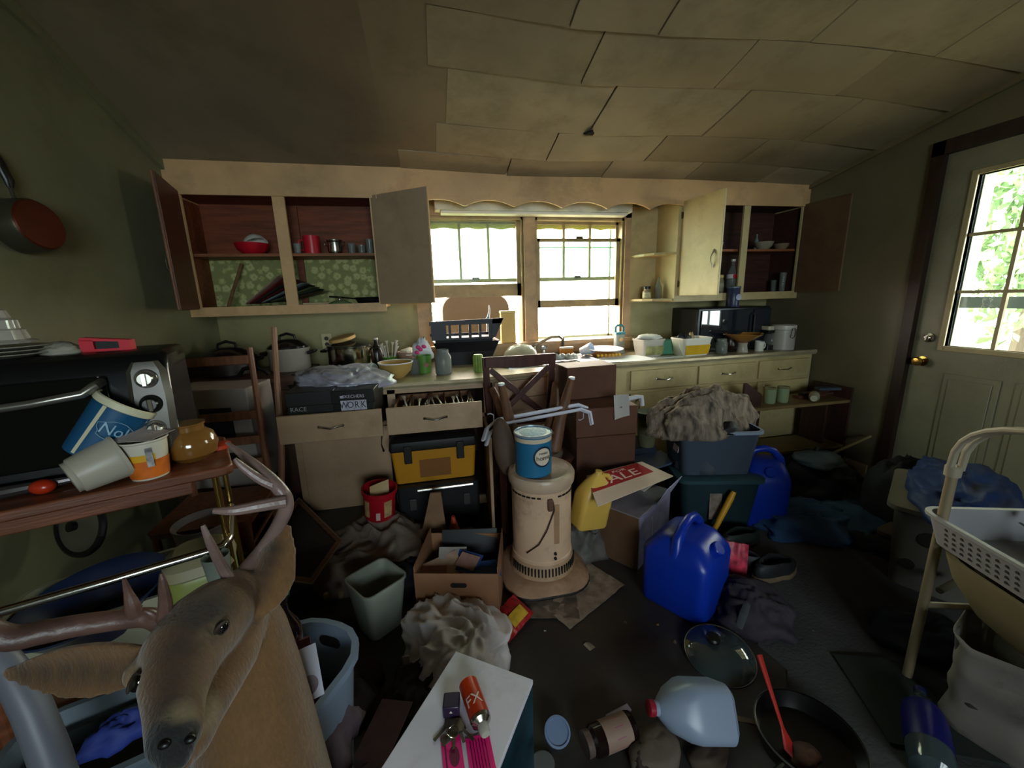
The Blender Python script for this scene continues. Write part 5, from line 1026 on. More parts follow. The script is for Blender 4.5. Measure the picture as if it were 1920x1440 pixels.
# on the trolley top
def on(px, py, dx=0, dy=0): v = Q(px, py, z=SZ+.0005); return Vector((v.x+dx, v.y+dy, SZ+.0005))
T = thing('ice_cream_tub', 'blue paper tub with white rim tilted against the toaster oven', 'tub', Q(165, 850, w=1.03), aimf((.50, .26, .70), Q(165, 850, w=1.03)), scale=1.12)
objm('tub', cup(.058, .046, .135, .002), mat('0f4a70', .45, var=.05, bump=0), T); objm('rim', B().lathe([(.057, .122), (.061, .124), (.061, .138), (.056, .14), (.054, .136)], 32, False, False), mat('c8c2a4', .5, **PLAIN), T)
objm('cream_stripe', B().lathe([(.0465, .004), (.0575, .12)], 80, False, False, None), mat('0f4a70', .45, **PLAIN), T)
st = B()
for k in range(1): st.loft([[(r*cos(a), r*sin(a), z) for a in (-2.15, -2.07, -2.0)] for r, z in ((.0476, .004), (.0588, .122))], False, False, False)
objm('stripe', st, mat('c8c2a4', .5, **PLAIN), T)
objm('lettering', text('No!', .034, .0004, lambda x, y, z: cylwarp(.0575, .078, -pi/2+.25, -.12)(x, y, z)), mat('7fa4bc', .5, **PLAIN), T, smooth=0)
objm('logo', B().tube([cylwarp(.0585, .078, -pi/2+.25)(x, y, 0) for x, y in [(.034*cos(a)*(1+.15*sin(5*a)), .022*sin(a)) for a in [k*pi/8 for k in range(17)]]], .0007, 4), mat('7fa4bc', .5, **PLAIN), T)
T = thing('pudding_cup', 'white ribbed plastic cup lying tipped on the trolley front edge', 'cup', Q(158, 885, z=SZ+.05), aim((.62, .62, .22)), scale=1.35)
objm('cup', B().lathe([(.030, -.02), (.030, -.014), (.034, -.012), (.042, .045), (.046, .05), (.046, .055), (.041, .052), (.032, -.008)], 32), mat('a8a090', .4, **PLAIN), T)
T = thing('yogurt_cup', 'white and orange peach yogurt cup with torn lid on the trolley edge', 'cup', on(262, 905, 0, .045), (0, 0, rad(-8)), scale=1.28)
objm('cup', B().lathe([(.030, 0), (.031, .004), (.038, .078), (.041, .081), (.041, .084), (.037, .083), (.029, .004)], 32), mat('c9c0b0', .4, **PLAIN), T)
objm('orange_print', B().lathe([(.0318, .004), (.0356, .042)], 48, False, False), mat('c9641c', .45, var=.35, scale=30, bump=0), T)
objm('yellow_print', B().loft([[((.0357+.0001*k)*cos(a), (.0357+.0001*k)*sin(a), z) for a in [-1.9+1.4*i/10 for i in range(11)]] for k, z in ((0, .042), (13, .056))], False, False, False), mat('d8a020', .45, **PLAIN), T)
objm('peach_print', B().loft([[(.0362*cos(-2.05+.16*cos(a)*s), .0362*sin(-2.05+.16*cos(a)*s), .040+.007*sin(a)*s) for a in [2*pi*k/20 for k in range(20)]] for s in (1, .02)], False, True), mat('d9b070', .45, var=.2, bump=0), T)
objm('bar_code', B().loft([[(.0395*cos(a), .0395*sin(a), z) for a in (-.9, -.62)] for z in (.03, .07)], False, False, False), mat('8a8686', .5, var=.8, scale=60, bump=0), T)
objm('foil_lid', B().slab(lambda u, v: (-.04+.08*u, -.035+.07*v, .088+.012*sin(3*u+2)*v+.012*v), 8, 8, .0008), mat('a89a94', .45, var=.1, bump=0), T)
T = thing('honey_jar', 'round amber glass jar with neck at the end of the trolley', 'jar', on(340, 875, 0, .065), scale=1.15)
objm('jar_body', B().lathe([(.035, 0), (.052, .015), (.058, .04), (.05, .065), (.034, .078), (.033, .09), (.037, .092), (.037, .096), (.032, .096)], 36), mat('7a5222', .12, spec=.8, coat=.5, **PLAIN), T)
for dx in (-.05,):
    T = thing('pump_bottle', 'small bottle with cream label and dark cap against the oven glass', 'bottle', on(128, 893, 0, .0))
    objm('body', B().lathe([(.028, 0), (.03, .01), (.03, .07), (.018, .085), (.016, .09)], 20), mat('3c3a2c', .3, **PLAIN), T); objm('paper_label', B().lathe([(.0305, .02), (.0305, .062)], 24, False, False), mat('7f7654', .5, **PLAIN), T)
    objm('cap', B().at((0, 0, .088)).lathe([(.02, 0), (.02, .02), (.005, .024), (.004, .045)], 16), mat('20201c', .4, **PLAIN), T)
solo('red_pepper', 'wrinkled red pepper lying left of the tipped ribbed cup', 'pepper', B().ball((0, 0, .018), (.026, .02, .018), 20, 12), mat('a82c12', .25, var=.2, bump=.1), on(84, 925, 0, .0))
solo('orange_disc', 'small orange plastic lid behind the amber jar', 'lid', B().lathe([(.03, 0), (.03, .012), (.026, .014)], 20), mat('b83a16', .4, **PLAIN), on(398, 850, 0, .05))
solo('blue_straw', 'blue plastic straw leaning on the toaster oven', 'straw', B().tube([(0, 0, 0), (.05, .02, .07)], .003, 6), mat('1f4aa0', .4, **PLAIN), Q(250, 775, z=SZ+.10))
# lower shelf and under
T = thing('white_basin', 'off-white square dish tub on the trolley lower shelf', 'tub', L(-.36, .17, .4005), SA)
objm('tub_body', tub(.40, .26, .19, .9, .05, .004, .008), mat('8d8a74', .45, var=.08, bump=0, dirt=.2), T)
T = thing('blue_basin', 'dark blue round basin nested in the off-white dish tub', 'basin', L(-.37, .13, .505), (rad(4), rad(-6), SA))
objm('basin', B().lathe([(.10, 0), (.155, .085), (.17, .10), (.167, .104), (.15, .085), (.095, .006)], 48), mat('18233f', .3, var=.1, bump=0), T)
T = thing('green_canister', 'olive green plastic canister with beige lid under the trolley end', 'canister', L(-.13, .10, .4005), SA)
objm('body', B().loft([rr(.15, .15, .05, 0), rr(.17, .17, .05, .02), rr(.17, .17, .05, .2), rr(.16, .16, .05, .215)]), mat('7c8240', .4, var=.1, bump=0), T)
objm('lid', B().loft([rr(.17, .17, .05, .215), rr(.18, .18, .05, .222), rr(.17, .17, .05, .25), rr(.12, .12, .04, .272)]), mat('8a8164', .4, var=.1, bump=0), T)
T = thing('hanging_cup', 'clear plastic cup hooked on the chrome rail corner', 'cup', L(-.075, -.035, .60), SA)
objm('cup', cup(.034, .026, .10, .002), glassm('8f968c', .08, .4), T); objm('hook', B().tube([(0, .03, .09), (0, .038, .112), (0, .05, .1)], .003, 6), CHROME, T)
T = thing('round_mirror', 'dark rimmed round pan lid leaning at the back of the trolley', 'lid', Q(150, 985, w=1.45), (rad(70), rad(10), rad(-30)))
objm('rim', B().tube([(.12*cos(a), .10*sin(a), 0) for a in [2*pi*k/32 for k in range(33)]], .012, 8), BLK, T); objm('lid_plate', B().lathe([(.11, -.003), (.11, .003), (.05, .012), (.0, .014)], 32), mat('6f6a5a', .2, .3, **PLAIN), T); objm('knob', B().at((0, 0, .012)).lathe([(.015, 0), (.018, .02), (.0, .022)], 14), BLK, T)
bpy.context.view_layer.update()
p = Q(392, 950, z=.5)
T = thing('paint_pail', 'white pail with grey bands on the floor behind the trolley end', 'pail', (-1.02, 1.78, .28))
objm('pail', B().lathe([(.09, 0), (.105, .2), (.11, .205), (.11, .215), (.10, .21), (.085, .01)], 32), mat('8c8484', .35, var=.15, bump=0), T)
carton('brown_carton', 'brown carton under the white pail behind the trolley', (-1.0, 1.78, 0), .2, .3, .28, .278, CBDD, False)
solo('red_bottle', 'slim red bottle standing beside the white pail', 'bottle', B().lathe([(.03, 0), (.032, .01), (.032, .15), (.014, .2), (.014, .22)], 20), mat('8e1420', .35, **PLAIN), (-.91, 1.86, .279))
# pan on the wall
pw = Vector((XL+.01, 2.02, 1.72))
T = thing('saucepan', 'hanging saucepan with black handle and copper base on the left wall', 'pan', (XL+.012, 1.93, 1.705), (0, rad(84), rad(-8)), scale=.80)
PM = mat('4d4a3c', .3, .6, var=.1, bump=0)
objm('pan_body', B().lathe([(.118, 0), (.125, .004), (.125, .006), (.118, .09), (.112, .1)], 40), PM, T); objm('copper_base', B().at((0, 0, .1)).lathe([(.112, 0), (.106, .006), (.0, .007)], 40), mat('5a2412', .3, .4, var=.2, bump=0), T)
objm('handle', B().tube([(-.118, 0, .03), (-.16, 0, .03), (-.18, 0, .03)], .008, 8), PM, T)
objm('grip', B().tube([(-.17, 0, .03), (-.2, 0, .035), (-.27, -.01, .035), (-.31, -.015, .03), (-.325, -.015, .028)], [.012, .02, .022, .02, .012], 12, flat=.7), BLK, T)

# ================================================================ the mounted deer head
from mathutils.bvhtree import BVHTree
def W(px, py, w): return Q(px, py, w=w)
def chain(b, pts, seg=20):
    b.tube([W(*p[:3]) for p in pts], [p[3] for p in pts], seg)
    for p in (pts[0], pts[-1]): b.ball(W(*p[:3]), p[3]*.98, 18, 12)
db = B()
skull = [(445, 1100, .69, .030), (425, 1130, .665, .050), (385, 1172, .625, .058), (345, 1222, .58, .054), (332, 1275, .545, .043), (328, 1325, .515, .033), (328, 1365, .495, .030), (328, 1393, .480, .028), (330, 1415, .472, .019)]
chain(db, skull)
jaw = [(455, 1165, .70, .040), (428, 1225, .655, .046), (398, 1285, .61, .040), (372, 1345, .565, .031), (350, 1395, .53, .028), (335, 1425, .51, .018)]
chain(db, jaw)
neck = [(465, 1110, .74, .033), (468, 1175, .74, .060), (472, 1260, .74, .080), (480, 1350, .745, .095), (492, 1450, .75, .108), (505, 1580, .755, .128), (505, 1700, .76, .138), (505, 1760, .76, .138)]
chain(db, neck, 28)
# brow ridges over the eyes, nostril pads
for p_ in ((405, 1168, .60, .022), (262, 1262, .555, .020)): db.ball(W(*p_[:3]), p_[3], 12, 8)
for p_ in ((352, 1386, .480, .012), (308, 1390, .475, .012)): db.ball(W(*p_[:3]), p_[3], 12, 8)
def ear(b, base, tip, side, wd, curl, th=.0125):
    base, tip, side = Vector(base), Vector(tip), Vector(side); ax = tip-base; n = ax.cross(side).normalized(); side = n.cross(ax).normalized()
    def pf(v): return wd*(.35+.65*sin(pi*min(1, v*1.02)**.75))*(1-v**5)+.006
    def fn(u, v): s = (u-.5)*2; return base+ax*v+side*s*pf(v)-n*curl*(s*s)*sin(pi*(.15+.8*v))+n*.01*v
    top = [[fn(i/14, j/22) for i in range(15)] for j in range(23)]
    rings = [[p+n*th/2 for p in r]+[p-n*th/2 for p in r[::-1]] for r in top]
    b.loft(rings); return n
nr = ear(db, W(458, 1155, .69), W(532, 983, .73), W(540, 1090, .69)-W(440, 1050, .72), .045, -.02)
nl = ear(db, W(290, 1235, .585), W(25, 1252, .60), W(150, 1310, .60)-W(150, 1190, .60), .033, -.014)
me = bpy.data.meshes.new('d'); me.from_pydata(db.v, [], db.f); tmp = bpy.data.objects.new('d', me); COL.objects.link(tmp)
m1 = tmp.modifiers.new('r', 'REMESH'); m1.mode = 'VOXEL'; m1.voxel_size = .0038
m2 = tmp.modifiers.new('s', 'SMOOTH'); m2.iterations = 16; m2.factor = .6
dg = bpy.context.evaluated_depsgraph_get(); dm = bpy.data.meshes.new_from_object(tmp.evaluated_get(dg)); bpy.data.objects.remove(tmp)
dm.name = 'head_and_neck'
dT = thing('mounted_deer_head', 'taxidermy deer head mount with antlers standing among the clutter at bottom left', 'deer head', (0, 0, 0))
# hide colours: darker and paler areas by position
ca = dm.color_attributes.new('coat', 'FLOAT_COLOR', 'POINT')
C0, CD, CP, CN, CT_ = (Vector(lin(h)[:3]) for h in ('644420', '2c1b0b', '7f6e52', '0e0c0b', '6f4e27'))
fore = [W(385, 1140, .585), W(340, 1190, .53), W(322, 1250, .50), W(310, 1300, .48)]
muz = [W(378, 1335, .53), W(340, 1345, .475), (W(395, 1322, .55))]; nosec = [W(325, 1400, .46), W(350, 1395, .47), W(296, 1402, .465), W(315, 1428, .47), W(345, 1420, .48)]
eyeR, eyeL = W(415, 1178, .57), W(250, 1280, .53)
def near(p, L_, r): d = min((p-q).length for q in L_); return max(0, 1-d/r)
for v in dm.vertices:
    p = v.co; c = C0.copy(); n1 = noise.noise(p*14); n2 = noise.noise(p*45)
    c = c.lerp(CD, min(1, max(0, near(p, fore, .062)*1.5+.25*n1)))
    c = c.lerp(CT_, max(0, near(p, [W(500, 1250, .66), W(530, 1400, .66), W(560, 1440, .68)], .12))*.7)  # paler and more golden towards the right of the neck
    k = near(p, [eyeR, eyeL], .034); c = c.lerp(CP, .6*min(1, k*1.4))
    c = c.lerp(CP, min(1, near(p, muz, .036)*2.2)*.85)
    c = c.lerp(CN, min(1, near(p, nosec, .030)*3))
    ln = near(p, [W(430+(-55)*t, 1290+110*t, .58) for t in (0, .25, .5, .75, 1)], .02); c = c.lerp(CD, ln*.5)  # darker line along the cheek, next to the neck
    k = near(p, [W(60+190*t, 1252, .59) for t in (0, .2, .4, .6, .8, 1)], .030); c = c.lerp(Vector(lin('38230f')[:3]), min(1, 1.3*k))
    k = near(p, [W(485+32*t, 1120-90*t, .705+.02*t) for t in (0, .25, .5, .75, 1)], .026); c = c.lerp(Vector(lin('2c1a0c')[:3]), min(1, 1.2*k))
    c = c*(1+.16*n1+.12*n2); ca.data[v.index].color = (max(0, c.x), max(0, c.y), max(0, c.z), 1)
fm = bpy.data.materials.new('deer_coat'); fm.use_nodes = True; nt = fm.node_tree; N = nt.nodes; K = nt.links; bs = N['Principled BSDF']; bs.inputs['Roughness'].default_value = .85; bs.inputs['Sheen Weight'].default_value = .25
at_ = N.new('ShaderNodeAttribute'); at_.attribute_name = 'coat'; nz = N.new('ShaderNodeTexNoise'); nz.inputs['Scale'].default_value = 130; nz.inputs['Detail'].default_value = 4
tcn = N.new('ShaderNodeTexCoord'); mpp = N.new('ShaderNodeMapping'); mpp.inputs['Scale'].default_value = (1.6, 1.6, .45); K.new(tcn.outputs['Object'], mpp.inputs[0]); K.new(mpp.outputs[0], nz.inputs['Vector'])
mr = N.new('ShaderNodeMapRange'); mr.inputs['To Min'].default_value = .62; mr.inputs['To Max'].default_value = 1.35; K.new(nz.outputs['Fac'], mr.inputs[0])
vm = N.new('ShaderNodeVectorMath'); vm.operation = 'SCALE'; K.new(at_.outputs['Color'], vm.inputs[0]); K.new(mr.outputs[0], vm.inputs['Scale']); K.new(vm.outputs[0], bs.inputs['Base Color'])
bp = N.new('ShaderNodeBump'); bp.inputs['Strength'].default_value = .7; bp.inputs['Distance'].default_value = .004; K.new(nz.outputs['Fac'], bp.inputs['Height']); K.new(bp.outputs[0], bs.inputs['Normal'])
dm.materials.clear(); dm.materials.append(fm); dm.shade_smooth()
o = bpy.data.objects.new('head_and_neck', dm); COL.objects.link(o); o.parent = dT
bv = BVHTree.FromPolygons([v.co for v in dm.vertices], [tuple(p.vertices) for p in dm.polygons])
def hit(px, py):
    h = bv.ray_cast(Vector((0, 0, H)), ray(px, py).normalized()); return (h[0], h[1]) if h[0] else (W(px, py, .57), -ray(px, py).normalized())
EY = mat('0c0806', .05, coat=1, **PLAIN)
for px, py in ((415, 1178), (256, 1282)):
    p_, n_ = hit(px, py); ax = (W(430, 1150, .57)-W(395, 1205, .57)).normalized()
    e = objm('eye', B().ball((0, 0, 0), (.0125, .008, .010), 16, 10), EY, dT, loc=p_-n_*.002); e.rotation_euler = ax.to_track_quat('X', 'Z').to_euler()
    objm('eyelid', B().tube([p_+n_*.003+ax*.015*cos(a)+n_.cross(ax)*.010*sin(a) for a in [pi*k/8 for k in range(9)]], [.001, .0025, .003, .0035, .0035, .0035, .003, .0025, .001], 6), mat('2c1a0e', .7), dT)
for px, py in ((356, 1386), (308, 1396)):
    p_, n_ = hit(px, py); objm('nostril', B().ball(p_, (.007, .005, .005), 10, 8), mat('050404', .4, **PLAIN), dT)
AM = mat('5a4038', .42, var=.35, scale=14, bump=.25, bscale=60, dirt=.3, dcol='2c1c16', stretch=(1, 1, 1))
AMP = mat('77605a', .35, var=.25, scale=14, bump=.2, bscale=60)
def antler(main, tines, m):
    def sm(P):
        P = [(W(*p[:3]), p[3]) for p in P]; out = []
        for i in range(len(P)-1):
            p0, p1, p2, p3 = P[max(i-1, 0)][0], P[i][0], P[i+1][0], P[min(i+2, len(P)-1)][0]
            for k in range(5):
                t = k/5; q = .5*((2*p1)+(p2-p0)*t+(2*p0-5*p1+4*p2-p3)*t*t+(3*p1-p0-3*p2+p3)*t**3); out.append((q, P[i][1]*(1-t)+P[i+1][1]*t))
        out.append(P[-1]); return out
    a = sm(main); o = objm('antler', B().tube([p for p, r in a], [r for p, r in a], 12), m, dT)
    for t in tines: a = sm(t); objm('tine', B().tube([p for p, r in a], [r for p, r in a], 10), m, o)
antler([(428, 1130, .66, .014), (452, 1080, .70, .013), (492, 1030, .745, .0125), (522, 985, .73, .0125), (537, 945, .71, .0125), (520, 912, .70, .0115), (478, 872, .71, .009), (425, 830, .72, .003)],
       [[(535, 940, .69, .011), (490, 948, .67, .010), (440, 957, .65, .008), (400, 958, .64, .004)], [(520, 912, .70, .010), (487, 898, .69, .008), (455, 875, .68, .006), (440, 860, .675, .003)],
        [(440, 1100, .68, .010), (416, 1062, .66, .008), (395, 1020, .61, .006), (380, 985, .60, .003)]], AMP)
antler([(310, 1175, .60, .014), (280, 1158, .60, .014), (225, 1162, .59, .014), (150, 1172, .57, .015), (80, 1185, .55, .016), (10, 1195, .53, .016), (-70, 1150, .51, .014), (-110, 1060, .50, .01)],
       [[(305, 1168, .60, .010), (310, 1135, .59, .009), (306, 1100, .58, .006), (302, 1075, .575, .002)], [(255, 1160, .595, .010), (248, 1135, .585, .009), (240, 1110, .58, .005), (232, 1085, .57, .002)], [(300, 1165, .60, .007), (285, 1150, .59, .005), (270, 1145, .585, .002)]], AM)
nb = W(505, 1760, .76)
objm('plaque', B().at(nb+Vector((0, 0, -.02))).lathe([(.17, -.022), (.18, -.015), (.18, 0), (.16, .008)], 40), wood('4a2a18', .35), dT)
carton('brown_carton', 'brown carton standing beneath the mounted deer head', (nb.x, nb.y, 0), .2, .32, .32, nb.z-.043, CBD, False)
# ================================================================ floor clutter, centre left
def F(px, py, dx=0, dy=0, z=0): v = Q(px, py, z=z); return Vector((v.x+dx, v.y+dy, z))
# dark case and cloth heap with the red tub
T = thing('black_case', 'dark green-black hard case lying behind the cloth heap', 'case', (-.66, 2.30, 0), rad(-6))
objm('body', B().loft([rr(.44, .3, .05, 0), rr(.46, .32, .05, .05), rr(.46, .32, .05, .12), rr(.42, .28, .05, .15)]), mat('1d2420', .35, **PLAIN), T); objm('handle', B().tube([(-.06, -.16, .1), (-.05, -.185, .1), (.05, -.185, .1), (.06, -.16, .1)], .01, 8), BLK, T)
solo('grey_blanket', 'grey brown blanket heaped under the red tub', 'blanket', crumple(.56, .52, .20, 91, .45, 2.2, 70, 30, flat=.35), mat('75655a', .9, var=.3, scale=8, bump=.3), (-.385, 2.03, 0), .3)
T = thing('red_tub', 'bright red plastic tub with tan label panels standing on the grey blanket', 'tub', (-.355, 2.13, .225), (rad(5), rad(4), rad(10)))
objm('tub', B().lathe([(.075, 0), (.082, .01), (.085, .14), (.09, .145), (.09, .15), (.095, .152), (.095, .172), (.088, .172), (.08, .02)], 40), mat('a31420', .35, var=.1, bump=0), T)
for a0, a1 in ((-2.75, -2.3), (-1.35, -.8)): objm('label_panel', B().loft([[(r*cos(a0+(a1-a0)*i/6), r*sin(a0+(a1-a0)*i/6), z) for i in range(7)] for r, z in ((.0838, .03), (.0858, .125))], False, False, False), mat('a8885e', .5, var=.3, scale=30, bump=0), T)
objm('print', B().loft([[(.0862*cos(a), .0862*sin(a), z) for a in (-1.85, -1.72, -1.6)] for z in (.02, .065)], False, False, False), mat('c4a8a0', .5, **PLAIN), T)
objm('paper_inside', B().slab(lambda u, v: (-.05+.1*u, -.01+.03*v*u, .12+.07*v+.015*u), 4, 3, .002), mat('b09468', .6, **PLAIN), T)
# picture board
A_, B_, C_, D_ = Q(440, 985, z=.30), Q(595, 940, z=.22), Q(640, 1018, z=.17), Q(585, 1092, z=.20); A2 = Q(430, 1055, z=.30)
T = thing('framed_board', 'black slate board in a brown wooden frame lying slanted on the floor clutter', 'board', (0, 0, 0))
ctr = (Q(620, 985, z=.20)+Q(430, 1030, z=.28))/2
c1, c2, c3, c4 = Q(405, 1010, z=.30), Q(560, 935, z=.25), Q(641, 1015, z=.17), Q(585, 1097, z=.16); c0 = Q(440, 1075, z=.24)
fr4 = [c0, c2, c3, c4]; cen = (c0+c2+c3+c4)/4; n_ = (c2-c0).cross(c4-c0).normalized(); n_ = n_ if n_.z > 0 else -n_
inn = [cen+(p-cen)*.86 for p in fr4]
for i in range(4):
    a, c = fr4[i], fr4[(i+1) % 4]; ai, ci = inn[i], inn[(i+1) % 4]
    objm('frame_side', B().loft([[a-n_*.006, c-n_*.006, ci-n_*.006, ai-n_*.006], [a+n_*.006, c+n_*.006, ci+n_*.006, ai+n_*.006]]), wood('6e4830', .45), T, smooth=0)
objm('slate', B().loft([[p-n_*.003 for p in inn], [p+n_*.002 for p in inn]]), mat('0c0c0e', .3, var=.3, bump=0), T, smooth=0)
b = B()
for i in range(4): b.tube([fr4[i]+n_*.006, fr4[(i+1) % 4]+n_*.006], .003, 6)
objm('pale_edge', b, mat('8c7664', .6, **PLAIN), T)  # paler strip along the outer edges of the frame
carton('dark_carton', 'dark carton holding up the slate board', (cen.x-.03, cen.y+.03, 0), .4, .24, .24, min(p.z for p in fr4)-.03, BLKM, False)
# waste bin
T = thing('waste_bin', 'square grey-green translucent plastic waste bin standing empty', 'bin', (-.31, 1.585, 0), rad(38))
objm('bin_body', tub(.195, .195, .235, .76, .03, .003, .004), mat('8d9084', .4, var=.1, bump=0, sub=.05), T)
# carton with handle hole, magazines
bx = (.085, 1.635); BR = rad(-14)
T = thing('brown_carton', 'open brown carton with black hand hole holding magazines, left of the heater', 'box', (bx[0]-.02, bx[1], 0), BR)
WBX, DBX, HBX = .36, .30, .26
for y0 in (-DBX/2, DBX/2-.004): objm('carton_side', B().box(-WBX/2, WBX/2, y0, y0+.004, 0, HBX), CBD, T, smooth=0)
for x0 in (-WBX/2, WBX/2-.004): objm('carton_side', B().box(x0, x0+.004, -DBX/2+.004, DBX/2-.004, 0, HBX+.03), CBD, T, smooth=0)
objm('bottom', B().box(-WBX/2+.004, WBX/2-.004, -DBX/2+.004, DBX/2-.004, 0, .004), CBD, T, smooth=0)
objm('hand_hole', B().loft([rr(.07, .022, .01, -.001), rr(.07, .022, .01, .001)]), BLKM, T, loc=(.01, -DBX/2-.001, HBX-.055), rot=(pi/2, 0, 0))
def inbox(x, y, z): v = Matrix.Rotation(BR, 3, 'Z') @ Vector((x, y, z)); return Vector((bx[0]-.02+v.x, bx[1]+v.y, v.z))
solo('black_album', 'large black album standing in the brown carton', 'album', B().box(-.135, .135, -.008, .008, 0, .27), mat('101216', .35, **PLAIN), inbox(.02, .075, .02), (rad(-18), 0, BR+rad(4)))
for i, (x, y, z, rz_, c, w_, d_, l) in enumerate(((-.08, -.03, .20, .5, 'a88b78', .16, .11, 'cream card'), (.02, -.01, .215, -.5, '2c4a86', .14, .10, 'blue edged playing card sheet'), (.03, -.02, .225, -.45, 'a07a72', .10, .07, 'pink printed card'), (-.12, -.08, .19, .1, '7a4a48', .12, .1, 'dusky red envelope'), (.12, -.04, .2, .3, '2a4676', .12, .08, 'blue leaflet'), (-.05, .04, .225, .2, '9a948e', .13, .06, 'white ticket'), (.03, -.09, .20, -.2, 'a03040', .04, .03, 'small red tag'))):
    solo('card', l+' lying among the papers in the brown carton', 'card', B().box(-w_/2, w_/2, -d_/2, d_/2, 0, .003), mat(c, .5, var=.2, scale=20, bump=0), inbox(x, y, z), (rad(24), rad(3*i-8), BR+rz_))
solo('paper_stack', 'stack of old papers filling the brown carton', 'papers', B().box(-.17, .17, -.13, .05, 0, .17), mat('6a5648', .7, var=.2), inbox(0, 0, .006), BR, smooth=0)
# torn brown paper cone and orange thing behind
solo('paper_bag', 'folded brown paper bag standing up behind the brown carton', 'bag', B().loft([[(-.07, -.02, 0), (.07, -.02, 0), (.07, .02, 0), (-.07, .02, 0)], [(-.06, -.02, .1), (.06, -.02, .1), (.055, .02, .1), (-.06, .02, .1)], [(-.01, -.008, .29), (.045, -.008, .29), (.045, .004, .29), (-.01, .004, .29)]]), mat('7a5a40', .75, var=.2, bump=.3), (-.055, 1.955, .12), rad(-6), smooth=30)
T = thing('orange_funnel', 'orange plastic funnel beside the brown paper bag', 'funnel', (.045, 1.95, .13))
objm('funnel', B().lathe([(.05, 0), (.045, .01), (.012, .10), (.010, .13), (.008, .13), (.04, .01)], 24), mat('a8401e', .45, **PLAIN), T)
carton('dark_carton', 'low dark carton with junk behind the brown carton', (-.02, 1.97, 0), rad(-4), .34, .2, .118, CBDD, False)
# white paper bag
solo('white_paper_sack', 'crumpled white paper sack lying in front of the brown carton', 'bag', crumple(.36, .42, .19, 103, .36, 2.3, 90, 44, flat=.35), mat('cfc6c6', .5, var=.12, scale=5, bump=.25, bscale=10), (.01, 1.33, 0), rad(28))
T = thing('chips_packet', 'red and yellow foil snack packet beside the heater newspaper', 'packet', (.255, 1.445, .04), (rad(18), rad(-8), rad(38)))
objm('film', B().slab(lambda u, v: (-.085+.17*u, -.06+.12*v, .02*sin(pi*u)*sin(pi*v)+.004*sin(22*u+3*v)), 20, 14, .01), mat('9a1c20', .3, var=.2, bump=.2), T)
objm('yellow_print', B().slab(lambda u, v: (-.03+.09*u, -.045+.05*v, .0215*sin(pi*(u*.53+.32))*sin(pi*(v*.42+.12))+.006), 10, 8, .002), mat('b8912a', .35, var=.3, bump=0, scale=30), T)
objm('orange_end', B().slab(lambda u, v: (-.086+.04*u, -.05+.10*v, .008+.012*u), 5, 6, .002), mat('b05a1c', .35, **PLAIN), T)
# ---- white box in front with the small things on it
e1 = (Q(998, 1275, z=.35)-Q(855, 1222, z=.35)); e1.z = 0; ang = math.atan2(e1.y, e1.x); wl = e1.length
c_ = Q(855, 1222, z=.35)
T = thing('white_box', 'long white cardboard box with dark printed side in the centre foreground', 'box', (c_.x, c_.y, 0), ang)
objm('body', B().box(0, wl, -.52, 0, 0, .335), mat('8d8793', .55, **PLAIN), T, smooth=0)
objm('lid', B().box(-.002, wl+.002, -.522, .002, .335, .35), mat('d8d2e0', .5, var=.05, scale=4, bump=.03, dirt=.35, dcol='7d6a60'), T, bevel=.002)
objm('printed_side', B().box(wl, wl+.0015, -.518, -.002, .004, .33), mat('12303a', .35, var=.5, scale=9, bump=0), T, smooth=0)
def bt(px, py, dz=0, dx=0): v = Q(px, py, z=.3505+dz); return Vector((v.x+dx, v.y, .3505+dz))
a_, b_ = bt(878, 1283, .026), bt(905, 1360, .026)
T = thing('spray_can', 'small orange-red can with silver dome lying on the white box', 'can', a_, aim(b_-a_, 2.6))
ln = (b_-a_).length
objm('can_body', B().lathe([(.018, -.004), (.0255, 0), (.0255, ln*.86), (.022, ln*.9)], 32), mat('b5330f', .3, var=.1, bump=0), T)
objm('dome', B().lathe([(.0262, ln*.86), (.024, ln*.93), (.014, ln*1.0)], 32), STEEL, T); objm('nozzle', B().lathe([(.013, ln*.98), (.013, ln*1.16), (.010, ln*1.2)], 20), mat('a8a49a', .4, **PLAIN), T)
lt = text('FX', .038, .0004, lambda x, y, z: ((.0266+z)*cos(-pi/2-x/.026), (.0266+z)*sin(-pi/2-x/.026), ln*.55-y))
objm('lettering', lt, mat('d0b8b0', .5, **PLAIN), T, smooth=0)
T.rotation_euler = aimf(b_-a_, a_)
T = thing('charger', 'small dark purple charger block on the white box beside the orange-red can', 'charger', bt(847, 1338), rad(-8))
objm('block', B().box(-.021, .021, -.012, .03, 0, .034), mat('2e2038', .35, **PLAIN), T, bevel=.003); objm('emblem', B().at((0, -.0125, .02), (pi/2, 0, 0)).prism([(-.004, -.003), (.004, -.003), (0, .004)], 0, .0006), WHT, T)
rn = random.Random(4)
for i in range(5):
    T = thing('key', ORD[i]+' flat metal key from the left in the bunch by the purple charger', 'key', bt(838+7*i, 1362+4*(i % 3), .001+.002*i), (0, 0, rad(-140+22*i)), 'bunch of keys on the white box')
    objm('blade', B().box(0, .042, -.0035, .0035, 0, .002), mat('6e665c', .35, .8, **PLAIN), T, smooth=0); objm('bow', B().at((-.008, 0, 0)).lathe([(.012, 0), (.012, .0022)], 16), mat('857a6c', .35, .8, **PLAIN), T)
T = thing('key_ring', 'steel ring joining the keys on the white box', 'ring', bt(848, 1372, .012)); objm('ring', B().tube([(.014*cos(a), .014*sin(a), .004*sin(2*a)) for a in [2*pi*k/24 for k in range(25)]], .0012, 6), STEEL, T)
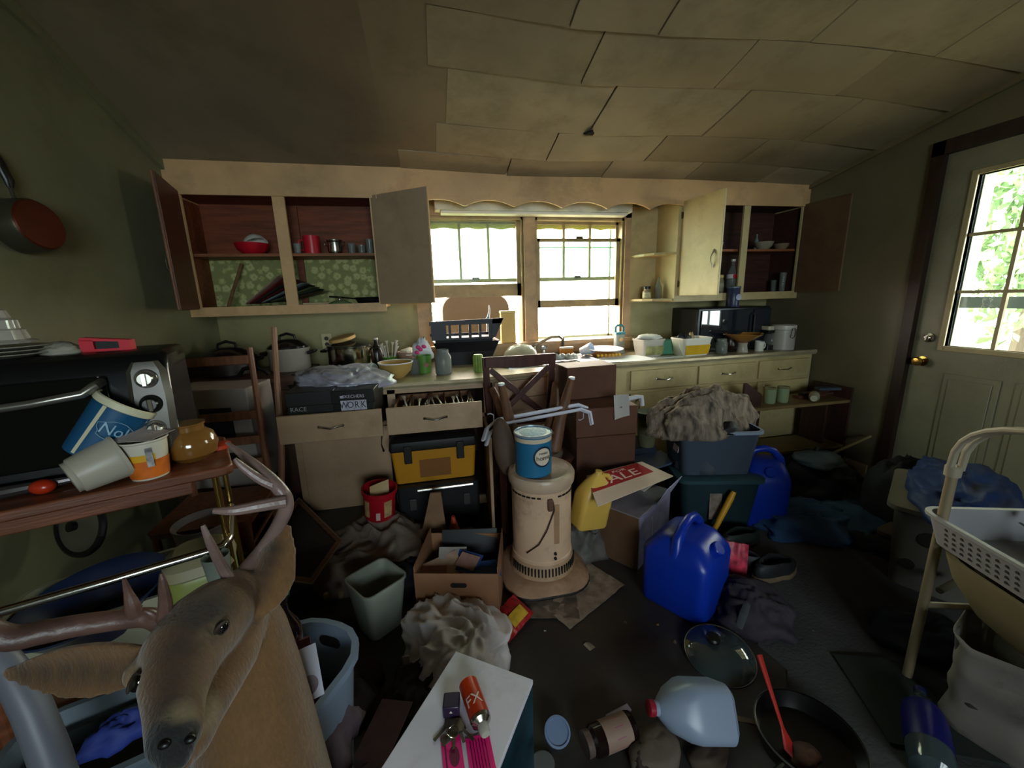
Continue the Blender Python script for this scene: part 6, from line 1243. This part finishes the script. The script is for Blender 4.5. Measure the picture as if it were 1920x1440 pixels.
solo('pull_tag', 'short grey metal key tag lying above the pink tags', 'tag', B().box(-.032, .032, -.010, .010, 0, .004), mat('6a6258', .4, .6, **PLAIN), bt(850, 1378, .0), rad(28), bevel=.002)
PK = mat('e81a7a', .45, **PLAIN)
for i, (px, w_) in enumerate(((848, .047), (900, .058))):
    v = bt(px, 1412, 0)
    T = thing('pink_tag', ['narrow hot pink tag with a dark printed oval on the white box', 'wider hot pink tag with lines of small print on the white box'][i], 'tag', v, rad(4))
    objm('card', B().box(-w_/2, w_/2, -.06, .038, 0, .003), PK, T, smooth=0)
    if i: 
        for k in range(6): objm('print_line', B().box(-.02+.007*k, -.018+.007*k, -.04, .03, .003, .0036), mat('6a0c3c', .5, **PLAIN), T, smooth=0)
    else: objm('print_oval', B().at((.004, -.01, .003), (0, 0, 0), (.7, 1.3, 1)).lathe([(.017, 0), (.017, .0006)], 20), mat('6a0c3c', .5, **PLAIN), T); objm('print_line', B().box(-.017, -.013, -.03, .028, .003, .0036), mat('6a0c3c', .5, **PLAIN), T, smooth=0)
# ---- grey bin with bottle
gb = Q(540, 1272, w=.98)
T = thing('laundry_bin', 'tall blue-grey oval plastic bin holding a brown bottle, right of the deer', 'bin', (gb.x-.02, gb.y, 0), rad(62))
hb = gb.z; GB = mat('77849a', .4, var=.06, bump=0)
objm('bin_body', tub(.36, .27, hb, .74, .11, .004, .012, lip=.02), GB, T)
objm('hand_slot', B().loft([rr(.07, .03, .014, -.001), rr(.07, .03, .014, .001)]), BLKM, T, loc=(.165, .0, hb-.05), rot=(pi/2, 0, pi/2))
def gbp(dx, dy, z): return Vector((gb.x-.02+dx, gb.y+dy, z))
solo('mauve_cloth', 'mauve cloth bundled inside the blue-grey bin', 'cloth', crumple(.26, .22, .14, 111, .35, 2.5, 36, 16), mat('4c3c46', .85, var=.3), gbp(.02, .0, hb-.22))
solo('bin_filling', 'dark clothes filling the lower part of the blue-grey bin', 'clothes', crumple(.24, .19, .26, 112, .15, 2, 24, 12, flat=.6), mat('1c1a1e', .9), gbp(0, 0, .012))
bottle('brown_bottle', 'dark brown glass bottle standing in the blue-grey bin', Q(548, 1240, w=.93), .030, .17, mat('1e0c08', .08, coat=.5, **PLAIN), lidm=BLK)
p_ = Q(566, 1268, w=.84)
T = thing('photo_card', 'white card with a small round picture leaning in the blue-grey bin', 'card', p_, (rad(52), rad(0), rad(22)))
objm('card', B().box(-.035, .035, -.05, .05, -.001, .001), mat('a4a2ae', .5, **PLAIN), T, smooth=0); objm('picture', B().at((.01, -.022, .001)).lathe([(.018, 0), (.018, .0008)], 24), mat('5c4a50', .5, var=.4, scale=60, bump=0), T)
solo('maroon_book', 'maroon booklet tucked behind the white card in the bin', 'book', B().box(-.04, .04, -.006, .006, -.06, .04), mat('4a1c24', .5, **PLAIN), Q(548, 1240, w=.90), (rad(-20), 0, rad(15)))
# ---- far bottom left
wt_ = [Q(-5, 1225, w=.80), Q(25, 1265, w=.80), Q(60, 1330, w=.80), Q(95, 1420, w=.80), Q(120, 1500, w=.80), Q(150, 1620, w=.8)]
wt_.append(Vector((wt_[-1].x+.03, wt_[-1].y+.02, .02)))
solo('plastic_chair_leg', 'white plastic tube frame standing at the bottom left corner', 'tube', B().tube(wt_, [.024, .027, .029, .030, .030, .03, .03], 16), mat('62646e', .45, **PLAIN))
bp_ = Q(190, 1370, w=.92)
T = thing('white_tub', 'white oval dish tub holding a black pan behind the deer muzzle', 'tub', (bp_.x, bp_.y, bp_.z-.12), rad(20))
objm('tub_body', tub(.34, .24, .12, .85, .07, .004, .012), mat('5b6670', .45, **PLAIN), T)
solo('black_pan', 'black roasting pan lying in the white oval tub', 'pan', B().loft([rr(.24, .16, .03, 0), rr(.28, .18, .03, .05), rr(.27, .17, .03, .05), rr(.23, .15, .03, .006)]), mat('18201f', .4, **PLAIN), (bp_.x+.01, bp_.y+.01, bp_.z-.10), (rad(14), 0, rad(20)))
solo('blue_cloth', 'bright blue and white cloth draped over the tub edge below the deer ear', 'cloth', crumple(.12, .06, .05, 121, .4, 3, 24, 10), mat('1c2c74', .7, var=.3), Q(235, 1378, w=.82), rad(25))
carton('dark_carton', 'dark carton under the white oval tub', (bp_.x, bp_.y, 0), rad(10), .3, .22, bp_.z-.122, BLKM, False)
# loose floor heaps, centre left (dark)
for i, (x, y, w_, d_, h_, c, l) in enumerate(((-.62, 1.50, .40, .36, .09, '14110f', 'black rags between the deer and the square waste bin'), (-.12, 1.18, .34, .26, .10, '251a17', 'dark brown rags in front of the square waste bin'), (-.45, 1.22, .34, .34, .12, '2a1c1e', 'dark mauve plastic sack between bin and waste bin'), (.22, 1.93, .2, .3, .12, '161210', 'black bag between the brown carton and the heater'), (-.22, 1.80, .26, .22, .13, '121217', 'black ribbed socks beside the brown carton'), (-.30, .96, .26, .3, .06, '33262a', 'dusky pink papers heaped beside the white box'))):
    solo('rags', l, 'rags', crumple(w_, d_, h_, 130+i, .45, 2.5, 44, 16), mat(c, .8, var=.4, scale=7, bump=.3), (x, y, 0), i*.9)
for i, (px, py) in enumerate(((612, 1120), (640, 1118))):
    solo('cork', ['small tan bottle cork on the dark rags, left one of the pair', 'small pale bottle cork on the dark rags, right one of the pair'][i], 'cork', B().lathe([(.011, 0), (.012, .012), (.010, .02)], 12), mat('8a7550', .6), Q(px, py, z=.10))
solo('green_bottle', 'clear bottle with green cap lying below the slate board', 'bottle', B().lathe([(.02, 0), (.022, .01), (.022, .08), (.009, .11), (.009, .12)], 16), glassm('8fae9e', .08, .5), Q(533, 1120, z=.22), aim((-.2, .5, .4)))
solo('white_scrap', 'white paper scrap on the floor beside the base cabinet', 'paper', B().box(-.03, .03, -.02, .02, 0, .002), mat('a9a090', .6, **PLAIN), Q(575, 937, z=.19), (.1, 0, .5))
solo('white_scrap', 'small pale cardboard tab standing left of the white box', 'paper', B().box(-.012, .012, -.003, .003, 0, .035), mat('8a7668', .6, **PLAIN), Q(762, 1245, z=.1), 0)
solo('pink_leaflet', 'dusky pink leaflet lying at the bottom edge left of the white box', 'paper', B().box(-.06, .06, -.1, .1, 0, .003), mat('6a4a50', .6, var=.2, scale=20, bump=0), Q(715, 1380, z=.08), (rad(10), rad(-12), rad(-28)))
# ---- floor, centre right
solo('grey_rug', 'worn dark grey carpet piece covering the open floor on the door side', 'rug', B().prism([(1.0, -.9), (2.9, -.9), (2.95, 1.3), (2.3, 1.72), (1.78, 1.80), (1.5, 1.6), (1.34, 1.36), (1.31, 1.22), (1.2, 1.12), (1.22, 1.0), (1.12, .9), (1.13, .8), (1.04, .66), (1.07, .5), (1.0, .3), (1.03, .1)], .0005, .003), mat('403f40', .95, var=.35, scale=3, bump=.4, bscale=90, dirt=.4, dcol='2a2622'), smooth=0)
for i, (px, py, s, c) in enumerate(((1105, 1212, .03, '9a8a78'), (1022, 1183, .009, '8a8378'), (1172, 1168, .012, '7a6a5c'), (1142, 1115, .007, '8a8378'), (1233, 1172, .008, '8a6a30'), (1265, 1205, .014, '5a4a3c'), (1525, 1184, .006, '6a645c'))):
    solo('paper_scrap', ['torn white paper square on the bare floor before the heater', 'tiny white crumb on the floor by the newspaper', 'small pale scrap near the blue jug base', 'tiny white speck near the heater', 'tiny yellow scrap at the blue jug corner', 'brown scrap behind the jug corner', 'tiny speck on the open grey floor'][i], 'scrap', B().slab(lambda u, v: (s*(u-.5), s*1.2*(v-.5), .003+.004*sin(5*u)*v), 4, 4, .001), mat(c, .6, **PLAIN), F(px, py), .4+i)
# white milk jug lying on its side, cap to the left
jl = [Q(1197, 1302, z=.17), Q(1362, 1345, z=.12)]
dvec = (jl[0]-jl[1]); dvec = Vector((dvec.x, dvec.y, .03)).normalized()
T = thing('milk_jug', 'white plastic gallon jug with red cap lying on its side in the foreground', 'jug', Q(1318, 1330, z=.11), aim((-.92, .10, .16), rad(-52)))
MJ = mat('8792a8', .35, sub=.15, **PLAIN)
objm('body', B().loft([rr(.13, .13, .03, -.07, 5), rr(.155, .155, .035, -.055, 5), rr(.155, .155, .035, .045, 5), rr(.15, .15, .045, .07, 5), rr(.115, .115, .05, .115, 5), rr(.06, .06, .028, .145, 5), rr(.04, .04, .019, .152, 5), rr(.038, .038, .018, .17, 5)]), MJ, T)
objm('cap', B().at((0, 0, .165)).lathe([(.022, 0), (.022, .017), (.019, .019)], 20), mat('8c1426', .4, **PLAIN), T)
objm('handle_recess', B().at((.0, -.0785, .015), (pi/2, 0, rad(0))).loft([rr(.022, .085, .01, -.001), rr(.022, .085, .01, .002)]), mat('23252c', .6, **PLAIN), T)
T = thing('syrup_jar', 'dark jar with pink and cream label lying on the floor', 'jar', F(1180, 1362, 0, 0, .045), aim((-1, -.12, 0), 1.2))
objm('jar_body', B().lathe([(.040, -.01), (.043, 0), (.043, .13), (.03, .145)], 32), mat('1a0e0c', .15, **PLAIN), T); objm('paper_label', B().lathe([(.0436, .01), (.0436, .10)], 32, False, False), mat('8f7466', .5, var=.1, bump=0), T)
objm('pink_print', B().lathe([(.044, .035), (.044, .065)], 10, False, False), mat('94596a', .5, **PLAIN), T); objm('lid', B().lathe([(.035, .14), (.036, .16)], 24), mat('5c4a44', .4), T)
T = thing('jar_lid', 'round blue-white jar lid standing on edge at the end of the dark jar', 'lid', F(1047, 1378, 0, .01, .03), aim((.0, -.45, .8)))
objm('lid_disc', B().lathe([(.040, -.012), (.042, -.01), (.042, .002), (.036, .003), (.034, -.002), (.012, -.002), (.0, -.002)], 32), mat('6e7f9c', .35, **PLAIN), T)
solo('clear_cover', 'clear round lid at the bottom edge of the frame below the jar lid', 'lid', B().lathe([(.035, 0), (.036, .012), (.03, .014), (.0, .013)], 24), glassm('8a8f94', .1, .5), F(1018, 1437))
solo('white_carton_flap', 'torn white paper strip lying above the labelled jar', 'paper', B().box(-.045, .045, -.012, .012, 0, .006), mat('9892a2', .5, **PLAIN), F(1160, 1338, 0, 0, .005), rad(12))
for i, (px, py, w_, d_, h_, c, l, r_) in enumerate(((1225, 1415, .17, .12, .06, '5f5144', 'brown paper scrap bundle holding up the white gallon jug', .4), (1200, 1430, .05, .16, .05, '3c302a', 'dark folded card below the labelled jar', -.3), (1330, 1420, .14, .08, .03, '4a3a2e', 'brown scrap under the white gallon jug', .2))):
    solo('floor_scrap', l, 'scrap', crumple(w_, d_, h_, 150+i, .25, 2, 20, 8, flat=.4), mat(c, .8, var=.3), F(px, py), r_)
solo('cardboard_strip', 'thin tan cardboard strip lying left of the black frying pan', 'cardboard', B().box(-.05, .05, -.008, .008, 0, .003), mat('6a5844', .7), F(1395, 1350), rad(-28))
# glass lid with black knob
T = thing('glass_pan_lid', 'domed glass pan lid with black knob lying on the grey floor', 'lid', F(1352, 1232, 0, .01, .012), (rad(7), rad(-4), 0))
objm('glass', B().lathe([(.122, 0), (.126, .004), (.12, .010), (.08, .028), (.03, .038), (.0, .04)], 48), mat('2f3a3c', .06, spec=.9, coat=.6, **PLAIN), T); objm('rim', B().lathe([(.122, -.002), (.128, .0), (.127, .008), (.121, .006)], 48, False, False), mat('8b8d8c', .25, .9, **PLAIN), T)
objm('knob', B().at((-.01, .03, .034)).lathe([(.012, 0), (.012, .012), (.026, .016), (.026, .026), (.02, .032), (.0, .033)], 20), BLK, T)
# frying pan with red spoon
pc = F(1500, 1410)
T = thing('frying_pan', 'deep black frying pan with red spoon lying on the floor at the bottom', 'pan', pc+Vector((.02, .0, .0)), rad(200))
objm('pan_body', B().lathe([(.10, 0), (.128, .012), (.14, .065), (.144, .068), (.138, .066), (.122, .016), (.0, .008)], 48), mat('0c0a0a', .3, **PLAIN), T); objm('rim', B().lathe([(.1405, .064), (.1445, .068), (.1405, .0715)], 48, False, False), mat('6a6864', .3, .7, **PLAIN), T)
objm('handle', B().tube([(.14, 0, .055), (.22, 0, .07), (.33, 0, .075)], [.010, .013, .015], 10), BLK, T)
T = thing('red_spoon', 'long red plastic spoon standing slanted in the black frying pan', 'spoon', (0, 0, 0))
sa, sb = F(1478, 1398, 0, 0, .025), Q(1424, 1228, z=.22)
objm('handle', B().tube([sa.lerp(sb, t) for t in (.2, .5, .8, 1)], [.006, .007, .009, .010], 8, flat=.5), mat('a3231c', .35, **PLAIN), T)
objm('spoon_bowl', B().tube([sa+Vector((.02, -.035, -.008)), sa+Vector((.01, -.02, -.01)), sa, sa.lerp(sb, .2)], [.008, .024, .022, .006], 12, flat=.3), mat('a3231c', .35, **PLAIN), T)
solo('burnt_scraps', 'burnt reddish scraps inside the black frying pan', 'scraps', crumple(.09, .07, .02, 160, .4, 3, 20, 8), mat('4a2a1c', .6, var=.5), pc+Vector((-.01, -.02, .0125)))
# ================================================================ right: bins, cart
T = thing('black_mass', 'tall near-black mass standing in the corner beside the door', 'bag', (2.66, 1.62, 0))  # near-black rounded mass left of the spotted bin
objm('bag_body', crumple(.40, .34, .42, 170, .2, 2, 40, 20, flat=.6), mat('08080a', .8, **PLAIN), T)
T = thing('pet_food_bin', 'white plastic bin with round dark spots against the door', 'bin', (2.33, 1.27, 0), rad(-58))
objm('bin_body', tub(.34, .46, .40, .85, .05, .004, .01), mat('5d5850', .45, var=.1, bump=0, dirt=.2), T)
for x, z, r in ((-.04, .28, .035), (.08, .2, .03), (-.09, .13, .025)): objm('spot', B().at((x, -.2-.03*z/.4-.0035, z), (pi/2-.08, 0, 0)).lathe([(r, 0), (r, .002)], 16), mat('24201c', .5, **PLAIN), T)
objm('lid', B().loft([rr(.38, .54, .05, .40), rr(.39, .55, .05, .405), rr(.39, .55, .05, .425), rr(.33, .5, .05, .435)]), mat('6f6a60', .45, **PLAIN), T)
solo('blue_jacket', 'blue nylon jacket spread over the white spotted bin', 'jacket', crumple(.34, .66, .10, 171, .4, 2.2, 60, 20, flat=.3), mat('16305e', .6, var=.2, scale=6, bump=.2), (2.36, 1.25, .436), rad(-58))
# bassinet cart
CW = mat('9a8f7c', .45, var=.06, bump=0); CWW = mat('8c8a8c', .45, **PLAIN)
P0 = Vector((1.60, .874, 0)); bdir = Vector((-.30, -.954, 0)).normalized(); bside = Vector((.954, -.30, 0)).normalized()
T = thing('bath_cart', 'white plastic cart with arched handle, perforated basket and bathtub at the right edge', 'cart', (0, 0, 0))
def poleq(o, n='pole'): objm(n, B().tube([P0+o, P0+o+Vector((0, 0, .40)), P0+o+Vector((0, 0, .82))], .014, 14), mat('8a7a60', .4, var=.1, bump=0), T)
poleq(Vector((0, 0, 0))); o2 = bdir*.56; poleq(o2); poleq(bside*.34, 'pole'); poleq(o2+bside*.34)
def arch(off, n):
    pts = []
    for k in range(17):
        a = pi*k/16; pts.append(P0+off+bdir*(.28-.28*cos(a))+Vector((0, 0, .82+.20*sin(a)**.7)))
    return objm(n, B().tube(pts, .010, 10), CW, T)
arch(bside*-.012, 'arch_handle'); arch(bside*.020, 'arch_handle')
for k in (0, 1): objm('collar', B().at(P0+bdir*.56*k+Vector((0, 0, .80))).lathe([(.020, 0), (.021, .03), (.017, .035)], 14), CW, T)
# perforated basket: a rim, and a side made of a plate with rows of holes
bz0, bz1 = .565, .665
ctr_ = P0+bdir*.28+bside*.17; bang = math.atan2(bdir.y, bdir.x)
bk = bpy.data.objects.new('basket', None); COL.objects.link(bk); bk.parent = T; bk.location = (ctr_.x, ctr_.y, bz0); bk.rotation_euler = (0, 0, bang)
objm('basket_tray', tub(.64, .40, .10, .92, .04, .004, .010), CWW, bk)
hm = mat('2e2c2a', .6, **PLAIN); hb_ = B(); ng = 0
for side in (-1, 1):
    for i in range(20):
        for j in range(4):
            x = -.235+.025*i; z = .018+.017*j; yy = side*(.2*(.92+.08*z/.1)+.0015)
            hb_.at((x, yy, z), (pi/2, 0, 0)).lathe([(.0042, -.001), (.0042, .001)], 6)
ho = objm('perforations', hb_, hm, bk, smooth=0); ho['kind'] = 'stuff'
objm('bath_tub', B().at((ctr_.x, ctr_.y, .36), (0, 0, bang)).loft([rr(.30, .22, .09, 0, 6), rr(.46, .30, .12, .04, 6), rr(.56, .37, .13, .12, 6), rr(.60, .40, .13, .195, 6), rr(.57, .37, .13, .195, 6), rr(.5, .32, .12, .10, 6)]), mat('7d7154', .45, var=.08, bump=0), T)
objm('crossbar', B().tube([P0+Vector((0, 0, .32)), P0+bside*.34+Vector((0, 0, .32))], .011, 10).tube([P0+bside*.34+Vector((0, 0, .32)), P0+o2+bside*.34+Vector((0, 0, .32))], .011, 10), CW, T)
def inb(a, s, z): v = P0+bdir*a+bside*s; return Vector((v.x, v.y, z))
solo('foil_roll', 'shiny silver metal scraper lying across the white basket', 'tool', B().tube([inb(.06, .16, .675), inb(.20, .12, .682), inb(.34, .10, .69)], [.006, .012, .018], 4, flat=.4), mat('9aa4ac', .15, .9, **PLAIN))
solo('shower_hose', 'coiled grey metal tube end in the back corner of the white basket', 'tube', B().tube([inb(.02, .24, .67), inb(.10, .22, .685), inb(.16, .2, .68)], .011, 10), mat('7c8a90', .2, .8, **PLAIN))
solo('dark_brush', 'dark brown bristle brush lying in the white basket', 'brush', crumple(.12, .10, .09, 180, .4, 3, 24, 10), mat('150e0c', .8), inb(.24, .20, .572))
solo('dark_cloth', 'black cloth bunched in the near end of the white basket', 'cloth', crumple(.2, .16, .08, 181, .4, 3, 24, 10), mat('17151a', .8), inb(.42, .20, .572))
solo('plastic_disc', 'pale grey oval plastic lid standing in the white basket', 'lid', B().at((0, 0, 0), (rad(80), 0, 0)).lathe([(.055, 0), (.055, .004)], 28), mat('77777a', .4, **PLAIN), inb(.12, .27, .625), bang)
# under and before the cart
T = thing('paper_shopping_bag', 'crumpled white paper bag with brown stains standing under the cart', 'bag', F(1895, 1420, 0, 0)+Vector((.06, .06, 0)), rad(20))
rs = []
for k in range(15):
    t = k/14; ring = []
    for (x, y, z) in rr(.25+.05*t, .22+.03*t, .05, .34*t, 8):
        a = math.atan2(y, x); q = Vector((x*7, y*7, t*4)); nn = noise.noise(q)+.6*noise.noise(q*2.3); ring.append((x*(1+.13*nn), y*(1+.13*nn), z+(.05*noise.noise(Vector((cos(a)*3, sin(a)*3, 1)))*t if k > 9 else 0)))
    rs.append(ring)
bb = B(); bb.soft = True; bb.loft(rs+[[(x*.97, y*.97, z) for x, y, z in rs[-1]], [(x*.85, y*.85, .05) for x, y, z in rs[0]]])
objm('bag_body', bb, mat('7d756e', .7, var=.12, scale=4, bump=.25, bscale=14, dirt=.9, dcol='33231a'), T)
pv = F(1800, 1330)
solo('grey_floor_mat', 'dark grey-green folded mat with tan edge lying in front of the paper bag', 'mat', B().slab(lambda u, v: (-.16+.32*u, -.16+.32*v, .012+.012*sin(3*u)*sin(2*v)), 12, 12, .010), mat('1e2422', .8, var=.2), (1.52, .80, .0), rad(-24))
solo('tan_lath', 'thin tan lath along the edge of the dark grey mat', 'lath', B().box(-.1, .1, -.008, .008, 0, .012), mat('54432e', .6), F(1780, 1225, 0, 0, .002), rad(-22))
solo('blue_denim_rag', 'slate blue denim rag on the floor under the cart bathtub', 'rag', crumple(.36, .26, .10, 191, .35, 2.2, 40, 16), mat('161e2a', .85, var=.3), (1.86, .98, 0), rad(-20))
solo('cream_tube', 'short cream plastic tube lying under the bathtub of the cart', 'tube', B().tube([(-.07, 0, .013), (.07, .01, .013)], .013, 10), mat('6a6350', .45, **PLAIN), Q(1780, 1105, z=.14), rad(6))
solo('white_clip', 'small crumpled white foil on the floor left of the cart pole', 'foil', crumple(.04, .03, .012, 192, .5, 3, 12, 6), mat('7c8086', .3, **PLAIN), F(1685, 1155))
# two-litre bottle lying toward the camera
pa, pb = F(1725, 1300, 0, 0, .06), F(1748, 1440, 0, 0, .055)
T = thing('soda_bottle', 'large clear soda bottle with blue label lying on the floor at the bottom right', 'bottle', pb, aim(pa-pb+Vector((0, 0, .0)), rad(60)))
objm('bottle_body', B().lathe([(.03, -.03), (.05, -.015), (.054, .01), (.054, .15), (.05, .19), (.03, .235), (.015, .26), (.014, .28)], 36), glassm('48555c', .08, .35), T)
objm('blue_label', B().lathe([(.0548, .055), (.0548, .165), (.048, .2)], 36, False, False), mat('060a58', .35, **PLAIN), T)
objm('red_logo', B().loft([[(.0552*cos(2.1+.25*cos(a)*s), .0552*sin(2.1+.25*cos(a)*s), .135+.016*sin(a)*s) for a in [2*pi*k/20 for k in range(20)]] for s in (1, .02)], False, True), mat('8a3a34', .4, var=.5, scale=60, bump=0), T)
objm('cap', B().lathe([(.016, .272), (.016, .29), (.014, .292)], 16), mat('0a1048', .4, **PLAIN), T)
